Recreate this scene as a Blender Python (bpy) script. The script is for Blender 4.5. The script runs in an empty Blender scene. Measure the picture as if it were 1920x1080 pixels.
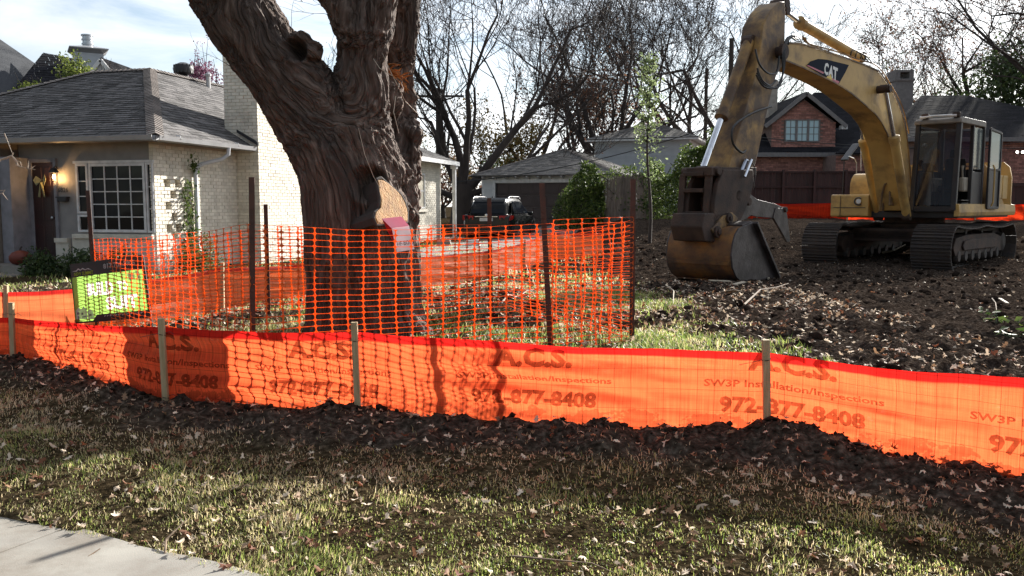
import bpy, bmesh, math, random
import numpy as np
from mathutils import Vector, Matrix
R = math.radians
random.seed(7)
rng = np.random.default_rng(11)
scene = bpy.context.scene
col = scene.collection

# ------------------------------------------------------------------ camera
PITCH, FPX, CAMZ = R(5.5), 1600.0, 1.6
cd = bpy.data.cameras.new('camera'); cam = bpy.data.objects.new('camera', cd); col.objects.link(cam)
cam.location = (0, 0, CAMZ); cam.rotation_euler = (R(90) - PITCH, 0, 0)
cd.sensor_width = 36; cd.lens = FPX / 1920 * 36; cd.clip_start = .05; cd.clip_end = 2000
scene.camera = cam

# ------------------------------------------------------------------ light
SUN_AZ, SUN_EL = R(36), R(23.6)          # azimuth from +Y towards +X
world = bpy.data.worlds.new('World'); scene.world = world; world.use_nodes = True
wn, wl = world.node_tree.nodes, world.node_tree.links
wn.clear()
sky = wn.new('ShaderNodeTexSky'); sky.sky_type = 'NISHITA'; sky.sun_disc = False
sky.sun_elevation = SUN_EL; sky.sun_rotation = SUN_AZ
sky.air_density = 1.0; sky.dust_density = .5; sky.ozone_density = 1.2
geo = wn.new('ShaderNodeTexCoord')
mp = wn.new('ShaderNodeMapping'); mp.inputs['Scale'].default_value = (1.3, 1.3, 5.5); mp.inputs['Location'].default_value = (.6, .1, .35)
mp.inputs['Rotation'].default_value = (0, R(8), 0)
n1 = wn.new('ShaderNodeTexNoise'); n1.inputs['Scale'].default_value = 2.4; n1.inputs['Detail'].default_value = 7; n1.inputs['Roughness'].default_value = .58; n1.inputs['Distortion'].default_value = .5
cr = wn.new('ShaderNodeValToRGB'); cr.color_ramp.elements[0].position = .36; cr.color_ramp.elements[1].position = .62
cr.color_ramp.elements[0].color = (.12, .12, .12, 1); cr.color_ramp.elements[1].color = (.95, .95, .95, 1)
# thin cloud is lit by the sun: brighter towards it (forward scattering)
dotn = wn.new('ShaderNodeVectorMath'); dotn.operation = 'DOT_PRODUCT'
dotn.inputs[1].default_value = (math.sin(SUN_AZ) * math.cos(SUN_EL), math.cos(SUN_AZ) * math.cos(SUN_EL), math.sin(SUN_EL))
mr0 = wn.new('ShaderNodeMapRange'); mr0.inputs[1].default_value = -1; mr0.inputs[2].default_value = 1
pw_ = wn.new('ShaderNodeMath'); pw_.operation = 'POWER'; pw_.inputs[1].default_value = 2.0
mr = wn.new('ShaderNodeMapRange'); mr.inputs[3].default_value = 1.8; mr.inputs[4].default_value = 14.5
cc = wn.new('ShaderNodeVectorMath'); cc.operation = 'SCALE'; cc.inputs[0].default_value = (.93, .96, 1.0)
mix = wn.new('ShaderNodeMix'); mix.data_type = 'RGBA'
bg = wn.new('ShaderNodeBackground'); bg.inputs[1].default_value = .05
wo = wn.new('ShaderNodeOutputWorld')
wl.new(geo.outputs['Generated'], mp.inputs[0]); wl.new(mp.outputs[0], n1.inputs['Vector']); wl.new(n1.outputs[0], cr.inputs[0])
wl.new(geo.outputs['Generated'], dotn.inputs[0]); wl.new(dotn.outputs['Value'], mr0.inputs[0]); wl.new(mr0.outputs[0], pw_.inputs[0]); wl.new(pw_.outputs[0], mr.inputs[0]); wl.new(mr.outputs[0], cc.inputs['Scale'])
wl.new(cr.outputs[0], mix.inputs[0]); wl.new(sky.outputs[0], mix.inputs[6]); wl.new(cc.outputs[0], mix.inputs[7])
wl.new(mix.outputs[2], bg.inputs[0]); wl.new(bg.outputs[0], wo.inputs[0])

sl = bpy.data.lights.new('sun', 'SUN'); sl.energy = 5.0; sl.angle = R(.53); sl.color = (1, .955, .88)
so = bpy.data.objects.new('sun', sl); col.objects.link(so)
sdir = Vector((math.sin(SUN_AZ) * math.cos(SUN_EL), math.cos(SUN_AZ) * math.cos(SUN_EL), math.sin(SUN_EL)))
so.rotation_euler = sdir.to_track_quat('Z', 'Y').to_euler(); so.location = (20, 40, 30)

scene.view_settings.view_transform = 'Standard'; scene.view_settings.look = 'None'
scene.view_settings.exposure = 1.55; scene.view_settings.gamma = 1; scene.view_settings.use_curve_mapping = False
scene.render.engine = 'CYCLES'
scene.cycles.max_bounces = 6; scene.cycles.transparent_max_bounces = 16

# ------------------------------------------------------------------ helpers
def ray(px, py):
    u = (px - 960) / FPX; v = (540 - py) / FPX
    return Vector((u, math.cos(PITCH) + v * math.sin(PITCH), -math.sin(PITCH) + v * math.cos(PITCH)))
CAMP = Vector((0, 0, CAMZ))
def at(px, py, Y):
    d = ray(px, py); return CAMP + d * (Y / d.y)
def onplane(px, py, P, n):
    d = ray(px, py); return CAMP + d * ((P - CAMP).dot(n) / d.dot(n))

def tag(o, label=None, cat=None, group=None, kind=None):
    if label: o['label'] = label
    if cat: o['category'] = cat
    if group: o['group'] = group
    if kind: o['kind'] = kind
    return o
def empty(name, loc=(0, 0, 0), rz=0, **k):
    o = bpy.data.objects.new(name, None); o.empty_display_size = .2
    o.location = loc; o.rotation_euler = (0, 0, rz); col.objects.link(o); tag(o, **k); return o
def kids(o): return [c for c in bpy.data.objects if c.parent == o]
def copy_tree(o, parent=None, allobs=None):
    c = o.copy(); col.objects.link(c)
    if parent is not None: c.parent = parent
    for ch in kids(o): copy_tree(ch, c)
    return c

class MB:
    def __init__(s): s.v = []; s.f = []; s.m = []; s.a = []; s.mi = 0; s.av = 0.0; s.T = None
    def pt(s, p):
        p = Vector(p)
        if s.T is not None: p = s.T @ p
        s.v.append((p.x, p.y, p.z)); return len(s.v) - 1
    def face(s, ids): s.f.append(tuple(ids)); s.m.append(s.mi); s.a.append(s.av)
    def poly(s, pts): s.face([s.pt(p) for p in pts])
    def hexa(s, c):       # 8 corners: bottom 4 (ccw), top 4
        i = [s.pt(p) for p in c]
        for f in ((3, 2, 1, 0), (4, 5, 6, 7), (0, 1, 5, 4), (1, 2, 6, 5), (2, 3, 7, 6), (3, 0, 4, 7)): s.face([i[k] for k in f])
    def box(s, a, b):
        x0, y0, z0 = a; x1, y1, z1 = b
        s.hexa([(x0, y0, z0), (x1, y0, z0), (x1, y1, z0), (x0, y1, z0), (x0, y0, z1), (x1, y0, z1), (x1, y1, z1), (x0, y1, z1)])
    def cbox(s, a, b, c=.01):   # box with chamfered corners in plan and top/bottom
        x0, y0, z0 = a; x1, y1, z1 = b
        c = min(c, (x1 - x0) * .45, (y1 - y0) * .45, (z1 - z0) * .45)
        def ring(z, k):
            return [(x0 + c + k, y0 + k, z), (x1 - c - k, y0 + k, z), (x1 - k, y0 + c + k, z), (x1 - k, y1 - c - k, z), (x1 - c - k, y1 - k, z), (x0 + c + k, y1 - k, z), (x0 + k, y1 - c - k, z), (x0 + k, y0 + c + k, z)]
        s.loft([ring(z0, c * .4), ring(z0 + c, 0), ring(z1 - c, 0), ring(z1, c * .4)])
    def bar(s, p, q, w, t, up=(0, 0, 1)):
        p = Vector(p); q = Vector(q); d = (q - p).normalized(); up = Vector(up)
        x = d.cross(up)
        if x.length < 1e-4: x = d.cross(Vector((1, 0, 0)))
        x.normalize(); y = x.cross(d).normalized(); x = x * w / 2; y = y * t / 2
        s.hexa([p - x - y, p + x - y, p + x + y, p - x + y, q - x - y, q + x - y, q + x + y, q - x + y])
    def loft(s, rings, cap=True, closed=True):
        idx = [[s.pt(p) for p in r] for r in rings]; n = len(idx[0])
        for a, b in zip(idx, idx[1:]):
            for k in range(n if closed else n - 1): s.face((a[k], a[(k + 1) % n], b[(k + 1) % n], b[k]))
        if cap: s.face(idx[0][::-1]); s.face(idx[-1])
    def tube(s, pts, rad, n=6, cap=True):
        pts = [Vector(p) for p in pts]
        if not hasattr(rad, '__len__'): rad = [rad] * len(pts)
        rings = []; ref = None
        for i, p in enumerate(pts):
            d = (pts[min(i + 1, len(pts) - 1)] - pts[max(i - 1, 0)])
            if d.length < 1e-9: d = Vector((0, 0, 1))
            d.normalize()
            if ref is None:
                ref = d.cross(Vector((0, 0, 1)))
                if ref.length < .1: ref = d.cross(Vector((1, 0, 0)))
            x = (ref - d * ref.dot(d)).normalized(); ref = x; y = d.cross(x)
            rings.append([p + (x * math.cos(2 * math.pi * k / n) + y * math.sin(2 * math.pi * k / n)) * rad[i] for k in range(n)])
        s.loft(rings, cap)
    def cyl(s, p, q, r, n=12, r2=None): s.tube([p, q], [r, r if r2 is None else r2], n)
    def prism(s, poly, d):   # polygon (list of 3D points) extruded by vector d
        d = Vector(d); a = [s.pt(p) for p in poly]; b = [s.pt(Vector(p) + d) for p in poly]; n = len(a)
        s.face(a[::-1]); s.face(b)
        for k in range(n): s.face((a[k], a[(k + 1) % n], b[(k + 1) % n], b[k]))
    def lathe(s, c, prof, n=16, axis=None):
        c = Vector(c); ax = Vector(axis or (0, 0, 1)).normalized()
        x = ax.cross(Vector((0, 1, 0)))
        if x.length < .1: x = ax.cross(Vector((1, 0, 0)))
        x.normalize(); y = ax.cross(x)
        s.loft([[c + ax * z + (x * math.cos(2 * math.pi * k / n) + y * math.sin(2 * math.pi * k / n)) * max(r, 1e-4) for k in range(n)] for r, z in prof])
    def build(s, name, mats, parent=None, smooth=False, bevel=0, loc=None, solid=0, recalc=True, subs=0):
        me = bpy.data.meshes.new(name)
        me.from_pydata(s.v, [], s.f)
        if not isinstance(mats, (list, tuple)): mats = [mats]
        for m in mats: me.materials.append(m)
        if len(mats) > 1: me.polygons.foreach_set('material_index', s.m)
        at_ = me.attributes.new('rnd', 'FLOAT', 'FACE'); at_.data.foreach_set('value', s.a)
        if recalc:
            bm = bmesh.new(); bm.from_mesh(me); bmesh.ops.recalc_face_normals(bm, faces=bm.faces); bm.to_mesh(me); bm.free()
        if smooth: me.polygons.foreach_set('use_smooth', [True] * len(me.polygons))
        o = bpy.data.objects.new(name, me); col.objects.link(o)
        if smooth == 'auto':
            me.set_sharp_from_angle(angle=R(38))
        if parent is not None: o.parent = parent
        if loc is not None: o.location = loc
        if solid:
            md = o.modifiers.new('s', 'SOLIDIFY'); md.thickness = solid; md.offset = 0
        if bevel:
            md = o.modifiers.new('b', 'BEVEL'); md.width = bevel; md.segments = 2; md.limit_method = 'ANGLE'; md.angle_limit = R(40)
        if subs:
            md = o.modifiers.new('u', 'SUBSURF'); md.levels = subs; md.render_levels = subs
        return o

def np_mesh(name, V, F, mats, parent=None, attrs=None, smooth=False, fa=None, mi=None):
    """V (n,3) floats, F (m,k) ints all the same size"""
    me = bpy.data.meshes.new(name); V = np.asarray(V, np.float32); F = np.asarray(F, np.int32)
    k = F.shape[1]
    me.vertices.add(len(V)); me.vertices.foreach_set('co', V.ravel())
    me.loops.add(F.size); me.loops.foreach_set('vertex_index', F.ravel())
    me.polygons.add(len(F)); me.polygons.foreach_set('loop_start', np.arange(0, F.size, k, dtype=np.int32))
    if not isinstance(mats, (list, tuple)): mats = [mats]
    for m in mats: me.materials.append(m)
    if mi is not None: me.polygons.foreach_set('material_index', np.asarray(mi, np.int32))
    me.update(calc_edges=True)
    if smooth: me.polygons.foreach_set('use_smooth', [True] * len(F))
    for nm, val in (attrs or {}).items():
        a = me.attributes.new(nm, 'FLOAT', 'POINT'); a.data.foreach_set('value', np.asarray(val, np.float32))
    for nm, val in (fa or {}).items():
        a = me.attributes.new(nm, 'FLOAT', 'FACE'); a.data.foreach_set('value', np.asarray(val, np.float32))
    me.validate(); o = bpy.data.objects.new(name, me); col.objects.link(o)
    if parent is not None: o.parent = parent
    return o

# lattice value noise (numpy)
def _h(i, j, k, s):
    n = (i * 374761393 + j * 668265263 + k * 2147483647 + s * 974711) & 0xffffffff
    n = ((n ^ (n >> 13)) * 1274126177) & 0xffffffff
    return ((n ^ (n >> 16)) & 0xffff) / 65535.0
def vn(x, y, z=0.0, s=0):
    x = np.asarray(x, float); y = np.asarray(y, float); z = np.asarray(z, float) + x * 0
    i = np.floor(x).astype(np.int64); j = np.floor(y).astype(np.int64); k = np.floor(z).astype(np.int64)
    fx, fy, fz = x - i, y - j, z - k
    fx = fx * fx * (3 - 2 * fx); fy = fy * fy * (3 - 2 * fy); fz = fz * fz * (3 - 2 * fz)
    def L(a, b, t): return a + (b - a) * t
    r = L(L(L(_h(i, j, k, s), _h(i + 1, j, k, s), fx), L(_h(i, j + 1, k, s), _h(i + 1, j + 1, k, s), fx), fy),
          L(L(_h(i, j, k + 1, s), _h(i + 1, j, k + 1, s), fx), L(_h(i, j + 1, k + 1, s), _h(i + 1, j + 1, k + 1, s), fx), fy), fz)
    return r * 2 - 1
def fbm(x, y, z=0.0, o=4, s=0):
    r = 0; a = .5; f = 1
    for q in range(o): r = r + a * vn(np.asarray(x) * f, np.asarray(y) * f, np.asarray(z) * f, s + q); a *= .5; f *= 2.03
    return r
def sst(t): t = np.clip(t, 0, 1); return t * t * (3 - 2 * t)

# ------------------------------------------------------------------ materials
def nodes(name):
    m = bpy.data.materials.new(name); m.use_nodes = True; nt = m.node_tree; nt.nodes.clear()
    out = nt.nodes.new('ShaderNodeOutputMaterial'); return m, nt, out
def N(nt, t, **k):
    n = nt.nodes.new(t)
    for a, b in k.items():
        if a.startswith('i_'):
            key = a[2:]; n.inputs[int(key) if key.isdigit() else key.replace('_', ' ')].default_value = b
        else: setattr(n, a, b)
    return n
def ramp(nt, stops):
    r = nt.nodes.new('ShaderNodeValToRGB'); e = r.color_ramp.elements
    while len(e) < len(stops): e.new(.5)
    for q, (p, c) in zip(e, stops): q.position = p; q.color = tuple(c) + ((1,) if len(c) == 3 else ())
    return r
def mat(name, c, rough=.8, c2=None, scale=6, stretch=(1, 1, 1), detail=5, bump=0, bscale=None, metal=0, spec=.5, objrnd=0, facernd=0,
        dirt=None, dscale=1.5, damt=.5, dpos=.5, coat=0, trans=0, gen='Object'):
    """principled: noise mix of c and c2, stain layer, random lightness per object / per face, bump"""
    m, nt, out = nodes(name); L = nt.links.new
    p = N(nt, 'ShaderNodeBsdfPrincipled'); p.inputs['Roughness'].default_value = rough; p.inputs['Metallic'].default_value = metal
    p.inputs['Specular IOR Level'].default_value = spec; p.inputs['Coat Weight'].default_value = coat
    tc = N(nt, 'ShaderNodeTexCoord'); mpn = N(nt, 'ShaderNodeMapping'); mpn.inputs['Scale'].default_value = stretch; L(tc.outputs[gen], mpn.inputs[0])
    nz = N(nt, 'ShaderNodeTexNoise'); nz.inputs['Scale'].default_value = scale; nz.inputs['Detail'].default_value = detail; L(mpn.outputs[0], nz.inputs['Vector'])
    c2 = c2 or tuple(x * .75 for x in c)
    r = ramp(nt, [(.35, c), (.65, c2)]); L(nz.outputs[0], r.inputs[0]); cur = r.outputs[0]
    if dirt:
        nd = N(nt, 'ShaderNodeTexNoise'); nd.inputs['Scale'].default_value = dscale; nd.inputs['Detail'].default_value = 7; nd.inputs['Roughness'].default_value = .65
        L(mpn.outputs[0], nd.inputs['Vector'])
        rd = ramp(nt, [(dpos - .08, (0, 0, 0)), (dpos + .12, (damt, damt, damt))]); L(nd.outputs[0], rd.inputs[0])
        mx = N(nt, 'ShaderNodeMix', data_type='RGBA'); L(rd.outputs[0], mx.inputs[0]); L(cur, mx.inputs[6]); mx.inputs[7].default_value = tuple(dirt) + (1,); cur = mx.outputs[2]
    if objrnd or facernd:
        if objrnd: src = N(nt, 'ShaderNodeObjectInfo').outputs['Random']; amt = objrnd
        else: src = N(nt, 'ShaderNodeAttribute', attribute_name='rnd').outputs['Fac']; amt = facernd
        mrn = N(nt, 'ShaderNodeMapRange'); mrn.inputs[3].default_value = 1 - amt; mrn.inputs[4].default_value = 1 + amt; L(src, mrn.inputs[0])
        vm = N(nt, 'ShaderNodeVectorMath', operation='SCALE'); L(cur, vm.inputs[0]); L(mrn.outputs[0], vm.inputs['Scale']); cur = vm.outputs[0]
    L(cur, p.inputs['Base Color'])
    if bump:
        nb = N(nt, 'ShaderNodeTexNoise'); nb.inputs['Scale'].default_value = bscale or scale * 4; nb.inputs['Detail'].default_value = 4; L(mpn.outputs[0], nb.inputs['Vector'])
        b = N(nt, 'ShaderNodeBump'); b.inputs['Strength'].default_value = bump; b.inputs['Distance'].default_value = .02; L(nb.outputs[0], b.inputs['Height']); L(b.outputs[0], p.inputs['Normal'])
    sh = p.outputs[0]
    if trans:
        t = N(nt, 'ShaderNodeBsdfTranslucent'); L(cur, t.inputs[0]); ms = N(nt, 'ShaderNodeMixShader'); ms.inputs[0].default_value = trans
        L(sh, ms.inputs[1]); L(t.outputs[0], ms.inputs[2]); sh = ms.outputs[0]
    L(sh, out.inputs[0]); return m
def glass_dark(name, c=(.01, .012, .015), rough=.03, alpha=None):
    m, nt, out = nodes(name); p = N(nt, 'ShaderNodeBsdfPrincipled')
    p.inputs['Base Color'].default_value = c + (1,); p.inputs['Roughness'].default_value = rough; p.inputs['IOR'].default_value = 1.5; p.inputs['Specular IOR Level'].default_value = .22
    sh = p.outputs[0]
    if alpha is not None:
        t = N(nt, 'ShaderNodeBsdfTransparent'); ms = N(nt, 'ShaderNodeMixShader'); ms.inputs[0].default_value = alpha
        nt.links.new(t.outputs[0], ms.inputs[1]); nt.links.new(sh, ms.inputs[2]); sh = ms.outputs[0]
    nt.links.new(sh, out.inputs[0]); return m
def emis(name, c, s):
    m, nt, out = nodes(name); e = N(nt, 'ShaderNodeEmission'); e.inputs[0].default_value = c + (1,); e.inputs[1].default_value = s
    nt.links.new(e.outputs[0], out.inputs[0]); return m

M = {}
M['wood_stake'] = mat('stake_wood', (.52, .40, .24), .8, (.38, .28, .15), 5, (14, 14, 1.2), bump=.4, bscale=30)
M['steel_post'] = mat('rusty_steel', (.05, .024, .018), .65, (.09, .035, .02), 8, bump=.3)
M['black_plastic'] = mat('black_plastic', (.012, .012, .013), .45)
M['mesh_orange'] = mat('orange_plastic_mesh', (.95, .29, .06), .4, (.90, .24, .045), 2, trans=.6)
M['white_paint'] = mat('white_paint', (.78, .78, .76), .55, (.70, .70, .69), 3, bump=.05)
M['white_trim'] = mat('white_trim', (.72, .72, .72), .5)
M['cream_brick'] = mat('cream_painted_brick', (.80, .76, .66), .8, (.70, .66, .56), 7, bump=.5, bscale=60, objrnd=.10, dirt=(.30, .26, .2), dscale=2.2, damt=.4, dpos=.56)
M['cream_brick_f'] = mat('cream_painted_brickwork', (.78, .73, .62), .8, (.68, .63, .53), 7, bump=.5, bscale=60, facernd=.10, dirt=(.30, .26, .2), dscale=2.2, damt=.4, dpos=.58)
M['mortar'] = mat('painted_mortar', (.60, .55, .44), .95, (.50, .45, .36), 12, bump=.4)
M['shingle'] = mat('asphalt_shingle', (.12, .112, .108), .95, (.07, .066, .068), 18, facernd=.5, bump=.5, bscale=160)
M['shingle_cap'] = mat('shingle_cap', (.19, .165, .15), .95, (.14, .12, .11), 16, facernd=.25, bump=.5, bscale=160)
M['shingle_dark'] = mat('dark_shingle', (.020, .020, .024), .95, (.014, .014, .017), 12, facernd=.3, spec=.1)
M['glass'] = glass_dark('window_glass')
M['shade_wall'] = mat('shade_darkened_render', (.29, .275, .265), .85, (.24, .23, .225), 4)  # wall colour lowered so it carries the shade of the front
M['gutter'] = mat('grey_gutter', (.42, .42, .43), .4, (.36, .36, .37), 5, metal=.3)
M['metal'] = mat('galvanised_metal', (.55, .56, .58), .3, (.45, .46, .48), 4, metal=.9)
M['dark_metal'] = mat('dark_metal', (.03, .03, .033), .5)
M['bark_far'] = mat('grey_brown_bark', (.060, .046, .040), .95, (.035, .027, .024), 3, (1, 1, .4), bump=.4, bscale=20)
# ------------------------------------------------------------------ silt fence line (stakes: px, top, bottom, distance)
STK = [(25, 567, 690, 7.95), (306, 597, 760, 6.4), (668, 604, 786, 6.0), (1440, 637, 835, 5.35)]
def stake_xy(px, pt, pb, Y): p = at(px, pb, Y); return p
SP = [stake_xy(*s) for s in STK]
FL = [Vector((-7.6, 8.15, 0)), SP[0].copy(), SP[1].copy(), SP[2].copy(), SP[3].copy(), Vector((2.86, 4.62, 0)), Vector((4.1, 3.75, 0)), Vector((7.5, 1.4, 0))]
FLx = np.array([p.x for p in FL]); FLy = np.array([p.y for p in FL])
def fence_y(x): return np.interp(x, FLx, FLy)

def hgt(x, y, detail=True):
    x = np.asarray(x, float); y = np.asarray(y, float)
    yy = y + np.clip(.5 * (x - .2), 0, .85)
    z = np.interp(yy, [-50, 3.9, 4.6, 6.0, 8, 12, 20, 60, 300], [-.02, -.005, .05, .10, .15, .20, .22, .35, .8])
    db = y - fence_y(x)
    z = z + .27 * sst((db - .1) / 1.1) * (.35 + .65 * sst((x + 4.5) / 2.5)) * np.interp(y, [9.0, 16, 40], [1, .12, 0])
    z = z + .78 * sst((y - 19) / 14) * sst((x - 1.0) / 4.5)
    z = z - .10 * sst((x - 4) / 2) * sst((y - 15.2) / 2) * sst((26 - y) / 3)
    fy = fence_y(x); d = fy - y                        # >0 on the camera side
    rw = .16 + .10 * sst((x - .3) / 2)
    m = np.exp(-((d - .12) / rw) ** 2) * (.032 + .034 * sst((x + .5) / 2.5)) * (1 - .75 * sst((x - 1.9) / .6)) * (1 + .9 * fbm(x * 3.1, y * 3.1, s=5))
    z = z + np.where(np.abs(d) < 1.5, m, 0)
    if detail:
        dm = dirt_mask(x, y)
        rough = (np.abs(fbm(x * 1.7, y * 1.7, s=3, o=5)) * .12 + fbm(x * 6, y * 6, s=8, o=3) * .07 + fbm(x * 17, y * 17, s=9, o=2) * .045) 
        z = z + dm * rough + (1 - dm) * (fbm(x * 1.2, y * 1.2, s=4) * .03 + fbm(x * 11, y * 11, s=14, o=2) * .012) * sst((y - 3.3) / 1.0)
        z = z - walk_mask(x, y) * .05
    return z
def dirt_mask(x, y):
    x = np.asarray(x, float); y = np.asarray(y, float)
    fy = fence_y(x); behind = y > fy
    nb = fbm(x * .9, y * .9, s=21) * 1.3 + fbm(x * 4, y * 4, s=22) * .3
    a = sst((x - 1.5 - .08 * np.clip(y - 6, 0, 30) * 0 + nb * .8) / .7)
    b = sst((y - 15 + nb * 2) / 3) * 0
    front = sst(1 - (fy - y - .34 - .42 * sst((x - 1.2) / 1.5) + nb * .30) / .45) * .95
    patches = sst((fbm(x * .8, y * .8, s=31) - .12) / .12) * .7
    return np.clip(np.where(behind, np.maximum(a, patches * sst((y - fy) / .8)), front), 0, 1)
# sidewalk edge
W0 = at(0, 957, 4.0); W1 = at(500, 1080, 3.0)
def _gp(px, py):
    d = ray(px, py); t = -CAMZ / d.z; return CAMP + d * t
W0 = _gp(0, 957); W1 = _gp(500, 1080)
wd = (W1 - W0).normalized(); wnrm = Vector((wd.y, -wd.x, 0))
if wnrm.y > 0: wnrm = -wnrm
def walk_mask(x, y):
    s = (x - W0.x) * wnrm.x + (y - W0.y) * wnrm.y
    return sst((s - .03) / .08)
def gz(x, y): return float(hgt(np.array([x]), np.array([y]))[0])
def gz0(x, y): return float(hgt(np.array([x]), np.array([y]), False)[0])
def gpt(px, py):
    d = ray(px, py); t = 1.0
    for _ in range(60):
        p = CAMP + d * t; e = p.z - gz0(p.x, p.y)
        if abs(e) < 1e-3: break
        t += e / max(-d.z, .02) * .7
    return CAMP + d * t

def grow(a, b, s0, g):
    out = [a]; s = s0; sg = 1 if b > a else -1
    while (b - out[-1]) * sg > 0: out.append(out[-1] + sg * s); s *= g
    return out
xs = sorted(set([round(v, 4) for v in grow(-6, -400, .08, 1.06)[1:]] + list(np.round(np.arange(-6, 6, .04), 4)) + list(np.round(np.arange(6, 16, .08), 4)) + [round(v, 4) for v in grow(16, 400, .12, 1.07)]))
ys = sorted(set([round(v, 4) for v in grow(2, -60, .1, 1.2)[1:]] + list(np.round(np.arange(2, 8, .032), 4)) + list(np.round(np.arange(8, 24, .07), 4)) + [round(v, 4) for v in grow(24, 700, .12, 1.035)]))
X, Y = np.meshgrid(np.array(xs), np.array(ys)); Zg = hgt(X, Y)
nx, ny = len(xs), len(ys)
idx = np.arange(nx * ny).reshape(ny, nx)
F = np.stack([idx[:-1, :-1].ravel(), idx[:-1, 1:].ravel(), idx[1:, 1:].ravel(), idx[1:, :-1].ravel()], 1)
m, nt, out = nodes('soil_and_turf'); L = nt.links.new
p = N(nt, 'ShaderNodeBsdfDiffuse'); p.inputs['Roughness'].default_value = .6
tc = N(nt, 'ShaderNodeTexCoord')
na = N(nt, 'ShaderNodeTexNoise', i_Scale=2.2, i_Detail=8); L(tc.outputs['Object'], na.inputs['Vector'])
nb = N(nt, 'ShaderNodeTexNoise', i_Scale=26, i_Detail=6); L(tc.outputs['Object'], nb.inputs['Vector'])
rs = ramp(nt, [(.3, (.022, .016, .0125)), (.52, (.062, .046, .036)), (.72, (.16, .125, .10))]); L(nb.outputs[0], rs.inputs[0])
rg = ramp(nt, [(.3, (.022, .016, .009)), (.5, (.055, .040, .022)), (.72, (.13, .095, .055))]); L(nb.outputs[0], rg.inputs[0])
mg = N(nt, 'ShaderNodeMix', data_type='RGBA', blend_type='MULTIPLY'); mg.inputs[0].default_value = .6
rr = ramp(nt, [(.35, (.55, .55, .55)), (.65, (1, 1, 1))]); L(na.outputs[0], rr.inputs[0])
ad = N(nt, 'ShaderNodeAttribute', attribute_name='dirt')
mx = N(nt, 'ShaderNodeMix', data_type='RGBA'); L(ad.outputs['Fac'], mx.inputs[0]); L(rg.outputs[0], mx.inputs[6]); L(rs.outputs[0], mx.inputs[7])
L(mx.outputs[2], mg.inputs[6]); L(rr.outputs[0], mg.inputs[7]); L(mg.outputs[2], p.inputs['Color'])
b = N(nt, 'ShaderNodeBump', i_Strength=.9, i_Distance=.03); nc = N(nt, 'ShaderNodeTexNoise', i_Scale=45, i_Detail=5); L(tc.outputs['Object'], nc.inputs['Vector'])
L(nc.outputs[0], b.inputs['Height']); L(b.outputs[0], p.inputs['Normal']); L(p.outputs[0], out.inputs[0]); M['ground'] = m
g = np_mesh('ground', np.stack([X.ravel(), Y.ravel(), Zg.ravel()], 1), F, m, attrs={'dirt': dirt_mask(X, Y).ravel()}, smooth=True)
tag(g, kind='structure')

# sidewalk: concrete slabs with joints
M['concrete'] = mat('sidewalk_concrete', (.30, .285, .25), .9, (.22, .205, .18), 2, bump=.10, bscale=160, dirt=(.13, .105, .08), dscale=2.6, damt=.6, dpos=.50)
mb = MB()
e0 = Vector((W0.x, W0.y, 0)); s0 = -1.5 * 4 + .55
for k in range(12):
    a = s0 + k * 1.5; a1 = a + 1.492
    P0 = e0 + wd * a; P1 = e0 + wd * a1; o_ = wnrm * 1.5
    # slightly wavy soil-worn edge
    pts = [P0 + (P1 - P0) * t + wnrm * (.012 * math.sin(a * 7 + t * 11) + .008 * math.sin(t * 37 + a)) for t in [i / 12 for i in range(13)]]
    poly = pts + [P1 + o_, P0 + o_]
    mb.prism([Vector((q.x, q.y, -.10)) for q in poly], (0, 0, .105))
sw = mb.build('sidewalk', M['concrete'], bevel=.006); tag(sw, kind='structure')

# driveway towards the garage, beside the left house
M['driveway'] = mat('driveway_concrete', (.15, .145, .13), .9, (.11, .105, .095), 2, bump=.2)
mb = MB(); yy = np.linspace(22, 43, 30)
for a, b_ in zip(yy, yy[1:]):
    def ln(y, o): return Vector((np.interp(y, [22, 43], [-1.6, 1.6]) + o, y, 0))
    q = [ln(a, -1.9), ln(a, 2.3), ln(b_, 2.3), ln(b_, -1.9)]
    mb.poly([(v.x, v.y, gz0(v.x, v.y) + .035) for v in q])
dw = mb.build('driveway', M['driveway']); tag(dw, kind='structure')
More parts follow.
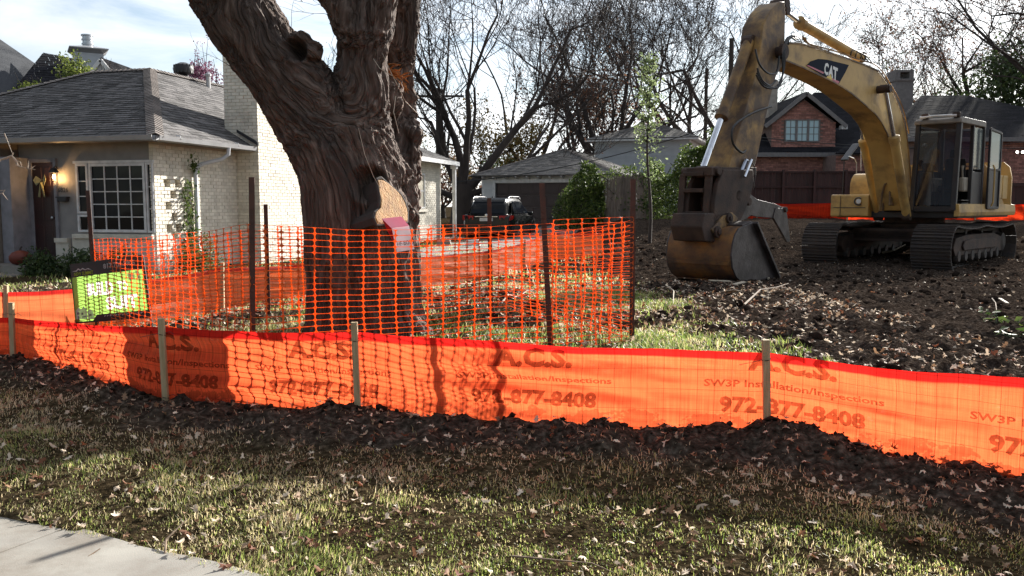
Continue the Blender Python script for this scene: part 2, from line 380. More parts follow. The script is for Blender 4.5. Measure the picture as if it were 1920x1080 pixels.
# ------------------------------------------------------------------ silt fence cloth
def cloth_mat(name, cd, ct, gap=.05, fold=0.0):
    m, nt, out = nodes(name); L = nt.links.new
    au = N(nt, 'ShaderNodeAttribute', attribute_name='cu'); av = N(nt, 'ShaderNodeAttribute', attribute_name='cv'); ah = N(nt, 'ShaderNodeAttribute', attribute_name='hem')
    def M_(op, a, b=None, c=None):
        n = N(nt, 'ShaderNodeMath', operation=op)
        for i, q in enumerate((a, b, c)):
            if q is None: continue
            if isinstance(q, (int, float)): n.inputs[i].default_value = q
            else: L(q, n.inputs[i])
        return n.outputs[0]
    cv = N(nt, 'ShaderNodeCombineXYZ'); L(au.outputs['Fac'], cv.inputs[0]); L(av.outputs['Fac'], cv.inputs[1])
    def noise(sx, sy, det=3):
        mp_ = N(nt, 'ShaderNodeMapping'); mp_.inputs['Scale'].default_value = (sx, sy, 1); L(cv.outputs[0], mp_.inputs[0])
        n = N(nt, 'ShaderNodeTexNoise', i_Scale=1.0, i_Detail=det); L(mp_.outputs[0], n.inputs['Vector']); return n.outputs[0]
    warp = noise(1.2, 2.2); wu = M_('ADD', au.outputs['Fac'], M_('MULTIPLY', warp, .012)); wv = M_('ADD', av.outputs['Fac'], M_('MULTIPLY', noise(.7, 3), .03))
    def lines(x, period, width):
        f = M_('FRACT', M_('DIVIDE', x, period)); d = M_('ABSOLUTE', M_('SUBTRACT', f, .5)); return M_('LESS_THAN', d, width / period / 2)
    v1 = lines(wu, .108, .0035); v2 = lines(wv, .135, .003)
    fine = noise(260, 3, 1); fine2 = noise(3, 160, 1); streak = noise(35, 1.5, 3); blot = noise(3, 3, 5)
    dark = M_('MULTIPLY', M_('SUBTRACT', 1, M_('MULTIPLY', v1, .6)), M_('SUBTRACT', 1, M_('MULTIPLY', v2, .55)))
    fine_f = M_('ADD', .50, M_('MULTIPLY', fine, .98)); f2 = M_('ADD', .80, M_('MULTIPLY', fine2, .4)); st = M_('ADD', .82, M_('MULTIPLY', streak, .36)); bl = M_('ADD', .88, M_('MULTIPLY', blot, .24))
    mud_n = M_('ADD', noise(5, 9, 6), M_('MULTIPLY', noise(40, 40, 2), .25)); mud_r = N(nt, 'ShaderNodeMapRange'); mud_r.inputs[1].default_value = .02; mud_r.inputs[2].default_value = .30; mud_r.inputs[3].default_value = .42; mud_r.inputs[4].default_value = .98; L(av.outputs['Fac'], mud_r.inputs[0])
    mud = M_('SUBTRACT', 1, M_('MULTIPLY', M_('GREATER_THAN', mud_n, mud_r.outputs[0]), .38))
    k = M_('MULTIPLY', M_('MULTIPLY', M_('MULTIPLY', M_('MULTIPLY', dark, fine_f), M_('MULTIPLY', f2, st)), bl), mud)
    def colr(c, hemc):
        mxc = N(nt, 'ShaderNodeMix', data_type='RGBA'); L(ah.outputs['Fac'], mxc.inputs[0]); mxc.inputs[6].default_value = c + (1,); mxc.inputs[7].default_value = hemc + (1,)
        vm = N(nt, 'ShaderNodeVectorMath', operation='SCALE'); L(mxc.outputs[2], vm.inputs[0]); L(k, vm.inputs['Scale']); return vm.outputs[0]
    d = N(nt, 'ShaderNodeBsdfPrincipled'); d.inputs['Roughness'].default_value = .7; d.inputs['Specular IOR Level'].default_value = .12
    L(colr(cd, (cd[0], cd[1] * .5, cd[2] * .6)), d.inputs['Base Color'])
    t = N(nt, 'ShaderNodeBsdfTranslucent'); L(colr(ct, (ct[0] * .62, ct[1] * .10, ct[2] * .25)), t.inputs[0])
    bp = N(nt, 'ShaderNodeBump', i_Strength=.35, i_Distance=.004); L(fine, bp.inputs['Height']); L(bp.outputs[0], d.inputs['Normal'])
    ms = N(nt, 'ShaderNodeMixShader'); ms.inputs[0].default_value = .62; L(d.outputs[0], ms.inputs[1]); L(t.outputs[0], ms.inputs[2])
    tr = N(nt, 'ShaderNodeBsdfTransparent'); m2 = N(nt, 'ShaderNodeMixShader'); L(M_('MULTIPLY', M_('SUBTRACT', 1, ah.outputs['Fac']), gap), m2.inputs[0]); L(ms.outputs[0], m2.inputs[1]); L(tr.outputs[0], m2.inputs[2])
    L(m2.outputs[0], out.inputs[0]); return m
M['silt'] = cloth_mat('orange_silt_cloth', (.76, .085, .035), (.84, .118, .038), .05)
M['silt_faded'] = cloth_mat('faded_orange_silt_cloth', (.74, .23, .12), (.80, .17, .06), .02)
M['silt_red'] = cloth_mat('red_orange_silt_cloth', (.72, .045, .02), (.9, .06, .015), 0)
m, nt, out = nodes('printed_ink'); L = nt.links.new
p = N(nt, 'ShaderNodeBsdfDiffuse'); p.inputs[0].default_value = (.16, .018, .008, 1); t = N(nt, 'ShaderNodeBsdfTransparent')
nz = N(nt, 'ShaderNodeTexNoise', i_Scale=14, i_Detail=3); tc = N(nt, 'ShaderNodeTexCoord'); L(tc.outputs['Object'], nz.inputs['Vector'])
rr = ramp(nt, [(.3, (.78, .78, .78)), (.75, (.50, .50, .50))]); L(nz.outputs[0], rr.inputs[0])
ms = N(nt, 'ShaderNodeMixShader'); L(rr.outputs[0], ms.inputs[0]); L(t.outputs[0], ms.inputs[1]); L(p.outputs[0], ms.inputs[2]); L(ms.outputs[0], out.inputs[0]); M['ink'] = m

def text_mesh(txt, bold=0.0, res=2):
    c = bpy.data.curves.new('t', 'FONT'); c.body = txt; c.size = 1; c.offset = bold; c.resolution_u = res; c.fill_mode = 'FRONT'
    o = bpy.data.objects.new('t', c); col.objects.link(o); bpy.context.view_layer.update()
    dg = bpy.context.evaluated_depsgraph_get(); me = bpy.data.meshes.new_from_object(o.evaluated_get(dg))
    V = np.array([v.co[:] for v in me.vertices]); Fs = [list(q.vertices) for q in me.polygons]
    bpy.data.objects.remove(o); bpy.data.curves.remove(c); bpy.data.meshes.remove(me)
    V = V[:, :2]; V[:, 0] -= V[:, 0].min(); V[:, 1] -= V[:, 1].min()
    w, h = V.max(0); V[:, 0] /= w; V[:, 1] /= h
    return V, Fs, w / h
def text_on(name, txt, fn, w, h, material, parent, bold=.02, label=None, sub=0):
    """fn(x,y)->world point for x in [0,w], y in [0,h]"""
    V, Fs, _ = text_mesh(txt, bold); mb = MB()
    ids = [mb.pt(fn(a * w, b * h)) for a, b in V]
    for f in Fs: mb.face([ids[k] for k in f])
    o = mb.build(name, material, parent)
    if label: o['label'] = label
    return o

class Cloth:
    def __init__(s, pts, zt, zb, nu, nv, seed, amp=.014, hem=.055, sag=.02, slump=0):
        P = [Vector((p.x, p.y, 0)) for p in pts]; s.P = P
        L = [0]
        for a, b in zip(P, P[1:]): L.append(L[-1] + (b - a).length)
        s.L = np.array(L); s.len = L[-1]; s.x = np.array([p.x for p in P]); s.y = np.array([p.y for p in P])
        s.zt = np.array(zt); s.zb = np.array(zb); s.seed = seed; s.amp = amp; s.hem = hem; s.sag = sag; s.slump = slump; s.nu = nu; s.nv = nv
        s.off = .022
    def pos(s, u, v, off=0.0):
        """u metres along, v 0..1 from bottom to top (numpy arrays)"""
        u = np.asarray(u, float); v = np.asarray(v, float)
        x = np.interp(u, s.L, s.x); y = np.interp(u, s.L, s.y); e = .05
        tx = np.interp(u + e, s.L, s.x) - np.interp(u - e, s.L, s.x); ty = np.interp(u + e, s.L, s.y) - np.interp(u - e, s.L, s.y)
        n = np.hypot(tx, ty) + 1e-9; nxx, nyy = ty / n, -tx / n          # towards the camera side
        k = np.clip(np.searchsorted(s.L, u, 'right') - 1, 0, len(s.L) - 2); f = (u - s.L[k]) / (s.L[k + 1] - s.L[k]); bow = 4 * f * (1 - f)
        zt = np.interp(u, s.L, s.zt) - s.sag * bow * (1 + .5 * vn(u * 1.5, 3.3, s=s.seed)) + .006 * fbm(u * 5, 1.7, s=s.seed + 5) - s.slump * sst(fbm(u * .8, 9, s=s.seed + 9) + .3)
        zb = np.interp(u, s.L, s.zb)
        z = zb + (zt - zb) * v
        d = s.amp * (fbm(u * 1.1, v * 5.5 + u * .5, s=s.seed + 1, o=3) * 2.4 + .5 * fbm(u * 7, v * 9, s=s.seed + 2, o=2)) * (.35 + bow)
        d = d + s.amp * .9 * np.sin(v * 21 + u * 1.3 + 2 * vn(u * 1.2, 0, s=s.seed)) * bow * .5 - .02 * bow * np.sin(v * math.pi) 
        d = d - s.off + off
        return x + nxx * d, y + nyy * d, z
    def build(s, name, material, parent):
        U, Vv = np.meshgrid(np.linspace(0, s.len, s.nu), np.linspace(0, 1, s.nv)); x, y, z = s.pos(U, Vv)
        h = np.interp(U, s.L, s.zt) - np.interp(U, s.L, s.zb)
        hem = ((1 - Vv) * h < s.hem).astype(float)
        ii = np.arange(s.nu * s.nv).reshape(s.nv, s.nu)
        F = np.stack([ii[:-1, :-1].ravel(), ii[:-1, 1:].ravel(), ii[1:, 1:].ravel(), ii[1:, :-1].ravel()], 1)
        return np_mesh(name, np.stack([x.ravel(), y.ravel(), z.ravel()], 1), F, material, parent, attrs={'cu': U.ravel(), 'cv': (Vv * h).ravel(), 'hem': hem.ravel()}, smooth=True)
    def u_at(s, px):
        us = np.linspace(0, s.len, 4000); x, y, z = s.pos(us, us * 0 + .5); r = x / (y * math.cos(PITCH) - (z - CAMZ) * math.sin(PITCH)) * FPX + 960
        return float(np.interp(px, r, us))

tops = [(0, 596, 8.0), (25, 596, 7.95), (306, 614, 6.4), (668, 623, 6.0), (1440, 663, 5.35), (1920, 711, 4.62)]
ztop = [at(*t).z for t in tops] ; ztop = ztop + [ztop[-1] - .02, ztop[-1] - .06]
zbot = [gz0(p.x, p.y) - .07 for p in FL]
sf = empty('silt_fence', (SP[2].x, SP[2].y, gz0(SP[2].x, SP[2].y)), label='low bright orange printed silt fence crossing the whole foreground on wooden stakes', cat='silt fence')
def rel(root, o):   # parent keeping world coordinates
    o.parent = root; o.matrix_parent_inverse = Matrix.Translation(root.location).inverted() if not root.rotation_euler.z else root.matrix_basis.inverted(); return o
cl = Cloth(FL, ztop, zbot, 1400, 50, 3, amp=.020)
rel(sf, cl.build('cloth', M['silt'], None))
for k, (px, pt_, pb, Yd) in enumerate(STK):
    a = at(px + (6 if k == 1 else 5 if k == 2 else 0), pb + 6, Yd - .02); b_ = at(px - 4, pt_, Yd - .02); a.z -= .12
    mb = MB(); mb.bar(a, b_, .044, .036, (0, 1, 0)); rel(sf, mb.build('stake', M['wood_stake'], None, bevel=.003))
    for f in (.88, .22):
        q = a + (b_ - a) * (f * .9 + .06); mb = MB()
        ring = [q + Vector((math.cos(t) * .029, math.sin(t) * .025 + .004, .010 * math.sin(t * .5 + k))) for t in [i * math.pi / 5 for i in range(11)]]
        mb.tube(ring, .0028, 5); mb.tube([ring[0], ring[0] + Vector((.03, -.004, .012)), ring[0] + Vector((.06, .0, -.012))], .0018, 4)
        if f > .5: mb.tube([ring[5], ring[5] + Vector((-.06, -.004, -.012)), ring[5] + Vector((-.14, .0, -.03))], .0018, 4)
        rel(sf, mb.build('tie_wire', M['black_plastic'], None))
def band(uc, w, vlo, hgt_m, txt, bold, slant=0):
    def fn(x, y):
        u = uc - w / 2 + x + slant * y; zt = np.interp(u, cl.L, cl.zt); zb = np.interp(u, cl.L, cl.zb)
        xx, yy, zz = cl.pos(np.array([u]), np.array([(vlo + y) / (zt - zb)]), .0045); return (float(xx[0]), float(yy[0]), float(zz[0]))
    return fn
for px, su in ((150, 1), (312, 1), (606, 1), (1001, 1), (1484, 1), (2030, 1)):
    uc = cl.u_at(px)
    for txt, w, v0, h, b_ in (('A.C.S.', .54, .455, .135, .05), ('SW3P Installation/Inspections', 1.08, .335, .062, .025), ('972-877-8408', .88, .175, .11, .045)):
        o_ = rel(sf, text_on('printed_lettering', txt, band(uc, w, v0, h, txt, b_), w, h, M['ink'], None, b_)); o_['label'] = 'dark print reading ' + txt

# ------------------------------------------------------------------ back silt fence along the left lot line
pts = [Vector((-7.5, 6.9, 0)), Vector((-4.95, 8.0, 0)), Vector((-4.35, 9.1, 0)), Vector((-3.6, 10.5, 0)), Vector((-2.6, 11.9, 0)), Vector((-1.45, 13.2, 0)), Vector((-.4, 15.6, 0)), Vector((.25, 18.0, 0)), Vector((.85, 20.3, 0)), Vector((2.4, 22.5, 0))]
pts[0] = Vector((-8.2, 8.7, 0)); pts[1] = Vector((-5.25, 8.75, 0))
zt = [.80, at(0, 548, 8.75).z, at(130, 535, 9.1).z, at(425, 503, 10.5).z, at(565, 491, 11.9).z, at(780, 482, 13.2).z, at(880, 470, 15.6).z, at(950, 455, 18).z, at(1025, 437, 20.3).z, .9]
zb = [gz0(p.x, p.y) - .05 for p in pts]
bf = empty('silt_fence', (-3.6, 10.5, .2), label='faded salmon silt fence sagging along the left lot line behind the tree', cat='silt fence')
c2 = Cloth(pts, zt, zb, 700, 30, 40, amp=.014, hem=.05, sag=.02)
rel(bf, c2.build('cloth', M['silt_faded'], None))
for p in (pts[1:9]):
    k_ = pts.index(p); mb = MB(); mb.bar((p.x, p.y + .03, zb[k_] - .1), (p.x + .02, p.y + .03, zt[k_] + .07), .04, .035, (0, 1, 0)); rel(bf, mb.build('stake', M['wood_stake'], None))
# red silt fence at the far back of the lot
q = [(1290, 34.8), (1420, 34.8), (1560, 34.6), (1590, 32.2), (1700, 32.2), (1830, 32), (1960, 32), (2300, 32)]
pts3 = [at(px, 395, Yd) for px, Yd in q]; zb3 = [gz0(p.x, p.y) - .02 for p in pts3]
rf = empty('silt_fence', (pts3[2].x, pts3[2].y, zb3[2]), label='distant red orange silt fence along the back of the dirt lot behind the excavator', cat='silt fence')
c3 = Cloth(pts3, [z + .68 for z in zb3], zb3, 220, 12, 60, amp=.03, hem=.05, sag=.04)
rel(rf, c3.build('cloth', M['silt_red'], None))
for k_, p in enumerate(pts3): mb = MB(); mb.bar((p.x, p.y + .04, zb3[k_] - .1), (p.x, p.y + .04, zb3[k_] + .8), .05, .04, (0, 1, 0)); rel(rf, mb.build('stake', M['wood_stake'], None))

# ------------------------------------------------------------------ orange mesh safety fence round the tree
def post_pts(px, ptop, Y): p = at(px, ptop, Y); return p
NP = {'A': (at(178, 500, 9.0), at(172, 357, 9.0).z), 'B': (at(467, 500, 6.75), at(473, 332, 6.75).z), 'C': (at(1036, 500, 7.0), at(1023, 343, 7.0).z),
      'D': (at(1187, 500, 7.35), at(1185, 336, 7.35).z), 'E': (at(921, 500, 9.1), at(916, 371, 9.1).z), 'F': (at(501, 500, 9.3), at(500, 383, 9.3).z)}
mf = empty('safety_mesh_fence', (NP['B'][0].x, NP['B'][0].y, .15), label='orange plastic mesh safety fence on rusty steel posts wrapped round the big tree', cat='mesh fence')
lean = {'A': -.04, 'B': .04, 'C': -.09, 'D': -.01, 'E': -.02, 'F': 0}
for k, (p, zt_) in NP.items():
    g0 = gz0(p.x, p.y); mb = MB(); a = Vector((p.x, p.y, g0 - .2)); b_ = Vector((p.x + lean[k], p.y, zt_)); w = .045
    T_ = [(-w / 2, 0), (-w / 2, .006), (-.003, .006), (-.003, .045), (.003, .045), (.003, .006), (w / 2, .006), (w / 2, 0)]
    mb.loft([[Vector((q.x + x, q.y + y, q.z)) for x, y in T_] for q in (a, b_)])
    for i in range(int((zt_ - g0) / .055)):
        q = a + (b_ - a) * ((i + 1) / ((zt_ - g0) / .055 + 4)) ; mb.box((q.x - .008, q.y - .007, q.z - .008), (q.x + .008, q.y, q.z + .008))
    rel(mf, mb.build('post', M['steel_post'], None))
def netting(pa, pb, zta, ztb, zba, zbb, cw=.152, ch=.0525, seed=0, sag=.05, bulge=.04):
    a = Vector((pa.x, pa.y, 0)); b_ = Vector((pb.x, pb.y, 0)); Ln = (b_ - a).length; t = (b_ - a) / Ln; n = Vector((t.y, -t.x, 0))
    nu = max(2, round(Ln / cw)); nv = 24; cwu = Ln / nu
    def f(U, W):   # U metres, W 0..1
        s_ = U / Ln; bow = 4 * s_ * (1 - s_)
        ztp = zta + (ztb - zta) * s_ - sag * bow + .012 * vn(U * 2.2, 0, s=seed); zbt = zba + (zbb - zba) * s_ + .02 * vn(U * 1.5, 5, s=seed)
        Z = zbt + (ztp - zbt) * W + .014 * fbm(U * 1.6, W * 3, s=seed + 1) 
        O = bulge * (bow * .5 + 1.4 * fbm(U * 1.3, W * 2.2, s=seed + 2) * np.sqrt(np.clip(bow, 0, 1)) + .25 * fbm(U * 7, W * 14, s=seed + 3))
        U2 = U + .022 * fbm(U * 1.8, W * 4, s=seed + 4) * bow
        return np.stack([a.x + t.x * U2 + n.x * O, a.y + t.y * U2 + n.y * O, Z], -1)
    # one cell: outer square 8 pts + inner rounded hole 12 pts
    hw, hh = .5 - .030, .5 - .055          # half hole in cell units
    outer = np.array([(-.5, -.5), (-.17, -.5), (.17, -.5), (.5, -.5), (.5, 0), (.5, .5), (.17, .5), (-.17, .5), (-.5, .5), (-.5, 0)])
    ri = .11
    inner = np.array([(-hw + .025, -hh * .68), (-hw + ri, -hh), (hw - ri, -hh), (hw - .025, -hh * .68), (hw, 0), (hw - .025, hh * .68), (hw - ri, hh), (-hw + ri, hh), (-hw + .025, hh * .68), (-hw, 0)])
    cell = np.concatenate([outer, inner]); k = 10
    cf = np.array([(i, (i + 1) % k, k + (i + 1) % k, k + i) for i in range(k)])
    I, J = np.meshgrid(np.arange(nu), np.arange(nv)); I = I.ravel(); J = J.ravel()
    U = (I[:, None] + .5 + cell[None, :, 0]) * cwu; W = (J[:, None] + .5 + cell[None, :, 1]) / nv
    P = f(U, W).reshape(-1, 3); Fc = (np.arange(len(I))[:, None, None] * 20 + cf[None]).reshape(-1, 4)
    o = np_mesh('netting', P, Fc, M['mesh_orange']); md = o.modifiers.new('s', 'SOLIDIFY'); md.thickness = .002; md.offset = 0
    rel(mf, o)
def zt_mesh(k, py, px=None): p = NP[k][0]; return at(0, py, p.y).z
gA = {k: gz0(v[0].x, v[0].y) for k, v in NP.items()}
netting(NP['A'][0], NP['B'][0], at(0, 448, 9.0).z, at(0, 420, 6.75).z, gA['A'] + .05, gA['B'] - .02, cw=.132, seed=1, sag=.03)
netting(NP['B'][0], NP['C'][0], at(0, 420, 6.75).z, at(0, 418, 7.0).z, gA['B'], gA['C'], cw=.13, seed=12, sag=.05, bulge=.05)
netting(NP['C'][0], NP['D'][0], at(0, 413, 7.0).z, at(0, 405, 7.35).z, gA['C'], gA['D'] + .02, cw=.13, seed=23, sag=.0)
netting(NP['D'][0], NP['E'][0], at(0, 410, 7.35).z, at(0, 432, 9.1).z, gA['D'], gA['E'] + .1, cw=.132, seed=34, sag=.06)
netting(NP['E'][0], NP['F'][0], at(0, 418, 9.1).z, at(0, 424, 9.3).z, gA['E'] + .12, gA['F'] + .08, cw=.132, seed=45, sag=.03)
netting(NP['F'][0], NP['A'][0], at(0, 424, 9.3).z, at(0, 452, 9.0).z, gA['F'] + .06, gA['A'] + .05, cw=.132, seed=56, sag=.05)
# ------------------------------------------------------------------ the big tree
TK = .875
BL = []   # bones (p, q, rp, rq)
def chain(pts): 
    P = [(at(a, b, c * TK), r * TK) for a, b, c, r in pts]
    for (p, r), (q, s_) in zip(P, P[1:]): BL.append((p, q, r, s_))
chain([(690, 700, 9.3, .78), (688, 640, 9.3, .68), (684, 590, 9.3, .615), (680, 500, 9.3, .60), (676, 420, 9.3, .60), (668, 350, 9.3, .59), (648, 285, 9.25, .54)])
chain([(640, 290, 9.25, .52), (582, 206, 9.2, .43), (524, 132, 9.1, .375), (462, 50, 9.0, .37), (412, -40, 8.9, .35), (350, -170, 8.8, .32), (260, -330, 8.7, .26)])
chain([(660, 272, 9.25, .46), (674, 195, 9.2, .31), (679, 115, 9.15, .245), (685, 35, 9.1, .295), (690, -50, 9.1, .32), (700, -200, 9.0, .29), (690, -380, 9.0, .24)])
chain([(600, 196, 9.2, .25), (645, 198, 9.2, .25)])
chain([(672, 60, 9.0, .22), (630, 0, 8.9, .14), (590, -50, 8.9, .12), (520, -150, 8.9, .10)])
chain([(712, 440, 9.55, .42), (728, 340, 9.65, .34), (735, 270, 9.75, .27), (740, 190, 9.8, .18), (746, 110, 9.8, .20), (752, 30, 9.8, .21), (760, -60, 9.8, .20), (775, -220, 9.8, .18), (800, -380, 9.9, .14)])
chain([(762, 225, 9.7, .09), (768, 262, 9.65, .13), (770, 320, 9.6, .13), (765, 370, 9.55, .10), (760, 410, 9.5, .12)])
chain([(736, 150, 9.6, .12), (728, 175, 9.5, .15), (735, 200, 9.5, .12)])
chain([(560, 120, 9.1, .22), (562, 95, 9.0, .17), (566, 78, 8.95, .12)])            # stub of a lopped branch
chain([(540, 88, 9.0, .1), (585, 95, 8.95, .1)])
for a, b in (((735, 640), (800, 700)), ((640, 650), (560, 710)), ((700, 640), (720, 740)), ((745, 620), (830, 690))):
    chain([(a[0], a[1], 9.1, .28), (b[0], b[1], 8.95, .14)])
mb = MB()
for p, q, r, s_ in BL:
    mb.tube([p, p + (q - p) * .5, q], [r, (r + s_) / 2, s_], 20)
    for c, rr_ in ((p, r), (q, s_)):
        mb.lathe(c, [(rr_ * math.sin(t), -rr_ * math.cos(t)) for t in [i * math.pi / 8 for i in range(9)]], 16)
tmp = mb.build('tmp', M['bark_far'], recalc=False)
md = tmp.modifiers.new('r', 'REMESH'); md.mode = 'VOXEL'; md.voxel_size = .013
md = tmp.modifiers.new('k', 'SMOOTH'); md.factor = .5; md.iterations = 8
bpy.context.view_layer.update(); dg = bpy.context.evaluated_depsgraph_get()
me = bpy.data.meshes.new_from_object(tmp.evaluated_get(dg)); bpy.data.objects.remove(tmp)
n = len(me.vertices); V = np.empty(n * 3, np.float32); me.vertices.foreach_get('co', V); V = V.reshape(-1, 3).astype(float)
NV = np.empty(n * 3, np.float32); me.vertices.foreach_get('normal', NV); NV = NV.reshape(-1, 3).astype(float)
D = np.zeros((n, 3)); Wt = np.zeros(n)
for p, q, r, s_ in BL[:25]:
    a = np.array(p); d = np.array(q) - a; ln = np.linalg.norm(d); d /= ln
    t = np.clip((V - a) @ d, 0, ln); dist = np.linalg.norm(V - a - t[:, None] * d, axis=1) / ((r + s_) / 2)
    w = np.exp(-(dist ** 2) * 3.5) + 1e-9
    if d[2] < 0: d = -d
    if (r + s_) / 2 < .162: continue
    D += w[:, None] * d; Wt += w
D /= np.linalg.norm(D, axis=1)[:, None] + 1e-9
V0 = V - np.array([-1.35, 8.1, 1.7]); al = np.sum(V0 * D, 1); C = V0 - D * al[:, None] * .83          # compress along the grain
warp = np.stack([fbm(V[:, 0] * 2.5, V[:, 1] * 2.5, V[:, 2] * 2.5, s=61, o=2), fbm(V[:, 0] * 2.5, V[:, 1] * 2.5, V[:, 2] * 2.5, s=71, o=2), 0 * al], 1)
C = C + warp * .07
r1 = 1 - np.abs(fbm(C[:, 0] * 19, C[:, 1] * 19, C[:, 2] * 19, s=81, o=2)) * 3.2
r2 = 1 - np.abs(fbm(C[:, 0] * 24, C[:, 1] * 24, C[:, 2] * 22, s=91, o=2)) * 2.6
lump = fbm(V[:, 0] * 3.2, V[:, 1] * 3.2, V[:, 2] * 2.2, s=51, o=3)
amp = .027
bk = np.clip(r1, -.3, 1)
zc = V[:, 2]
# burl zone is rougher; flutes near the root
px_ = V[:, 0] / V[:, 1] * FPX + 960
burl = sst((px_ - 735) / 40) * sst((zc - 1.2) / .3) * sst((2.95 - zc) / .3)
V = V + NV * (bk * -amp * -1 - amp * .5 + r2 * .010 + lump * .05 + burl * fbm(V[:, 0] * 9, V[:, 1] * 9, V[:, 2] * 9, s=52, o=3) * .12)[:, None]
# hollow left of the sawn face and the knot hole on the left limb
for hx, hy, hY, hr, dep in ((690, 345, 8.72, .13, .10), (551, 90, 8.75, .085, .12), (628, 190, 8.7, .06, .03)):
    c = np.array(at(hx, hy, hY * TK)); dd = np.hypot((V[:, 0] - c[0]), (V[:, 2] - c[2])) ; fr = V[:, 1] < c[1] + .55
    V[:, 1] += np.where(fr, dep * np.exp(-(dd / hr) ** 4) * 1.6 - dep * .35 * np.exp(-((dd - hr * 1.35) / (hr * .35)) ** 2), 0)
me.vertices.foreach_set('co', V.astype(np.float32).ravel()); me.update()
a_ = me.attributes.new('bark', 'FLOAT', 'POINT'); a_.data.foreach_set('value', bk.astype(np.float32))
for nm, arr in (('bx', C[:, 0]), ('by', C[:, 1]), ('bz', C[:, 2])):
    a_ = me.attributes.new(nm, 'FLOAT', 'POINT'); a_.data.foreach_set('value', arr.astype(np.float32))
me.polygons.foreach_set('use_smooth', [True] * len(me.polygons))
m, nt, out = nodes('furrowed_bark'); L = nt.links.new
p = N(nt, 'ShaderNodeBsdfPrincipled'); p.inputs['Roughness'].default_value = .92; p.inputs['Specular IOR Level'].default_value = .25
cx = N(nt, 'ShaderNodeCombineXYZ')
for i, nm in enumerate(('bx', 'by', 'bz')): L(N(nt, 'ShaderNodeAttribute', attribute_name=nm).outputs['Fac'], cx.inputs[i])
n1_ = N(nt, 'ShaderNodeTexNoise', i_Scale=28, i_Detail=7, i_Roughness=.65); L(cx.outputs[0], n1_.inputs['Vector'])
n2_ = N(nt, 'ShaderNodeTexNoise', i_Scale=2.5, i_Detail=4); L(cx.outputs[0], n2_.inputs['Vector'])
rc = ramp(nt, [(.30, (.055, .040, .033)), (.52, (.115, .088, .074)), (.72, (.23, .19, .165))]); L(n1_.outputs[0], rc.inputs[0])
rv = ramp(nt, [(.35, (.7, .7, .72)), (.65, (1.15, 1.05, 1))]); L(n2_.outputs[0], rv.inputs[0])
mm = N(nt, 'ShaderNodeMix', data_type='RGBA', blend_type='MULTIPLY'); mm.inputs[0].default_value = 1; L(rc.outputs[0], mm.inputs[6]); L(rv.outputs[0], mm.inputs[7]); L(mm.outputs[2], p.inputs['Base Color'])
b = N(nt, 'ShaderNodeBump', i_Strength=1.0, i_Distance=.032); n3_ = N(nt, 'ShaderNodeTexNoise', i_Scale=13, i_Detail=3, i_Distortion=.3); L(cx.outputs[0], n3_.inputs['Vector'])
r3 = ramp(nt, [(.0, (1, 1, 1)), (.44, (.75, .75, .75)), (.5, (0, 0, 0)), (.56, (.75, .75, .75)), (1, (1, 1, 1))]); L(n3_.outputs[0], r3.inputs[0])
h3 = N(nt, 'ShaderNodeMath', operation='MULTIPLY_ADD'); L(n1_.outputs[0], h3.inputs[0]); h3.inputs[1].default_value = .55; L(r3.outputs[0], h3.inputs[2])
L(h3.outputs[0], b.inputs['Height']); L(b.outputs[0], p.inputs['Normal']); L(p.outputs[0], out.inputs[0]); M['bark'] = m
me.materials.clear(); me.materials.append(m)
tb = at(684, 640, 9.3 * TK); tree = empty('shade_tree', (tb.x, tb.y, gz0(tb.x, tb.y)), label='massive forked old tree with furrowed dark bark inside the orange mesh fence', cat='tree')
trunk = bpy.data.objects.new('trunk', me); col.objects.link(trunk); rel(tree, trunk)

# freshly sawn face
M['fresh_wood'] = mat('fresh_sawn_wood', (.40, .19, .045), .8, (.22, .095, .02), 3, (7, 7, .8), detail=8, bump=.7, bscale=14, dirt=(.42, .26, .09), dscale=5, damt=.7, dpos=.52)
outl = [(708, 338), (716, 336), (726, 342), (740, 354), (752, 366), (760, 380), (764, 398), (764, 415), (752, 418), (735, 414), (718, 420), (707, 420), (702, 408), (704, 398), (713, 390), (714, 375), (710, 358)]
pln = at(738, 380, 8.72 * TK); nr = Vector((.78, -.5, .38)).normalized()
front = [onplane(x, y, pln, nr) for x, y in outl]; ctr = sum(front, Vector()) / len(front)
mb = MB(); k = len(front)
ring0 = [p_ for p_ in front]; ringi = [ctr + (p_ - ctr) * .93 - nr * -.006 for p_ in front]
back = [ctr + (p_ - ctr) * .95 + Vector((-.28, .30, -.08)) for p_ in front]
i0 = [mb.pt(p_) for p_ in ring0]; i1 = [mb.pt(p_) for p_ in ringi]; i2 = [mb.pt(p_) for p_ in back]
mb.face(i1)
for j in range(k): mb.face((i0[j], i0[(j + 1) % k], i1[(j + 1) % k], i1[j]))
mb.mi = 1
for j in range(k): mb.face((i0[j], i2[j], i2[(j + 1) % k], i0[(j + 1) % k]))
rel(tree, mb.build('sawn_branch_stub', [M['fresh_wood'], M['bark_far']], None))
mb = MB(); mb.tube([p_ - nr * .012 + (p_ - ctr).normalized() * (.008 + .006 * math.sin(j * 2.3)) for j, p_ in enumerate(front + [front[0]])], [.016 + .006 * math.sin(j * 1.7) for j in range(len(front) + 1)], 6); rel(tree, mb.build('bark_lip', M['bark_far']))
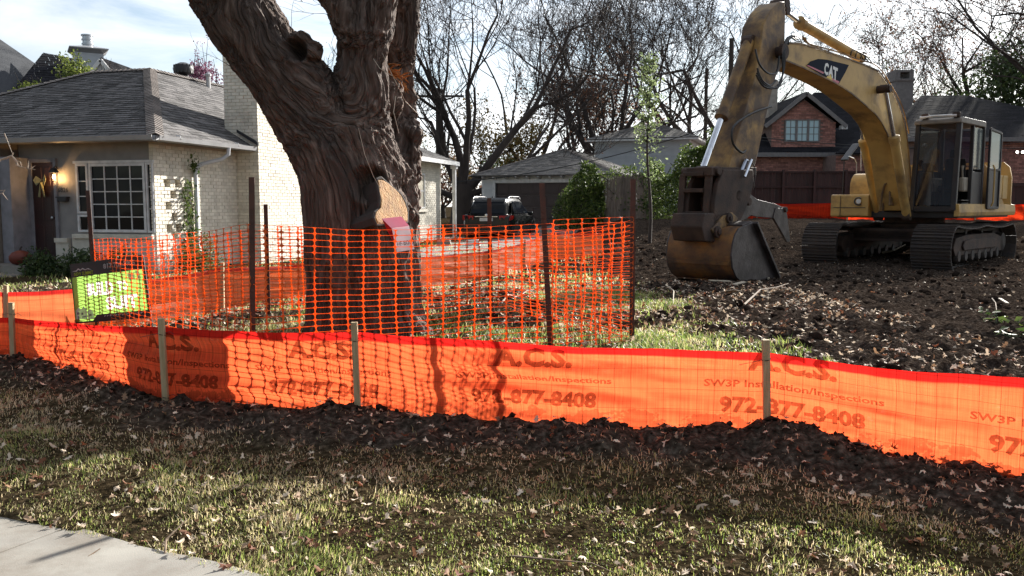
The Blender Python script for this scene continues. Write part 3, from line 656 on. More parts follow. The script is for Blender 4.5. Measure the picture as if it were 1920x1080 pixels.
# rotten orange wood in the torn crotch
mb = MB()
M['rot'] = mat('orange_rotten_wood', (.45, .16, .03), .9, (.25, .09, .025), 12, bump=.6)
for i in range(150):
    t = random.random(); c = at(708 + 42 * t + random.gauss(0, 3), 128 + 26 * t + random.gauss(0, 5), (9.38 + .2 * t + random.random() * .12) * TK)
    d = Vector((random.gauss(.03, .03), random.gauss(0, .02), random.gauss(-.02, .035))); mb.tube([c, c + d, c + d * 1.6 + Vector((0, 0, -.02))], [.012, .009, .003], 4)
rel(tree, mb.build('torn_wood', M['rot'], None))
# hanging cord / dead vines on the trunk
M['cord'] = mat('pale_cord', (.5, .42, .33), .8)
mb = MB()
def cordp(pts, r=.0035): mb.tube([at(q[0], q[1], q[2] * TK) for q in pts], r, 4)
cordp([(717, 100, 9.0), (735, 140, 8.9), (760, 190, 9.1), (785, 215, 9.3)]); cordp([(672, 240, 8.55), (684, 290, 8.5), (700, 330, 8.5), (712, 352, 8.5)]); cordp([(742, 180, 9.2), (738, 210, 9.1), (748, 250, 9.1)], .004); cordp([(700, 110, 8.9), (712, 128, 8.85), (735, 142, 8.9)])
rel(tree, mb.build('dangling_vine', M['cord'], None))
mb = MB()
random.seed(5)
def twig(p, d, l, r, dep):
    pts = [p]; 
    for i in range(4): d = (d + Vector([random.gauss(0, .12) for _ in range(3)])).normalized(); pts.append(pts[-1] + d * l / 4)
    mb.tube(pts, [r, r * .8, r * .6, r * .45, r * .2], 4)
    if dep:
        for i in (2, 3, 4): twig(pts[i], (d + Vector([random.gauss(0, .5) for _ in range(3)])).normalized(), l * .6, r * .5, dep - 1)
for px, py, Y_, d in ((625, 30, 8.9, (-.8, -.2, .1)), (618, 18, 8.9, (-.7, 0, .5)), (545, 60, 8.9, (.2, .1, 1)), (765, 60, 9.7, (.6, 0, .5)), (768, 100, 9.8, (.7, 0, .1)), (440, 130, 9.1, (-.6, 0, .5))):
    twig(at(px, py, Y_ * TK), Vector(d), .34, .003, 1)
rel(tree, mb.build('twigs', M['bark_far'], None))

# plastic flyer box hanging below the sawn face
fb = empty('flyer_box', at(745, 470, 7.3), label='white and pink info flyer box marked HF-BOX hung tilted on the sawn tree stub', cat='flyer box')
M['paper_white'] = mat('white_plastic_panel', (.85, .85, .88), .4, trans=.25); M['pink'] = mat('pink_translucent_lid', (.85, .42, .52), .3, (.8, .48, .56), 3, trans=.35); M['red_plastic'] = mat('red_plastic', (.55, .02, .03), .4)
pl = Vector((0, 8.38, 0)); nf = Vector((.1, -1, .12)).normalized(); pl = at(745, 440, 7.32)
def fq(x, y, d=0): return onplane(x, y, pl, nf) + nf * d
mb = MB(); mb.prism([fq(734, 425), (fq(767, 422)), fq(777, 467), fq(744, 473)], nf * -.012); rel(fb, mb.build('panel', M['paper_white'], None))
mb = MB(); mb.prism([fq(716, 410, .004), fq(753, 406, .004), fq(767, 424, .03), fq(734, 428, .03)], nf * -.006); rel(fb, mb.build('lid', M['pink'], None))
mb = MB(); mb.prism([fq(716, 410, -.006), fq(734, 428, -.004), fq(744, 473, -.02), fq(738, 455, -.09), fq(722, 425, -.10)], (0.004, .004, 0)); rel(fb, mb.build('side', M['red_plastic'], None))
o_ = fq(746, 462, .003); ux = (fq(774, 457, .003) - o_); uy = (fq(744, 454, .003) - o_)
rel(fb, text_on('printed_lettering', 'HF-BOX', lambda x, y: o_ + ux * x + uy * y, 1, 1, M['black_plastic'], None, .0))
# ------------------------------------------------------------------ shared building helpers
def clip_band(poly, k0, k1):
    """clip 2D convex polygon to k0<=y<=k1"""
    def cl(P, c, sgn):
        o = []
        for i in range(len(P)):
            a, b = P[i], P[(i + 1) % len(P)]; da, db = (a[1] - c) * sgn, (b[1] - c) * sgn
            if da >= 0: o.append(a)
            if (da >= 0) != (db >= 0):
                t = da / (da - db); o.append((a[0] + (b[0] - a[0]) * t, a[1] + (b[1] - a[1]) * t))
        return o
    P = cl(poly, k0, 1)
    return cl(P, k1, -1) if P else P
def shingles(name, poly, material, parent, course=.14, tab=.32, seed=1, deck=None, thick=.05, lift=.016, jit=.02):
    """poly: 3D polygon, first edge = eave.  Builds a deck slab and overlapping tabs course by course"""
    rnd = random.Random(seed); P = [Vector(p) for p in poly]; o = P[0]; ex = (P[1] - P[0]).normalized(); n = ex.cross(P[2] - P[0]).normalized()
    if n.z < 0: n = -n
    ey = n.cross(ex).normalized()
    if (sum(P, Vector()) / len(P) - o).dot(ey) < 0: ey = -ey
    Q = [((p - o).dot(ex), (p - o).dot(ey)) for p in P]; H = max(q[1] for q in Q)
    mb = MB(); mb.prism([p + n * 0 for p in P], n * -thick); mb.build('roof_deck', deck or material, parent)
    mb = MB(); k = 0
    while k * course < H:
        y0, y1 = k * course, min((k + 1) * course + .03, H); C = clip_band(Q, y0, min((k + 1) * course, H))
        if len(C) > 2:
            lowx = [c[0] for c in C if c[1] < y0 + 1e-4] or [c[0] for c in C]; hx = [c[0] for c in C if c[1] > y0 + 1e-4] or lowx
            a0, a1 = min(lowx), max(lowx); b0, b1 = min(hx), max(hx)
            if k == 0 or True:
                x = a0 - rnd.random() * tab
                while x < a1:
                    w = tab * rnd.choice((.6, 1, 1, 1.3)); xa = max(x, a0) + .004; xb = min(x + w, a1) - .004; x += w
                    if xb - xa < .03: continue
                    f = lambda v: min(max(v, b0), b1)
                    l = lift * rnd.uniform(.7, 1.25); yj = y0 - rnd.random() * jit * (k > 0)
                    mb.av = rnd.random()
                    A = o + ex * xa + ey * yj; B = o + ex * xb + ey * yj; Cc = o + ex * f(xb) + ey * y1; Dd = o + ex * f(xa) + ey * y1
                    mb.poly([A + n * l, B + n * l, Cc + n * .004, Dd + n * .004]); mb.poly([A, B, B + n * l, A + n * l])
        k += 1
    r = mb.build(name, material, parent, recalc=False); r['kind'] = 'stuff'; return r
def ridge_caps(p, q, material, parent, n1, n2, w=.14, step=.14, seed=2):
    rnd = random.Random(seed); p = Vector(p); q = Vector(q); d = (q - p); L_ = d.length; d.normalize(); n1 = Vector(n1).normalized(); n2 = Vector(n2).normalized()
    a = d.cross(n1).normalized(); b_ = d.cross(n2).normalized(); up = (n1 + n2).normalized()
    if a.z > 0: a = -a
    if b_.z > 0: b_ = -b_
    mb = MB(); s = 0
    while s < L_:
        mb.av = rnd.random(); P0 = p + d * s; P1 = p + d * min(s + step + .03, L_); h0 = .045; h1 = .026
        mb.poly([P0 + up * h0, P1 + up * h1, P1 + a * w + up * (h1 - .01), P0 + a * w + up * (h0 - .01)])
        mb.poly([P0 + up * h0, P0 + b_ * w + up * (h0 - .01), P1 + b_ * w + up * (h1 - .01), P1 + up * h1])
        mb.poly([P0 + up * h0, P0 + a * w + up * (h0 - .01), P0 + a * w + up * (h0 - .03), P0 + up * (h0 - .02)]); mb.poly([P0 + up * h0, P0 + b_ * w + up * (h0 - .01), P0 + b_ * w + up * (h0 - .03), P0 + up * (h0 - .02)])
        s += step
    r = mb.build('ridge_caps', material, parent, recalc=False); r['kind'] = 'stuff'; return r

BRK = {}
def brick_mesh(L_, h, t, material):
    k = (round(L_, 3), round(h, 3), round(t, 3), material.name)
    if k not in BRK:
        mb = MB(); mb.cbox((0, 0, 0), (L_, t, h), .005); o = mb.build('brick', material); BRK[k] = o.data; bpy.data.objects.remove(o)
    return BRK[k]
def brick_wall(parent, org, ang, W, z0, z1, material, fmaterial, keep=None, single=0, bl=.2, bh=.066, j=.011, t=.09, seed=1, skip=None):
    """bricks on a wall: org local corner, ang rotation about z of the wall's +x direction, front faces local -y. keep(x,z) filter. the `single` first bricks become objects"""
    rnd = random.Random(seed); mb = MB(); cnt = 0; row = 0; z = z0; ca, sa = math.cos(ang), math.sin(ang)
    rows = []
    while z + bh <= z1 + .001: rows.append((row, z)); z += bh + j; row += 1
    for row, z in (rows if single <= 0 else rows[::-1]):
        x = -(bl + j) / 2 * (row % 2)
        while x < W - .02:
            xa, xb = max(x, 0), min(x + bl, W); x += bl + j
            if xb - xa < .04: continue
            if keep and not keep((xa + xb) / 2, z + bh / 2): continue
            if skip:
                for hx0, hx1 in skip(z + bh / 2):
                    if hx0 < xb and hx1 > xa:
                        if hx0 - xa > xb - hx1: xb = max(hx0, xa)
                        else: xa = min(hx1, xb)
                if xb - xa < .02: continue
            dy = rnd.uniform(-.004, .003)
            full = abs((xb - xa) - bl) < 1e-4 or abs((xb - xa) - (bl - j) / 2) < .01
            if cnt < single and full:
                L_ = bl if (xb - xa) > bl * .8 else (bl - j) / 2
                o = bpy.data.objects.new('brick', brick_mesh(L_, bh, t, material)); col.objects.link(o); o.parent = parent
                lx, ly = xa, dy; o.location = (org[0] + ca * lx - sa * ly, org[1] + sa * lx + ca * ly, z); o.rotation_euler = (rnd.uniform(-.006, .006), 0, ang); cnt += 1
            else:
                mb.av = rnd.random(); mb.T = Matrix.Translation((org[0], org[1], 0)) @ Matrix.Rotation(ang, 4, 'Z')
                c = .004
                mb.loft([[(xa + c, dy, zz_), (xb - c, dy, zz_), (xb, dy + c, zz_), (xb, t, zz_), (xa, t, zz_), (xa, dy + c, zz_)] for zz_ in (z, z + bh)])
    if mb.v: r = mb.build('brickwork', fmaterial, parent); r['kind'] = 'stuff'

def window(parent, org, ang, w, h, cols, rows, frame=.06, mun=.022, fm=None, gm=None, depth=.06, name='window', sub=True):
    """org = lower-left corner, front faces local -y after rotation"""
    fm = fm or M['white_trim']; gm = gm or M['glass']; T = Matrix.Translation(org) @ Matrix.Rotation(ang, 4, 'Z')
    mb = MB(); mb.T = T
    mb.box((0, -.02, 0), (frame, depth, h)); mb.box((w - frame, -.02, 0), (w, depth, h)); mb.box((frame, -.018, h - frame), (w - frame, depth, h)); mb.box((frame, -.018, 0), (w - frame, depth, frame))
    f = mb.build(name, fm, parent); iw, ih = w - 2 * frame, h - 2 * frame
    for c in range(1, cols):
        x = frame + iw * c / cols; mb = MB(); mb.T = T; mb.box((x - mun / 2, 0, frame), (x + mun / 2, .03, h - frame)); mb.build('muntin', fm, f)
    for r_ in range(1, rows):
        z = frame + ih * r_ / rows; mb = MB(); mb.T = T; mb.box((frame, .002, z - mun / 2), (w - frame, .028, z + mun / 2)); mb.build('muntin', fm, f)
    for c in range(cols):
        for r_ in range(rows):
            mb = MB(); mb.T = T; x0 = frame + iw * c / cols; z0_ = frame + ih * r_ / rows; dx = random.uniform(-.002, .002)
            mb.poly([(x0, .02 + dx, z0_), (x0 + iw / cols, .02 - dx, z0_), (x0 + iw / cols, .02 - dx * .5, z0_ + ih / rows), (x0, .02 + dx * .7, z0_ + ih / rows)]); mb.build('pane', gm, f)
    return f

def leaf_cloud(name, P, size, material, parent=None, seed=1, flat=0.0, lobes=False, up=None, fold=.25):
    """one small folded leaf at each point of P (n,3); world coordinates"""
    r = np.random.default_rng(seed); n = len(P); P = np.asarray(P, float)
    s = size * r.uniform(.6, 1.35, n)
    a = r.normal(size=(n, 3)); a[:, 2] *= (1 - flat); a /= np.linalg.norm(a, axis=1)[:, None]
    b = r.normal(size=(n, 3)); b[:, 2] *= (1 - flat); b -= np.sum(a * b, 1)[:, None] * a; b /= np.linalg.norm(b, axis=1)[:, None] + 1e-9
    c = np.cross(a, b)
    o = s[:, None]
    V = np.stack([P - a * o * .5, P + b * o * .28 + c * o * fold * .5 - a * o * .05, P + a * o * .55, P - b * o * .28 + c * o * fold * .5 - a * o * .05], 1).reshape(-1, 3)
    i = np.arange(n) * 4
    F = np.concatenate([np.stack([i, i + 1, i + 2], 1), np.stack([i, i + 2, i + 3], 1)])
    rv = r.random(n); return np_mesh(name, V, F, material, None, fa={'rnd': np.concatenate([rv, rv])})
def leaf_mat(name, c, c2, trans=.45, rough=.5):
    m, nt, out = nodes(name); L = nt.links.new
    a = N(nt, 'ShaderNodeAttribute', attribute_name='rnd'); r = ramp(nt, [(0, c), (.5, tuple((x + y) / 2 for x, y in zip(c, c2))), (1, c2)]); L(a.outputs['Fac'], r.inputs[0])
    p = N(nt, 'ShaderNodeBsdfPrincipled'); p.inputs['Roughness'].default_value = rough; p.inputs['Specular IOR Level'].default_value = .4; L(r.outputs[0], p.inputs['Base Color'])
    t = N(nt, 'ShaderNodeBsdfTranslucent'); L(r.outputs[0], t.inputs[0]); ms = N(nt, 'ShaderNodeMixShader'); ms.inputs[0].default_value = trans
    L(p.outputs[0], ms.inputs[1]); L(t.outputs[0], ms.inputs[2]); L(ms.outputs[0], out.inputs[0]); return m
M['leaf_green'] = leaf_mat('fresh_green_leaf', (.09, .13, .025), (.26, .30, .07))
M['leaf_dark'] = leaf_mat('dark_green_leaf', (.025, .05, .018), (.08, .12, .035), .3)
M['leaf_ivy'] = leaf_mat('ivy_leaf', (.03, .06, .015), (.15, .20, .045), .35, .6)
M['leaf_purple'] = leaf_mat('purple_leaf', (.16, .06, .11), (.34, .16, .23), .4)
M['leaf_brown'] = leaf_mat('brown_leaf', (.10, .045, .03), (.20, .11, .07), .35)
M['leaf_sap'] = leaf_mat('pale_green_leaf', (.12, .17, .07), (.30, .36, .17), .5)
M['leaf_yellow'] = leaf_mat('ochre_leaf', (.14, .12, .03), (.32, .20, .06), .4)

# ------------------------------------------------------------------ the brick house on the left
HX, HY, HR = -7.2, 17.3, R(75)
house = empty('brick_house', (HX, HY, 0), HR, label='single storey cream brick house with hip shingle roof and tall brick chimney at left', cat='house')
hw_ = MB()                                   # wall core, local x along the right-hand side wall, y along the front
hw_.box((.11, .11, .1), (13.4, 8.1, 2.88)); hw_.box((0.012, .012, .1), (.3, .11, 2.88)); hw_.box((.95, .012, .1), (17.0, .11, 2.88)); hw_.box((.3, .012, .1), (.95, .11, .9)); hw_.box((.3, .012, 2.2), (.95, .11, 2.88))
hw_.box((13.4, .11, .1), (17.0, 6, 3.3)); hw_.box((13.0, .013, 2.88), (17.0, .11, 3.3))
hw_.build('wall_core', M['mortar'], house)
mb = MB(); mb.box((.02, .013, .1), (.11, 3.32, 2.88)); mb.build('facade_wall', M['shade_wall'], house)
mb = MB(); mb.box((-.55, 3.34, .1), (.11, 3.6, 2.88)); mb.box((-.55, 3.6, .1), (3, 8.1, 2.88)); M['porch_brick'] = mat('shade_darkened_brick', (.20, .165, .135), .9, (.15, .125, .10), 6, facernd=.1, bump=.3); mb.build('porch_wall', M['porch_brick'], house)  # brick colour darkened to paint in the deep porch shade
holes = [(.40, 2.07), (.74, 2.07), (.58, 1.84), (.42, 1.61), (.60, 1.38), (.42, 1.16), (.72, 1.16), (.60, .95)]
def hole(z): return [(hx - .09, hx + .09) for hx, hz in holes if abs(z - hz) < .077]
brick_wall(house, (0, 0), 0, 2.95, .3, 2.86, M['cream_brick'], M['cream_brick_f'], skip=hole, seed=3, bl=.19, t=.10)
brick_wall(house, (13.0, 0), 0, 4.0, .3, 3.28, M['cream_brick'], M['cream_brick_f'], seed=4, keep=lambda x, z: not (.72 < x < 2.4 and 1.4 < z < 2.86), t=.02)
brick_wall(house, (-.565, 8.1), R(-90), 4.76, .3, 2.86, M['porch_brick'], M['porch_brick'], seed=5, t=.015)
# porch side reveal and sill
mb = MB(); mb.box((-.12, .02, .93), (.02, 1.95, 1.02)); mb.box((-.06, .02, .30), (.02, 2.0, .93)); mb.build('window_sill', M['cream_brick_f'], house, bevel=.005)
mb = MB(); mb.box((-.10, 2.1, .84), (.02, 2.42, .93)); mb.box((-.06, 2.1, .3), (.02, 2.42, .84)); mb.build('stone_ledge', M['cream_brick_f'], house)
def fwin(b0, b1, z0, z1, cols, rows, fr=.05):
    return window(house, (-.01, b1, z0), R(-90), b1 - b0, z1 - z0, cols, rows, fr, .02)
fwin(.20, 1.55, 1.06, 2.46, 4, 5, .055); fwin(1.575, 1.87, 1.42 + .02, 2.46, 1, 3, .045); fwin(1.575, 1.87, 1.06, 1.42, 1, 1, .045); fwin(.012, .18, 1.06, 2.46, 1, 3, .035)
mb = MB(); mb.box((-.035, .0, 2.465), (.02, 1.92, 2.52)); mb.build('window_head', M['white_trim'], house)
# door
M['door'] = mat('dark_red_door', (.035, .012, .012), .4, (.025, .01, .01), 3)
mb = MB(); mb.box((-.02, 2.42, .45), (.03, 2.96, 2.50)); dr = mb.build('door', M['door'], house)
for z0_, z1_ in ((.6, 1.2), (1.3, 1.9), (2.0, 2.4)):
    mb = MB(); mb.cbox((-.03, 2.50, z0_), (-.015, 2.66, z1_)); mb.cbox((-.03, 2.72, z0_), (-.015, 2.88, z1_)); pnl = mb.build('door_panel', M['door'], dr); pnl['kind'] = 'stuff'
mb = MB(); mb.lathe((-.06, 2.48, 1.35), [(.0, -.02), (.028, -.012), (.03, .01), (.0, .022)], 10, (-1, 0, 0)); mb.build('door_knob', M['metal'], dr)
M['door_trim'] = mat('shade_darkened_trim', (.24, .235, .26), .6)  # white casing greyed, porch shade put into its colour
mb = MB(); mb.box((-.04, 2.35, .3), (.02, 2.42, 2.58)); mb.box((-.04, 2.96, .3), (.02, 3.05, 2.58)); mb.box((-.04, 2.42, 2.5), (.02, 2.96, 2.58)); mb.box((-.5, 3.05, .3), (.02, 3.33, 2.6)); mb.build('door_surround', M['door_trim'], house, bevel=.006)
mb = MB(); mb.box((-1.1, 2.2, .1), (-.02, 3.33, .42)); mb.box((-1.5, 2.2, .1), (-1.1, 3.33, .26)); mb.build('porch_step', M['concrete'], house, bevel=.01)
# lamp
lp = MB(); lp.tube([(-.02, 2.30, 2.36), (-.08, 2.30, 2.42), (-.14, 2.30, 2.38)], .012, 6); lp.lathe((-.14, 2.30, 2.28), [(.01, .10), (.05, .09), (.09, .03), (.10, .0), (.02, .0)], 14)
lp.lathe((-.14, 2.30, 2.10), [(.03, .0), (.045, .01), (.0, .011)], 12)
for k in range(4): a = k * math.pi / 2; lp.tube([(-.14 + .04 * math.cos(a), 2.30 + .04 * math.sin(a), 2.10), (-.14 + .055 * math.cos(a), 2.30 + .055 * math.sin(a), 2.28)], .004, 4)
lo = lp.build('wall_lamp', M['dark_metal'], house)
mb = MB(); mb.lathe((-.14, 2.30, 2.20), [(.0, -.05), (.025, -.03), (.03, .0), (.02, .035), (.0, .05)], 10); mb.build('bulb', emis('warm_lamp_glow', (1, .62, .25), 14), lo, smooth=True)
pl_ = bpy.data.lights.new('lamp_glow', 'POINT'); pl_.energy = 5; pl_.color = (1, .55, .2); pl_.shadow_soft_size = .03; plo = bpy.data.objects.new('lamp_glow', pl_); col.objects.link(plo); plo.parent = house; plo.location = (-.145, 2.30, 2.13)
o_ = text_on('house_number', '6826', lambda x, y: (-.035, 2.32 - x, 1.88 + y), .26, .10, M['dark_metal'], house, .02)
mb = MB(); mb.cbox((-.09, 2.08, 1.69), (.0, 2.30, 1.77), .008); mb.box((-.10, 2.06, 1.765), (.0, 2.33, 1.79)); mb.build('mailbox', M['dark_metal'], house)
# white shutter strip beside the big window and soffits, fascia, gutters
EZ = 2.90
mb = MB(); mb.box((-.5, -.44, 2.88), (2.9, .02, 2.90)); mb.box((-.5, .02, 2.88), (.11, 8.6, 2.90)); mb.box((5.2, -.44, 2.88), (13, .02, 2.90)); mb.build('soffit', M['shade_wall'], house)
def gutter(p, q, nrm):
    p = Vector(p); q = Vector(q); nrm = Vector(nrm); pr = [(0, 0), (.09, .02), (.11, .11), (.095, .11), (.08, .03), (.012, .015), (.012, .11), (0, .11)]
    mb = MB(); mb.loft([[a + nrm * x + Vector((0, 0, z)) for x, z in pr] for a in (p, q)]); mb.build('gutter', M['gutter'], house)
gutter((-.5, -.45, 2.85), (2.93, -.45, 2.85), (0, -1, 0)); gutter((-.51, -.45, 2.852), (-.51, 8.6, 2.852), (-1, 0, 0)); gutter((5.25, -.45, 2.85), (13.0, -.45, 2.85), (0, -1, 0))
for x in (.15, 2.2): mb = MB(); mb.tube([(x, -.44, 3.0), (x + .01, -.52, 2.99), (x, -.56, 2.93)], .012, 5); mb.build('gutter_hanger', M['white_trim'], house)
M['downspout'] = mat('pale_downspout', (.55, .56, .58), .45, (.48, .49, .51), 4)
mb = MB(); mb.tube([(1.85, -.51, 2.87), (1.83, -.51, 2.72), (1.75, -.42, 2.62), (1.42, -.12, 2.50), (1.30, -.07, 2.42), (1.27, -.06, 2.30), (1.26, -.06, .3)], [.045] * 7, 8); mb.build('downspout', M['downspout'], house, smooth='auto')
# roof
PK = Vector((3.9, 3.0, 4.99)); EC = Vector((-.5, -.45, 2.95))
B1 = Vector((3.9, 4.7, 4.99)); B2 = Vector((-.5, 8.6, 2.95))
fl = [EC, Vector((-.5, 12.3, 2.95)), B2, B1, PK]
shingles('shingles', [B2, EC, PK, B1], M['shingle'], house, seed=11, lift=.022)
ridge_caps(B2 + Vector((0, 0, .02)), B1 + Vector((0, 0, .02)), M['shingle_cap'], house, (-2.04, 0, 4.4), (0, 2.04, 3.9), w=.14)
RR = Vector((13.6, 3.0, 4.99))
shingles('shingles', [EC, Vector((13.2, -.45, 2.95)), Vector((13.2, 3.0, 4.99)), PK], M['shingle'], house, seed=12)
nR = Vector((0, -2.04, 3.45)); nF = Vector((-2.04, 0, 4.4))
ridge_caps(EC + Vector((0, 0, .02)), PK + Vector((0, 0, .02)), M['shingle_cap'], house, nR, nF, w=.17)
ridge_caps(PK + Vector((0, 0, .02)), (13.2, 3.0, 5.01), M['shingle_cap'], house, nR, (0, 2, 3.45)); ridge_caps(PK + Vector((0, 0, .02)), B1 + Vector((0, 0, .02)), M['shingle_cap'], house, nF, (2, 0, 4.4))
mb = MB(); mb.poly([PK, (13.2, 3.0, 4.99), (13.2, 7, 3.2), (7, 9, 3.2), B1]); mb.poly([B2, B1, (8, 8.6, 2.95)]); mb.poly([B1, (8, 8.6, 2.95), (7, 9, 3.2)]); mb.build('back_roof', M['shingle'], house)
# rear wing roof
shingles('shingles', [(12.6, -.5, 3.32), (17.8, -.5, 3.32), (16.2, 2.6, 4.6), (12.6, 2.6, 4.6)], M['shingle'], house, seed=13)
shingles('shingles', [(17.8, -.5, 3.32), (17.8, 6, 3.32), (16.2, 2.6, 4.6)], M['shingle'], house, seed=14)
mb = MB(); mb.box((12.6, -.5, 3.27), (17.8, .0, 3.30)); mb.box((17.0, 0, 3.27), (17.8, 6, 3.30)); mb.box((12.6, -.53, 3.18), (17.8, -.5, 3.33)); mb.build('eave_trim', M['white_trim'], house)
window(house, (13.9, -.0, 1.5), 0, 1.35, 1.3, 1, 2, .06, .05, sub=False)
mb = MB(); mb.box((13.75, -.08, 1.38), (15.4, .02, 1.48)); mb.build('window_sill', M['cream_brick_f'], house)
mb = MB(); mb.box((17.55, -.42, .2), (17.68, -.29, 3.2)); mb.box((17.5, -.47, .2), (17.73, -.24, .36)); mb.box((17.5, -.47, 3.06), (17.73, -.24, 3.2)); mb.build('porch_post', M['white_trim'], house, bevel=.008)
mb = MB(); mb.box((17.4, -.6, .1), (19, 5, .3)); mb.build('porch_slab', M['concrete'], house)
# roof vents
mb = MB(); mb.lathe((5.6, 3.25, 4.85), [(.14, 0), (.14, .25), (.10, .27), (.24, .33), (.27, .43), (.24, .53), (.10, .60), (0, .61)], 18)
tv = mb.build('roof_turbine', M['dark_metal'], house, smooth='auto')
for k in range(16): a = k * math.pi / 8; mb = MB(); mb.bar((5.6 + .25 * math.cos(a), 3.25 + .25 * math.sin(a), 5.17), (5.6 + .25 * math.cos(a + .2), 3.25 + .25 * math.sin(a + .2), 5.39), .05, .008, (math.cos(a), math.sin(a), 0)); mb.build('vane', M['dark_metal'], tv)
mb = MB(); mb.cyl((5.9, 2.7, 4.75), (5.9, 2.7, 5.12), .06); mb.lathe((5.9, 2.7, 5.12), [(.09, 0), (.09, .05), (0, .10)], 10); mb.build('vent_pipe', M['gutter'], house)
mb = MB(); mb.cyl((10.6, 2.6, 4.7), (10.6, 2.6, 5.05), .06); mb.lathe((10.6, 2.6, 5.0), [(.11, 0), (.13, .04), (.04, .12), (0, .13)], 10); mb.build('vent_pipe', M['dark_metal'], house)
# chimney
mb = MB(); mb.box((2.975, -.55, .1), (5.15, .3, 4.25)); mb.box((2.975, -.55, 4.25), (4.40, .3, 5.88)); mb.prism([(4.40, -.55, 4.25), (5.15, -.55, 4.25), (4.40, -.55, 4.75)], (0, .85, 0)); ch = mb.build('chimney', M['mortar'], house)
W_ = 2.175
kp = lambda x, z: z < 4.25 or x < 1.43 or (z < 4.75 and x < 1.43 + .72 * (4.75 - z) / .5)
brick_wall(ch, (2.96, -.565), 0, 2.205, .30, 5.86, M['cream_brick'], M['cream_brick_f'], keep=kp, single=210, t=.025, seed=7)
brick_wall(ch, (2.958, .30), R(-90), .865, .30, 5.86, M['cream_brick'], M['cream_brick_f'], single=90, t=.025, seed=8)
mb = MB(); mb.box((2.93, -.60, 5.88), (4.44, .35, 5.96)); mb.box((3.2, -.35, 5.96), (3.5, -.05, 6.12)); mb.box((3.8, -.35, 5.96), (4.1, -.05, 6.12)); mb.build('chimney_cap', M['cream_brick_f'], ch, bevel=.01)
mb = MB(); mb.prism([(2.90, -.60, 2.98), (2.90, -.05, 3.30), (2.90, -.05, 3.36), (2.90, -.60, 3.06)], (.06, 0, 0)); mb.build('flashing', M['dark_metal'], house)

# things on / by the house
bw = empty('door_bow', house.matrix_basis @ Vector((-.05, 2.68, 2.1)), label='pale yellow ribbon bow hanging on the dark front door of the left house', cat='bow')
M['ribbon'] = mat('pale_yellow_ribbon', (.40, .38, .20), .7, trans=.2)
def rb(name, pts):
    mb = MB(); mb.prism([house.matrix_basis @ Vector((-.05 - .02 * i, b_, z)) for i, (b_, z) in enumerate(pts)], (-.004, -.006, 0)); o = mb.build(name, M['ribbon']); return rel(bw, o)
rb('loop', [(2.69, 2.14), (2.82, 2.22), (2.87, 2.13), (2.78, 2.02)]); rb('loop', [(2.67, 2.14), (2.60, 2.24), (2.55, 2.16), (2.58, 2.03)]); rb('tail', [(2.70, 2.10), (2.79, 1.78), (2.74, 1.80), (2.70, 1.77), (2.66, 2.08)]); rb('tail', [(2.68, 2.10), (2.64, 1.78), (2.60, 1.80), (2.57, 1.77), (2.65, 2.08)])
pk = house.matrix_basis @ Vector((-1.2, 3.2, 0)); pk = house.matrix_basis @ Vector((-.9, 2.5, .42))
pump = empty('pumpkin', (pk.x, pk.y, .42), label='dull red orange pumpkin in the shade by the front door', cat='pumpkin')
mb = MB(); rings = []
for z, r_ in ((0, .06), (.03, .15), (.10, .20), (.18, .20), (.25, .15), (.29, .05)):
    rings.append([(r_ * (1 + .06 * math.cos(8 * a)) * math.cos(a), r_ * (1 + .06 * math.cos(8 * a)) * math.sin(a), z) for a in [k * math.pi / 16 for k in range(32)]])
mb.loft(rings); mb.build('rind', mat('pumpkin_rind', (.16, .028, .012), .6, (.12, .02, .01), 4), pump, smooth=True)
mb = MB(); mb.tube([(0, 0, .28), (.01, 0, .33), (.04, 0, .37)], [.025, .018, .014], 6); mb.build('stem', M['bark_far'], pump)
def shrub(name, label, cat, ctr, rad, n, size, material, seed, group=None, stems=6, zscale=1, yscale=1):
    r = np.random.default_rng(seed); t = empty(name, ctr, label=label, cat=cat)
    if group: t['group'] = group
    P = r.normal(size=(n, 3)); P /= np.linalg.norm(P, axis=1)[:, None]; lum = 1 + .35 * vn(P[:, 0] * 2.3, P[:, 1] * 2.3, P[:, 2] * 2.3, s=seed)
    P = P * (r.random(n) ** .4 * lum)[:, None] * rad; P[:, 2] = np.abs(P[:, 2] + rad * .3) * zscale; P[:, 1] *= yscale
    P += np.array(ctr); rel(t, leaf_cloud('foliage', P, size, material, seed=seed))
    mb = MB(); rr = random.Random(seed)
    for k in range(stems):
        a = rr.uniform(0, 6.28); e = Vector((math.cos(a) * rad * .6, math.sin(a) * rad * .6 * yscale, rad * zscale * rr.uniform(.7, 1.1))); mb.tube([Vector(ctr), Vector(ctr) + e * .5 + Vector((rr.gauss(0, .05), 0, .05)), Vector(ctr) + e], [.02, .012, .004], 5)
    rel(t, mb.build('stems', M['bark_far'])); return t
hp = lambda a, b_: house.matrix_basis @ Vector((a, b_, 0))
for i, (a, b_, rd, lb) in enumerate(((-.6, .35, .42, 'dark shrub under the right half of the big front window'), (-.7, 1.2, .45, 'dark shrub under the left half of the big front window'), (-.9, 2.0, .40, 'dark shrub between the window and the front door'), (-1.4, 3.9, .50, 'dark shrub at the far left in front of the porch wall'))):
    c = hp(a, b_); shrub('shrub', lb, 'shrub', (c.x, c.y, gz0(c.x, c.y)), rd, 1600, .07, M['leaf_dark'], 100 + i, 'shrubs before the left house')
c = hp(.85, -.35); shrub('shrub', 'sunlit dry leafed shrub at the foot of the pierced brick wall', 'shrub', (c.x, c.y, gz0(c.x, c.y)), .48, 1500, .07, M['leaf_ivy'], 120, zscale=1.2)
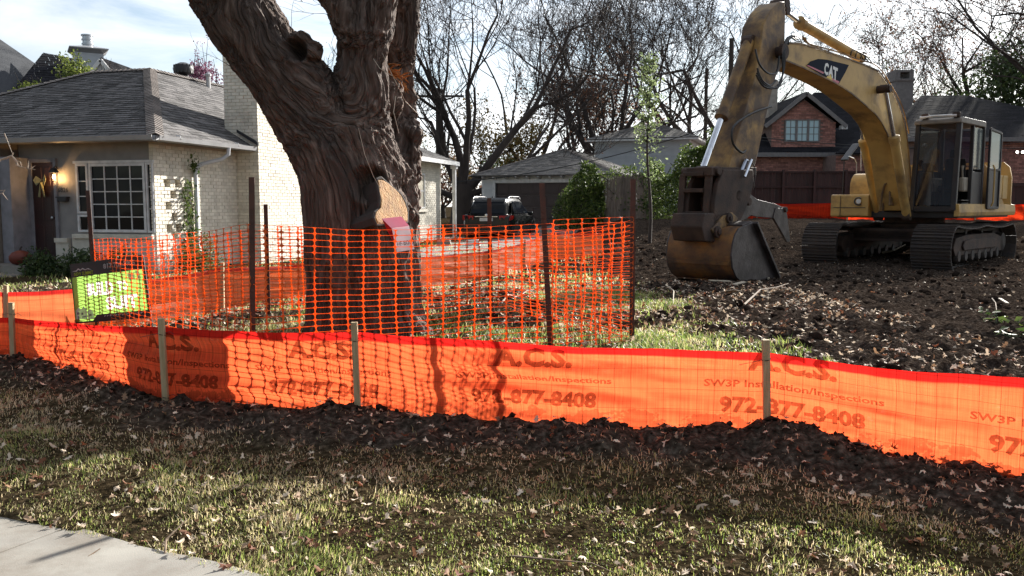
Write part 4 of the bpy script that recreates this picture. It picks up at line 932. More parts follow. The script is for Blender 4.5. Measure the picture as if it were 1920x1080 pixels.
# climbing vine on the side wall
vp = empty('climbing_vine', hp(1.0, -.05), label='green vine climbing the sunlit brick wall beside the downspout', cat='vine')
mb = MB(); P = []
for k in range(3):
    pth = []; x = .95 + .1 * k
    for q in range(16): z = .4 + q * .11 + k * .03; x += random.gauss(0, .035); pth.append(house.matrix_basis @ Vector((x, -.03, z))); P += [pth[-1] + Vector((random.gauss(0, .07), random.gauss(0, .05) - .05, random.gauss(0, .06))) for _ in range(9)]
    mb.tube(pth, .006, 4)
for _ in range(60): P.append(house.matrix_basis @ Vector((random.gauss(1.15, .09), -.12, random.gauss(2.45, .08))))
rel(vp, mb.build('stems', M['bark_far'])); rel(vp, leaf_cloud('foliage', np.array([p_[:] for p_ in P]), .085, M['leaf_ivy'], seed=9))
# ------------------------------------------------------------------ detached garage
M['siding_w'] = mat('white_grey_siding', (.60, .61, .61), .7, (.54, .55, .56), 3, facernd=.05)
M['siding_b'] = mat('pale_blue_grey_siding', (.50, .53, .56), .7, (.45, .48, .51), 3, facernd=.05)
M['garage_door'] = mat('brown_garage_door', (.06, .04, .038), .6, (.05, .034, .03), 4)
M['shingle_g'] = mat('grey_brown_shingle', (.15, .14, .13), .95, (.10, .094, .09), 12, facernd=.45, bump=.4, bscale=90)
def siding(parent, org, ang, w, z0, z1, h, material, holes=(), name='siding_board', obj=True):
    T = Matrix.Translation(org) @ Matrix.Rotation(ang, 4, 'Z'); z = z0; mbj = MB(); mbj.T = T
    while z < z1 - .01:
        zt = min(z + h, z1); segs = [(0, w)]
        for a, b_, c, d in holes:
            if c < (z + zt) / 2 < d:
                ns = []
                for s, e in segs:
                    if a > s: ns.append((s, min(a, e)))
                    if b_ < e: ns.append((max(b_, s), e))
                segs = [q for q in ns if q[1] - q[0] > .02]
        for s, e in segs:
            mb = MB() if obj else mbj; mb.T = T; mb.av = random.random()
            mb.loft([[(x, -.022, z), (x, -.006, zt), (x, .01, zt), (x, .01, z)] for x in (s, e)])
            if obj: mb.build(name, material, parent)
        z = zt
    if not obj: r = mbj.build(name, material, parent); r['kind'] = 'stuff'
gar = empty('garage', (4.9, 42.0, 0), R(-20), label='detached garage with hip shingle roof, exposed rafter tails and wide brown door', cat='garage')
gb, ge = .3, 3.15
mb = MB(); mb.box((-6.8, .01, gb - .2), (-6.2, 9.9, ge)); mb.box((-.6, .01, gb - .2), (-.011, 9.9, ge)); mb.box((-6.2, .01, 2.75), (-.6, 9.9, ge)); mb.box((-6.2, .3, gb - .2), (-.6, 9.9, 2.75)); mb.build('wall_core', M['siding_w'], gar)
siding(gar, (-6.8, 0, 0), 0, 6.8, gb, ge, .18, M['siding_w'], [(.55, 6.25, 0, 2.8)])
siding(gar, (0, 0, 0), R(90), 9.9, gb, ge, .20, M['siding_w'])
mb = MB(); mb.box((-6.27, -.05, gb), (-6.12, .03, 2.78)); mb.box((-.68, -.05, gb), (-.53, .03, 2.78)); mb.box((-6.4, -.055, 2.78), (-.4, .03, 2.95)); mb.box((-6.86, -.03, gb), (-6.74, .05, ge)); mb.box((-.05, -.04, gb), (.05, .06, ge)); mb.build('corner_trim', M['white_trim'], gar)
dr = empty('door', (0, 0, 0)); dr.parent = gar
for r_ in range(4):
    z0_ = gb + r_ * .615; mb = MB(); mb.cbox((-6.12, .12, z0_), (-.68, .17, z0_ + .605), .01); mb.build('door_section', M['garage_door'], dr)
    for k in range(8): x = -6.05 + k * .675; mb = MB(); mb.cbox((x, .10, z0_ + .08), (x + .58, .125, z0_ + .52), .012); mb.build('raised_panel', M['garage_door'], dr)
hipg = Vector((-3.4, 3.4, 4.65)); hipb = Vector((-3.4, 6.6, 4.65)); ov = .55
E_ = [Vector((-6.8 - ov, -ov, ge - .02)), Vector((ov, -ov, ge - .02)), Vector((ov, 10 + ov, ge - .02)), Vector((-6.8 - ov, 10 + ov, ge - .02))]
shingles('shingles', [E_[0], E_[1], hipg], M['shingle_g'], gar, course=.16, tab=.36, seed=21); shingles('shingles', [E_[1], E_[2], hipb, hipg], M['shingle_g'], gar, course=.16, tab=.36, seed=22)
shingles('shingles', [E_[3], E_[0], hipg, hipb], M['shingle_g'], gar, course=.2, tab=.5, seed=23)
ridge_caps(E_[1], hipg, M['shingle_cap'], gar, (0, -1.5, 3.9), (1.5, 0, 3.9), .15); ridge_caps(E_[0], hipg, M['shingle_cap'], gar, (0, -1.5, 3.9), (-1.5, 0, 3.9), .15)
for k in range(12): x = -6.7 + k * .6; mb = MB(); mb.prism([(x, -.5, ge - .12), (x, -.5, ge - .05), (x, -.02, ge + .02), (x, -.02, ge - .22), (x, -.25, ge - .20)], (.07, 0, 0)); mb.build('rafter_tail', M['white_trim'], gar)
for k in range(12): y = .4 + k * .8; mb = MB(); mb.prism([(.5, y, ge - .12), (.5, y, ge - .05), (.02, y, ge + .02), (.02, y, ge - .22)], (0, .07, 0)); mb.build('rafter_tail', M['white_trim'], gar)
# ------------------------------------------------------------------ two storey pale building
pb_ = empty('pale_building', (11.55, 56.0, 0), R(-20), label='two storey pale grey sided building with low hip roof behind the garage', cat='building')
mb = MB(); mb.box((-6.3, .01, .2), (-.01, 8, 5.95)); mb.build('wall_core', M['siding_b'], pb_)
siding(pb_, (-6.3, 0, 0), 0, 6.3, .3, 5.95, .2, M['siding_b'], obj=False); siding(pb_, (0, 0, 0), R(90), 8, .3, 5.95, .2, M['siding_w'], obj=False)  # light set into colour: bluer siding on shaded front, whiter on sunlit side
mb = MB(); mb.box((-.06, -.05, .3), (.05, .06, 5.95)); mb.box((-6.36, -.05, .3), (-6.26, .05, 5.95)); mb.box((-6.9, -.62, 5.86), (.6, -.56, 6.06)); mb.box((.56, -.62, 5.86), (.62, 8.5, 6.06)); mb.build('corner_trim', M['white_trim'], pb_)
mb = MB(); mb.box((-6.9, -.6, 5.9), (.6, 8.6, 5.96)); mb.build('soffit', M['white_trim'], pb_)
A_ = [Vector((-6.95, -.65, 6.02)), Vector((.65, -.65, 6.02)), Vector((.65, 8.65, 6.02)), Vector((-6.95, 8.65, 6.02))]; h1 = Vector((-2.9, 2.9, 7.35)); h2 = Vector((-2.9, 5, 7.35))
shingles('shingles', [A_[0], A_[1], h1], M['shingle_g'], pb_, lift=.008, course=.2, tab=.5, seed=31); shingles('shingles', [A_[1], A_[2], h2, h1], M['shingle_g'], pb_, lift=.008, course=.2, tab=.5, seed=32); shingles('shingles', [A_[3], A_[0], h1, h2], M['shingle_g'], pb_, lift=.008, course=.25, tab=.6, seed=33)
# ------------------------------------------------------------------ red brick house behind the excavator
M['red_brick'] = mat('red_brick', (.40, .19, .15), .9, (.28, .13, .11), 9, facernd=.35, bump=.3)
M['red_core'] = mat('brick_mortar', (.24, .17, .15), .95)
M['grey_trim'] = mat('grey_trim', (.20, .19, .19), .7)
M['sky_glass'] = glass_dark('painted_sky_glass', (.45, .62, .68), .08)  # pale blue base colour paints in the reflected sky
def fbrick(parent, org, ang, w, z0, z1, keep=None, seed=1, bl=.24, bh=.085, j=.014):
    brick_wall(parent, org, ang, w, z0, z1, M['red_brick'], M['red_brick'], keep=keep, t=.02, seed=seed, bl=bl, bh=bh, j=j)
rb_ = empty('red_brick_house', (13.4, 45.0, 0), 0, label='red brick house with front gable, triple window and dark roof behind the excavator', cat='house')
# local coordinates: x to the right, y away
def LX(px, Y): return at(px, 386, Y).x - 13.4
wl_, wr_ = LX(1412, 45), LX(1712, 45)
mb = MB(); mb.box((wl_, .03, .8), (wr_, 9, 4.35)); mb.box((LX(1443, 45), .032, 4.35), (LX(1562, 45), 5, 5.9)); mb.prism([(LX(1443, 45), .032, 5.9), (LX(1562, 45), .032, 5.9), (LX(1502, 45), .032, 7.1)], (0, 5, 0)); mb.build('wall_core', M['red_core'], rb_)
g0, g1, gm_ = LX(1443, 45), LX(1562, 45), LX(1502, 45)
def gk(x, z):
    X_ = g0 + x
    if LX(1466, 45) - .02 < X_ < LX(1533, 45) + .02 and 4.90 < z < 6.08: return False
    if z < 5.9: return True
    f = (z - 5.9) / 1.2; return g0 + (gm_ - g0) * f < X_ - .05 and X_ + .05 < g1 - (g1 - gm_) * f
fbrick(rb_, (g0, 0), 0, g1 - g0, 4.36, 7.1, gk, 41); fbrick(rb_, (wl_, 0), 0, wr_ - wl_, 2.6, 4.34, None, 42)
wx0 = LX(1467, 45); ww = (LX(1532, 45) - wx0) / 3
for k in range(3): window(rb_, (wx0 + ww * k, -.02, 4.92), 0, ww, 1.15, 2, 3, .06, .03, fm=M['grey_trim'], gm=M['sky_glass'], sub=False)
# gable roof rakes + roof planes
top = Vector((gm_, -.3, 7.45)); e0_ = Vector((g0 - .45, -.3, 5.75)); e1_ = Vector((g1 + .45, -.3, 5.75))
shingles('shingles', [e0_ + Vector((0, 5, 0)), e0_, top, top + Vector((0, 5, 0))], M['shingle_dark'], rb_, course=.2, tab=.5, lift=.006, seed=43); shingles('shingles', [e1_, e1_ + Vector((0, 5, 0)), top + Vector((0, 5, 0)), top], M['shingle_dark'], rb_, course=.2, tab=.5, lift=.006, seed=44)
for a, b_ in ((e0_, top), (top, e1_)): mb = MB(); mb.bar(a + Vector((0, -.02, -.08)), b_ + Vector((0, -.02, -.08)), .05, .2, (0, 0, 1)); mb.build('rake_board', M['grey_trim'], rb_)
mb = MB(); mb.box((g1 + .2, -.3, 5.55), (g1 + .5, .1, 5.75)); mb.build('rake_return', M['white_trim'], rb_)
rl, rr_ = LX(1380, 45), LX(1730, 45)
ra = LX(1520, 50); rbx = LX(1640, 50)
shingles('shingles', [(rl, -.5, 4.3), (rr_, -.5, 4.3), (rbx, 5, 8.1), (ra, 5, 8.1)], M['shingle_dark'], rb_, course=.2, tab=.5, lift=.006, seed=45)
mb = MB(); mb.box((rl, -.52, 4.12), (rr_, -.46, 4.34)); mb.build('fascia', M['grey_trim'], rb_)
shingles('shingles', [(LX(1560, 43), -2.2, 4.2), (LX(1690, 43), -2.2, 4.2), (LX(1665, 45), -.1, 5.4), (LX(1612, 45), -.1, 5.4)], M['shingle_dark'], rb_, course=.2, tab=.5, lift=.006, seed=46)
mb = MB(); mb.box((LX(1564, 43.2), -1.8, .8), (LX(1690, 43.2), 0, 4.15)); mb.build('bay_wall', M['red_core'], rb_); fbrick(rb_, (LX(1564, 43.2), -1.83), 0, LX(1690, 43.2) - LX(1564, 43.2), 2.5, 4.13, None, 47)
M['pale_render'] = mat('pale_render', (.42, .38, .34), .9)
mb = MB(); mb.box((LX(1432, 47), 1.6, 4), (LX(1448, 47), 2.2, 8.3)); mb.build('side_chimney', M['pale_render'], rb_)
mb = MB(); cx0, cx1 = LX(1664, 50), LX(1697, 50); mb.box((cx0, 4.6, 4), (cx1, 5.8, 8.7)); mb.box((cx0 - .06, 4.54, 8.7), (cx1 + .06, 5.86, 8.82)); mb.box((cx0, 4.6, 8.82), (cx0 + .25, 5.8, 9.2)); mb.box((cx1 - .25, 4.6, 8.82), (cx1, 5.8, 9.2)); mb.box((cx0, 4.6, 9.2), (cx1, 5.8, 9.32)); mb.lathe(((cx0 + cx1) / 2, 5.2, 8.82), [(.1, 0), (.1, .2), (.15, .22), (0, .34)], 10); mb.build('chimney', M['grey_trim'], rb_, bevel=.02)
# right-hand brick house
r2 = empty('brick_house', (20, 42, 0), 0, label='brick house at the far right with wide dark hip roof behind the excavator cab', cat='house')
def L2(px, Y): return at(px, 386, Y).x - 20
mb = MB(); mb.box((L2(1690, 42), .03, .8), (L2(2200, 42), 9, 4.9)); mb.build('wall_core', M['red_core'], r2)
fbrick(r2, (L2(1820, 42), 0), 0, 5.5, 2.0, 4.88, None, 48)
q0, q1 = L2(1650, 41.5), L2(2200, 41.5)
shingles('shingles', [(q0, -.5, 4.85), (q1, -.5, 4.85), (L2(1800, 47), 5, 7.55), (L2(1718, 47), 5, 7.55)], M['shingle_dark'], r2, course=.2, tab=.5, lift=.006, seed=49)
mb = MB(); mb.box((q0, -.53, 4.68), (q1, -.47, 4.88)); mb.build('fascia', M['grey_trim'], r2)
mb = MB(); fx = L2(1907, 41.9)
for s_ in (-.13, .13): mb.lathe((fx + s_, -.08, 4.2), [(.03, .12), (.09, .02), (.09, 0), (0, 0)], 10, (0, 1, 0))
fo = mb.build('floodlight', M['dark_metal'], r2); fo['kind'] = 'stuff'
mb = MB(); 
for s_ in (-.13, .13): mb.lathe((fx + s_, -.09, 4.2), [(.07, 0), (.0, -.02)], 10, (0, 1, 0))
g_ = mb.build('lens', emis('floodlight_lens', (1, .93, .85), 2.5), fo); g_['kind'] = 'stuff'
# dark board gates across the back of the lot
M['gate'] = mat('dark_maroon_boards', (.05, .022, .020), .75, (.035, .016, .015), 5, (1, 1, .3), objrnd=.25)
gt = empty('board_gate', (at(1500, 400, 36).x, 36, 0), label='tall dark maroon panelled board fence along the back of the dirt lot', cat='fence')
gx0, gx1 = at(1408, 390, 36).x, at(1700, 390, 36).x; npn = 5; pw = (gx1 - gx0) / npn
for k in range(npn):
    x = gx0 + pw * k; zb_ = gz0(x + .6, 36); nb_ = 9
    for j_ in range(nb_):
        mb = MB(); bwid = (pw - .1) / nb_; xa = x + .05 + bwid * j_; mb.box((xa + .004, 36 + random.uniform(0, .008), zb_), (xa + bwid - .004, 36.025, 3.05)); rel(gt, mb.build('board', M['gate']))
    for z in (zb_ + .05, 1.7, 2.35, 2.98): mb = MB(); mb.box((x + .05, 35.94, z), (x + pw - .05, 35.995, z + .07)); rel(gt, mb.build('rail', M['gate']))
    mb = MB(); mb.box((x - .05, 35.9, zb_ - .2), (x + .05, 36.03, 3.1)); rel(gt, mb.build('post', M['gate']))
gx2 = at(1960, 390, 35).x
mb = MB()
# low dark wall carries on behind the excavator
gt2 = empty('board_fence', (gx1, 35.5, 0), label='dark board fence continuing behind the excavator to the right edge', cat='fence')
x = gx1 + .1
while x < gx2: mb = MB(); mb.box((x, 35.6, gz0(x, 35.5)), (x + .29, 35.63, 2.55)); rel(gt2, mb.build('board', M['gate'])); x += .3
for z in (1.3, 2.4): mb = MB(); mb.box((gx1, 35.55, z), (gx2, 35.597, z + .09)); rel(gt2, mb.build('rail', M['gate']))
# ------------------------------------------------------------------ grey house behind the left house roof
gh = empty('grey_house', at(60, 386, 36), label='grey shingled house with steep roof, white gable and capped chimney beyond the left roof', cat='house')
M['shingle_blue'] = mat('blue_grey_shingle', (.050, .055, .065), .95, (.034, .038, .046), 12, facernd=.3, bump=.3)
def wsh(polys, m_, seed, course=.22, tab=.5): shingles('shingles', polys, m_, None, course=course, tab=tab, seed=seed)
def grab(fn):
    before = set(bpy.data.objects); fn(); 
    for o in [o for o in bpy.data.objects if o not in before and o.parent is None]: rel(gh, o)
p1 = [at(-420, 260, 33), at(5, 205, 33), at(82, 130, 38), at(-150, -30, 38)]
grab(lambda: wsh(p1, M['shingle_blue'], 51))
p2 = [at(-20, 215, 33.2), at(170, 190, 36), at(200, 120, 39), at(82, 130, 38.2)]
grab(lambda: wsh([at(0, 200, 33.3), at(170, 205, 35), at(205, 124, 38.5), at(82, 129, 38.2)], M['shingle_dark'], 52))  # darker shingle copy paints in the shade on this slope
# small gable with white rakes
def ghg():
    a, t, b_ = at(158, 160, 35), at(190, 116, 35), at(222, 158, 35)
    mb = MB(); mb.prism([a, b_, t], (0, 2.5, 0)); mb.build('gable_wall', M['siding_w'])
    mb = MB(); mb.bar(a + Vector((-.1, -.08, 0)), t + Vector((0, -.08, .06)), .06, .15, (0, 0, 1)); mb.build('rake_board', M['white_paint']); mb = MB(); mb.bar(t + Vector((0, -.08, .06)), b_ + Vector((.1, -.08, 0)), .06, .15, (0, 0, 1)); mb.build('rake_board', M['white_paint'])
    mb = MB(); mb.prism([a + Vector((-.2, 0, .0)), t + Vector((0, 0, .18)), t + Vector((0, 0, .04)), a + Vector((-.2, 0, -.12))], (0, 3, 0)); mb.prism([b_ + Vector((.2, 0, .0)), t + Vector((0, 0, .18)), t + Vector((0, 0, .04)), b_ + Vector((.2, 0, -.12))], (0, 3, 0)); mb.build('gable_roof', M['shingle_dark'])
    mb = MB(); mb.box((at(-60, 400, 36).x, 36.5, 0), (at(205, 400, 36).x, 44, at(0, 190, 36).z)); mb.build('house_wall', M['siding_w'])
grab(ghg)
def ghc():
    x0, x1 = at(133, 100, 37.6).x, at(197, 100, 37.6).x; zt_ = at(0, 98, 37).z
    c = Vector(((x0 + x1) / 2, 37.6, 0)); w = (x1 - x0) / 2
    def sq(r_, z): return [(c.x - r_, c.y - r_, z), (c.x + r_, c.y - r_, z), (c.x + r_, c.y + r_, z), (c.x - r_, c.y + r_, z)]
    mb = MB(); mb.T = Matrix.Translation(c) @ Matrix.Rotation(R(30), 4, 'Z') @ Matrix.Translation(-c); w2 = w * .76
    mb.loft([sq(w2, zt_ - 2.5), sq(w2, zt_)]); chm = mb.build('chimney', M['siding_b'])
    mb = MB(); mb.T = Matrix.Translation(c) @ Matrix.Rotation(R(30), 4, 'Z') @ Matrix.Translation(-c); mb.loft([sq(w2, zt_), sq(w2 * 1.35, zt_ + .16), sq(w2 * 1.35, zt_ + .2), sq(w2 * .6, zt_ + .32)]); o = mb.build('chimney_cap', M['gutter']); rel(chm, o)
    mb = MB(); mb.lathe((c.x, c.y, zt_ + .3), [(.20, 0), (.20, .10), (.24, .12), (.24, .17), (.20, .19), (.20, .28), (.24, .30), (.24, .35), (.20, .37), (.20, .46), (.25, .48), (.25, .54), (0, .57)], 20); o = mb.build('flue_cap', M['metal'], smooth='auto'); rel(chm, o)
grab(ghc)

# ------------------------------------------------------------------ wooden fence with ivy
M['picket'] = mat('weathered_picket', (.20, .16, .13), .9, (.13, .10, .085), 4, (3, 3, .6), objrnd=.3, bump=.3)
wf = empty('picket_fence', (2.9, 36.5, .5), label='weathered wooden picket fence half overgrown with ivy in front of the garage', cat='fence')
fa, fb_ = at(1052, 420, 38), at(1245, 420, 34); nP = 62
for k in range(nP):
    t = k / nP; x = fa.x + (fb_.x - fa.x) * t; y = 38 - 4 * t; z0_ = gz0(x, y); h = 1.85 + random.uniform(-.06, .06); dx = random.gauss(0, .012)
    mb = MB(); mb.T = Matrix.Translation((x, y, z0_)) @ Matrix.Rotation(math.atan2(-4, fb_.x - fa.x), 4, 'Z') @ Matrix.Rotation(random.gauss(0, .012), 4, 'Y'); mb.loft([[(-.045, 0, 0), (.04, 0, 0), (.04, 0, h - .04), (.015, 0, h), (-.02, 0, h), (-.045, 0, h - .04)], [(-.045, .018, 0), (.04, .018, 0), (.04, .018, h - .04), (.015, .018, h), (-.02, .018, h), (-.045, .018, h - .04)]]); rel(wf, mb.build('picket', M['picket']))
for z in (.45, 1.5): mb = MB(); mb.bar((fa.x, 38.06, z + .45), (fb_.x, 34.06, z + .75), .04, .09, (0, 0, 1)); rel(wf, mb.build('rail', M['picket']))
def ivy(label, path, h, n, seed, thick=.35, size=.12, material='leaf_ivy', lump=.25):
    r = np.random.default_rng(seed); p = np.array([q[:2] for q in path]); L_ = np.concatenate([[0], np.cumsum(np.hypot(*np.diff(p, axis=0).T))]); u = r.random(n) * L_[-1]
    x = np.interp(u, L_, p[:, 0]); y = np.interp(u, L_, p[:, 1]); hh = np.interp(u, L_, h) * (1 + lump * vn(u * 1.4, 0, s=seed) + .12 * vn(u * 4, 3, s=seed)); v = r.random(n) ** .8
    zz = v * hh; bul = thick * (1 + .8 * vn(u * 1.5, zz * 1.6, s=seed + 1)) * (1.15 - v * .5); z0_ = hgt(x, y, False)
    e = r.random(n) ** .35 * np.where(r.random(n) < .75, -1, 1); P = np.stack([x + r.normal(0, .08, n), y + e * bul, z0_ + zz], 1)
    t = empty('ivy', (p[0, 0], p[0, 1], float(z0_.min())), label=label, cat='ivy'); rel(t, leaf_cloud('foliage', P, size, M[material], seed=seed))
    mb = MB(); rr = random.Random(seed)
    for k in range(int(L_[-1] * 5)):
        uu = rr.random() * L_[-1]; xx = float(np.interp(uu, L_, p[:, 0])); yy_ = float(np.interp(uu, L_, p[:, 1])); hz = float(np.interp(uu, L_, h)); zb_ = gz0(xx, yy_)
        mb.tube([(xx + rr.gauss(0, .1) * i, yy_ - .02, zb_ + hz * i / 4 * .9) for i in range(5)], .012, 4)
    rel(t, mb.build('stems', M['bark_far'])); return t
ivy('dense ivy hedge behind the bucket at the right end of the picket fence', [at(1212, 430, 33.5), at(1262, 430, 33.2), at(1330, 430, 33), at(1360, 430, 33)], [2.0, 2.35, 2.9, 2.6], 9000, 61, .4, .13)
ivy('ivy mound spilling over the left end of the picket fence', [at(1040, 430, 37.5), at(1075, 430, 36.8), at(1112, 430, 36.5), at(1128, 430, 36.5)], [1.2, 1.9, 2.3, 1.6], 4500, 62, .55, .13)
ivy('loose ivy draped along the top of the picket fence', [at(1125, 430, 36.6), at(1190, 430, 35.3), at(1240, 430, 34.2)], [2.15, 2.1, 2.2], 2600, 63, .2, .12, lump=.05)
# ------------------------------------------------------------------ excavator: local +x forward, +y its left, z up
M['cat_yellow'] = mat('worn_yellow_paint', (.52, .33, .10), .6, (.42, .26, .08), 2.5, bump=.08, bscale=40, dirt=(.10, .06, .035), dscale=1.6, damt=.75, dpos=.56)
M['cat_yellow_dirty'] = mat('dirty_yellow_paint', (.40, .24, .07), .65, (.24, .14, .05), 3, bump=.2, bscale=30, dirt=(.075, .045, .028), dscale=2.2, damt=.95, dpos=.44)
M['rust_metal'] = mat('rusty_brown_metal', (.075, .045, .032), .75, (.035, .024, .02), 4, bump=.4, bscale=30, metal=.2)
M['bucket_rust'] = mat('rusty_bucket_steel', (.30, .14, .035), .7, (.11, .055, .03), 2.2, bump=.25, bscale=30, dirt=(.045, .032, .028), dscale=1.7, damt=.95, dpos=.50)
M['worn_steel'] = mat('worn_steel_plate', (.115, .10, .10), .5, (.06, .05, .05), 4, bump=.25, bscale=30, metal=.5, dirt=(.03, .024, .02), dscale=3, damt=.7)
M['chrome'] = mat('chromed_rod', (.75, .78, .85), .12, metal=1)
M['track_steel'] = mat('muddy_track_steel', (.055, .047, .045), .7, (.03, .025, .024), 5, bump=.5, bscale=25, metal=.3, objrnd=.25, dirt=(.09, .07, .055), dscale=4, damt=.6)
M['hose'] = mat('rubber_hose', (.012, .012, .012), .5)
M['cab_grey'] = mat('cab_dark_grey', (.022, .019, .021), .55, (.014, .012, .014), 4)
M['cab_glass'] = glass_dark('cab_glass', (.02, .016, .02), .05, .74)
M['tint_glass'] = glass_dark('purple_tinted_glass', (.10, .06, .16), .06, .72)
M['seat'] = mat('seat_fabric', (.015, .014, .016), .9)
OX, OY, OZ = 10.2, 21.7, .13
ANG = math.atan2(-.714, -.70)
exc = empty('excavator', (OX, OY, OZ), ANG, label='large yellow tracked excavator with rusty bucket and thumb parked on the dirt lot', cat='excavator')
EM = exc.matrix_basis.copy(); EI = EM.inverted(); EL = (EM.to_3x3() @ Vector((0, 1, 0)))
EMl = Matrix.Translation((OX, OY, OZ)) @ Matrix.Rotation(ANG, 4, 'Z'); EIl = EMl.inverted(); ELv = EMl.to_3x3() @ Vector((0, 1, 0))
def ex(px, py, y): return EIl @ onplane(px, py, EMl @ Vector((0, y, 0)), ELv)
def exs(pts, y): return [ex(a, b, y) for a, b in pts]
def P_(name, mb, m_, par=None, **k): return mb.build(name, m_, par or exc, **k)
TRK = empty('undercarriage', (0, 0, 0)); TRK.parent = exc
def track_path(n):
    # rounded belt: x -2.15..2.15 centres, r .43, sagging top
    r = .44; a, b_ = -2.0, 2.05; pts = []
    L1 = b_ - a; La = math.pi * r; tot = 2 * L1 + 2 * La
    for k in range(n):
        s = tot * k / n
        if s < L1: x = a + s; pts.append((x, 0.0 + .02, 0))
        elif s < L1 + La: t = (s - L1) / r; pts.append((b_ + r * math.sin(t), r - r * math.cos(t) + .02, t))
        elif s < 2 * L1 + La: x = b_ - (s - L1 - La); f = (b_ - x) / L1; pts.append((x, 2 * r + .02 - .05 * abs(math.sin(f * 2 * math.pi)), math.pi))
        else: t = math.pi + (s - 2 * L1 - La) / r; pts.append((a + r * math.sin(t), r - r * math.cos(t) + .02, t))
    return pts
shoe = MB(); shoe.box((-.095, -.43, -.012), (.095, .43, .012))
for gx in (-.075, 0, .07): shoe.loft([[(gx - .012, y, -.012), (gx + .012, y, -.012), (gx + .006, y, -.042), (gx - .006, y, -.042)] for y in (-.425, .425)])
sm = shoe.build('track_shoe', M['track_steel'], bevel=0); smd = sm.data; bpy.data.objects.remove(sm)
nsh = 56
for side in (1, -1):
    cy = side * 1.29; tr = empty('track', (0, 0, 0)); tr.parent = exc; tr.scale = (1.03, 1, 1.17)
    for (x, z, t) in track_path(nsh):
        o = bpy.data.objects.new('track_shoe', smd); col.objects.link(o); o.parent = tr; o.location = (x, cy - .02, z - .04); o.rotation_euler = (0, -t, 0)
    mb = MB()
    for k, (x, z, t) in enumerate(track_path(nsh)):
        for dy in (-.09, .09):
            mb.T = Matrix.Translation((x, cy + dy, z - .04)) @ Matrix.Rotation(-t, 4, 'Y'); mb.box((-.11, -.02, .012), (.11, .02, .085))
    o = mb.build('track_chain', M['track_steel'], tr); o['kind'] = 'stuff'
    mb = MB(); fr = [(-1.9, .28), (1.6, .28), (1.75, .42), (1.6, .62), (.9, .68), (-1.2, .68), (-1.9, .58)]; mb.prism([(x, cy - .2, z) for x, z in fr], (0, .42, 0)); mb.prism([(x * .7, cy + side * .215, z * .55 + .22) for x, z in fr], (0, side * .05, 0)); mb.build('track_frame', M['rust_metal'], tr, bevel=.015)
    for x in (-1.5, -1.02, -.54, -.06, .42, .9, 1.38): mb = MB(); mb.lathe((x, cy - .24, .26), [(0, 0), (.10, 0), (.13, .05), (.13, .1), (.10, .12), (.10, .36), (.13, .38), (.13, .43), (.1, .48), (0, .48)], 14, (0, 1, 0)); mb.build('track_roller', M['track_steel'], tr, smooth='auto')
    for x in (-.6, .6): mb = MB(); mb.lathe((x, cy - .12, .76), [(0, 0), (.08, 0), (.08, .24), (0, .24)], 12, (0, 1, 0)); mb.build('carrier_roller', M['track_steel'], tr)
    mb = MB(); mb.lathe((2.02, cy - .12, .47), [(0, 0), (.30, 0), (.37, .04), (.37, .2), (.30, .24), (0, .24)], 24, (0, 1, 0)); mb.lathe((2.02, cy - .2, .47), [(0, 0), (.12, 0), (.12, .4), (0, .4)], 14, (0, 1, 0)); mb.build('idler_wheel', M['track_steel'], tr, smooth='auto')
    mb = MB(); pr = []
    for k in range(42): a = k * 2 * math.pi / 42; rr = .39 if k % 3 else .31; pr.append((-1.98 + rr * math.cos(a), cy - .05, .47 + rr * math.sin(a)))
    mb.prism(pr, (0, .1, 0)); mb.lathe((-1.98, cy - .2, .47), [(0, 0), (.2, 0), (.2, .42), (.12, .45), (0, .45)], 18, (0, 1, 0)); mb.build('drive_sprocket', M['track_steel'], tr)
bpy.data.objects.remove(TRK)
mb = MB(); mb.loft([[(-1.1, -1.1, z), (1.1, -1.1, z), (1.1, 1.1, z), (-1.1, 1.1, z)] for z in (.45, .72)]); mb.box((.5, -1.2, .4), (1.1, 1.2, .66)); mb.box((-1.1, -1.2, .4), (-.5, 1.2, .66)); mb.lathe((0, 0, .72), [(0, 0), (.75, 0), (.78, .1), (.7, .14), (.7, .27), (0, .27)], 32); P_('carbody', mb, M['rust_metal'], bevel=.01)
# upper structure ------------------------------------------------
mb = MB(); mb.box((-2.7, -1.42, .98), (1.35, 1.42, 1.14)); mb.box((.5, -.42, 1.14), (1.1, .42, 1.5)); P_('deck', mb, M['cab_grey'], bevel=.02)
for sy, x0, x1 in ((1, -3.0, 1.55), (-1, -3.0, .9)):
    mb = MB(); mb.loft([[(x, sy * 1.40, 1.02), (x, sy * 1.50, 1.03), (x, sy * 1.52, 1.12), (x, sy * 1.50, 1.30), (x, sy * 1.40, 1.32)] for x in (x0, x1)]); P_('side_skirt', mb, M['cat_yellow'], bevel=.01)
# counterweight: rounded tail
mb = MB(); prof = []
for z, k in ((1.0, .90), (1.08, .97), (1.3, 1.0), (2.0, 1.0), (2.28, .96), (2.42, .86)):
    prof.append([(-2.55, 1.5 * k, z)] + [(-2.55 - .95 * k * math.cos(a), 1.5 * k * math.sin(a) / 1.0, z) for a in [R(80 - 160 * i / 12) for i in range(13)]] + [(-2.55, -1.5 * k, z)])
mb.loft(prof); P_('counterweight', mb, M['cat_yellow'], smooth='auto')
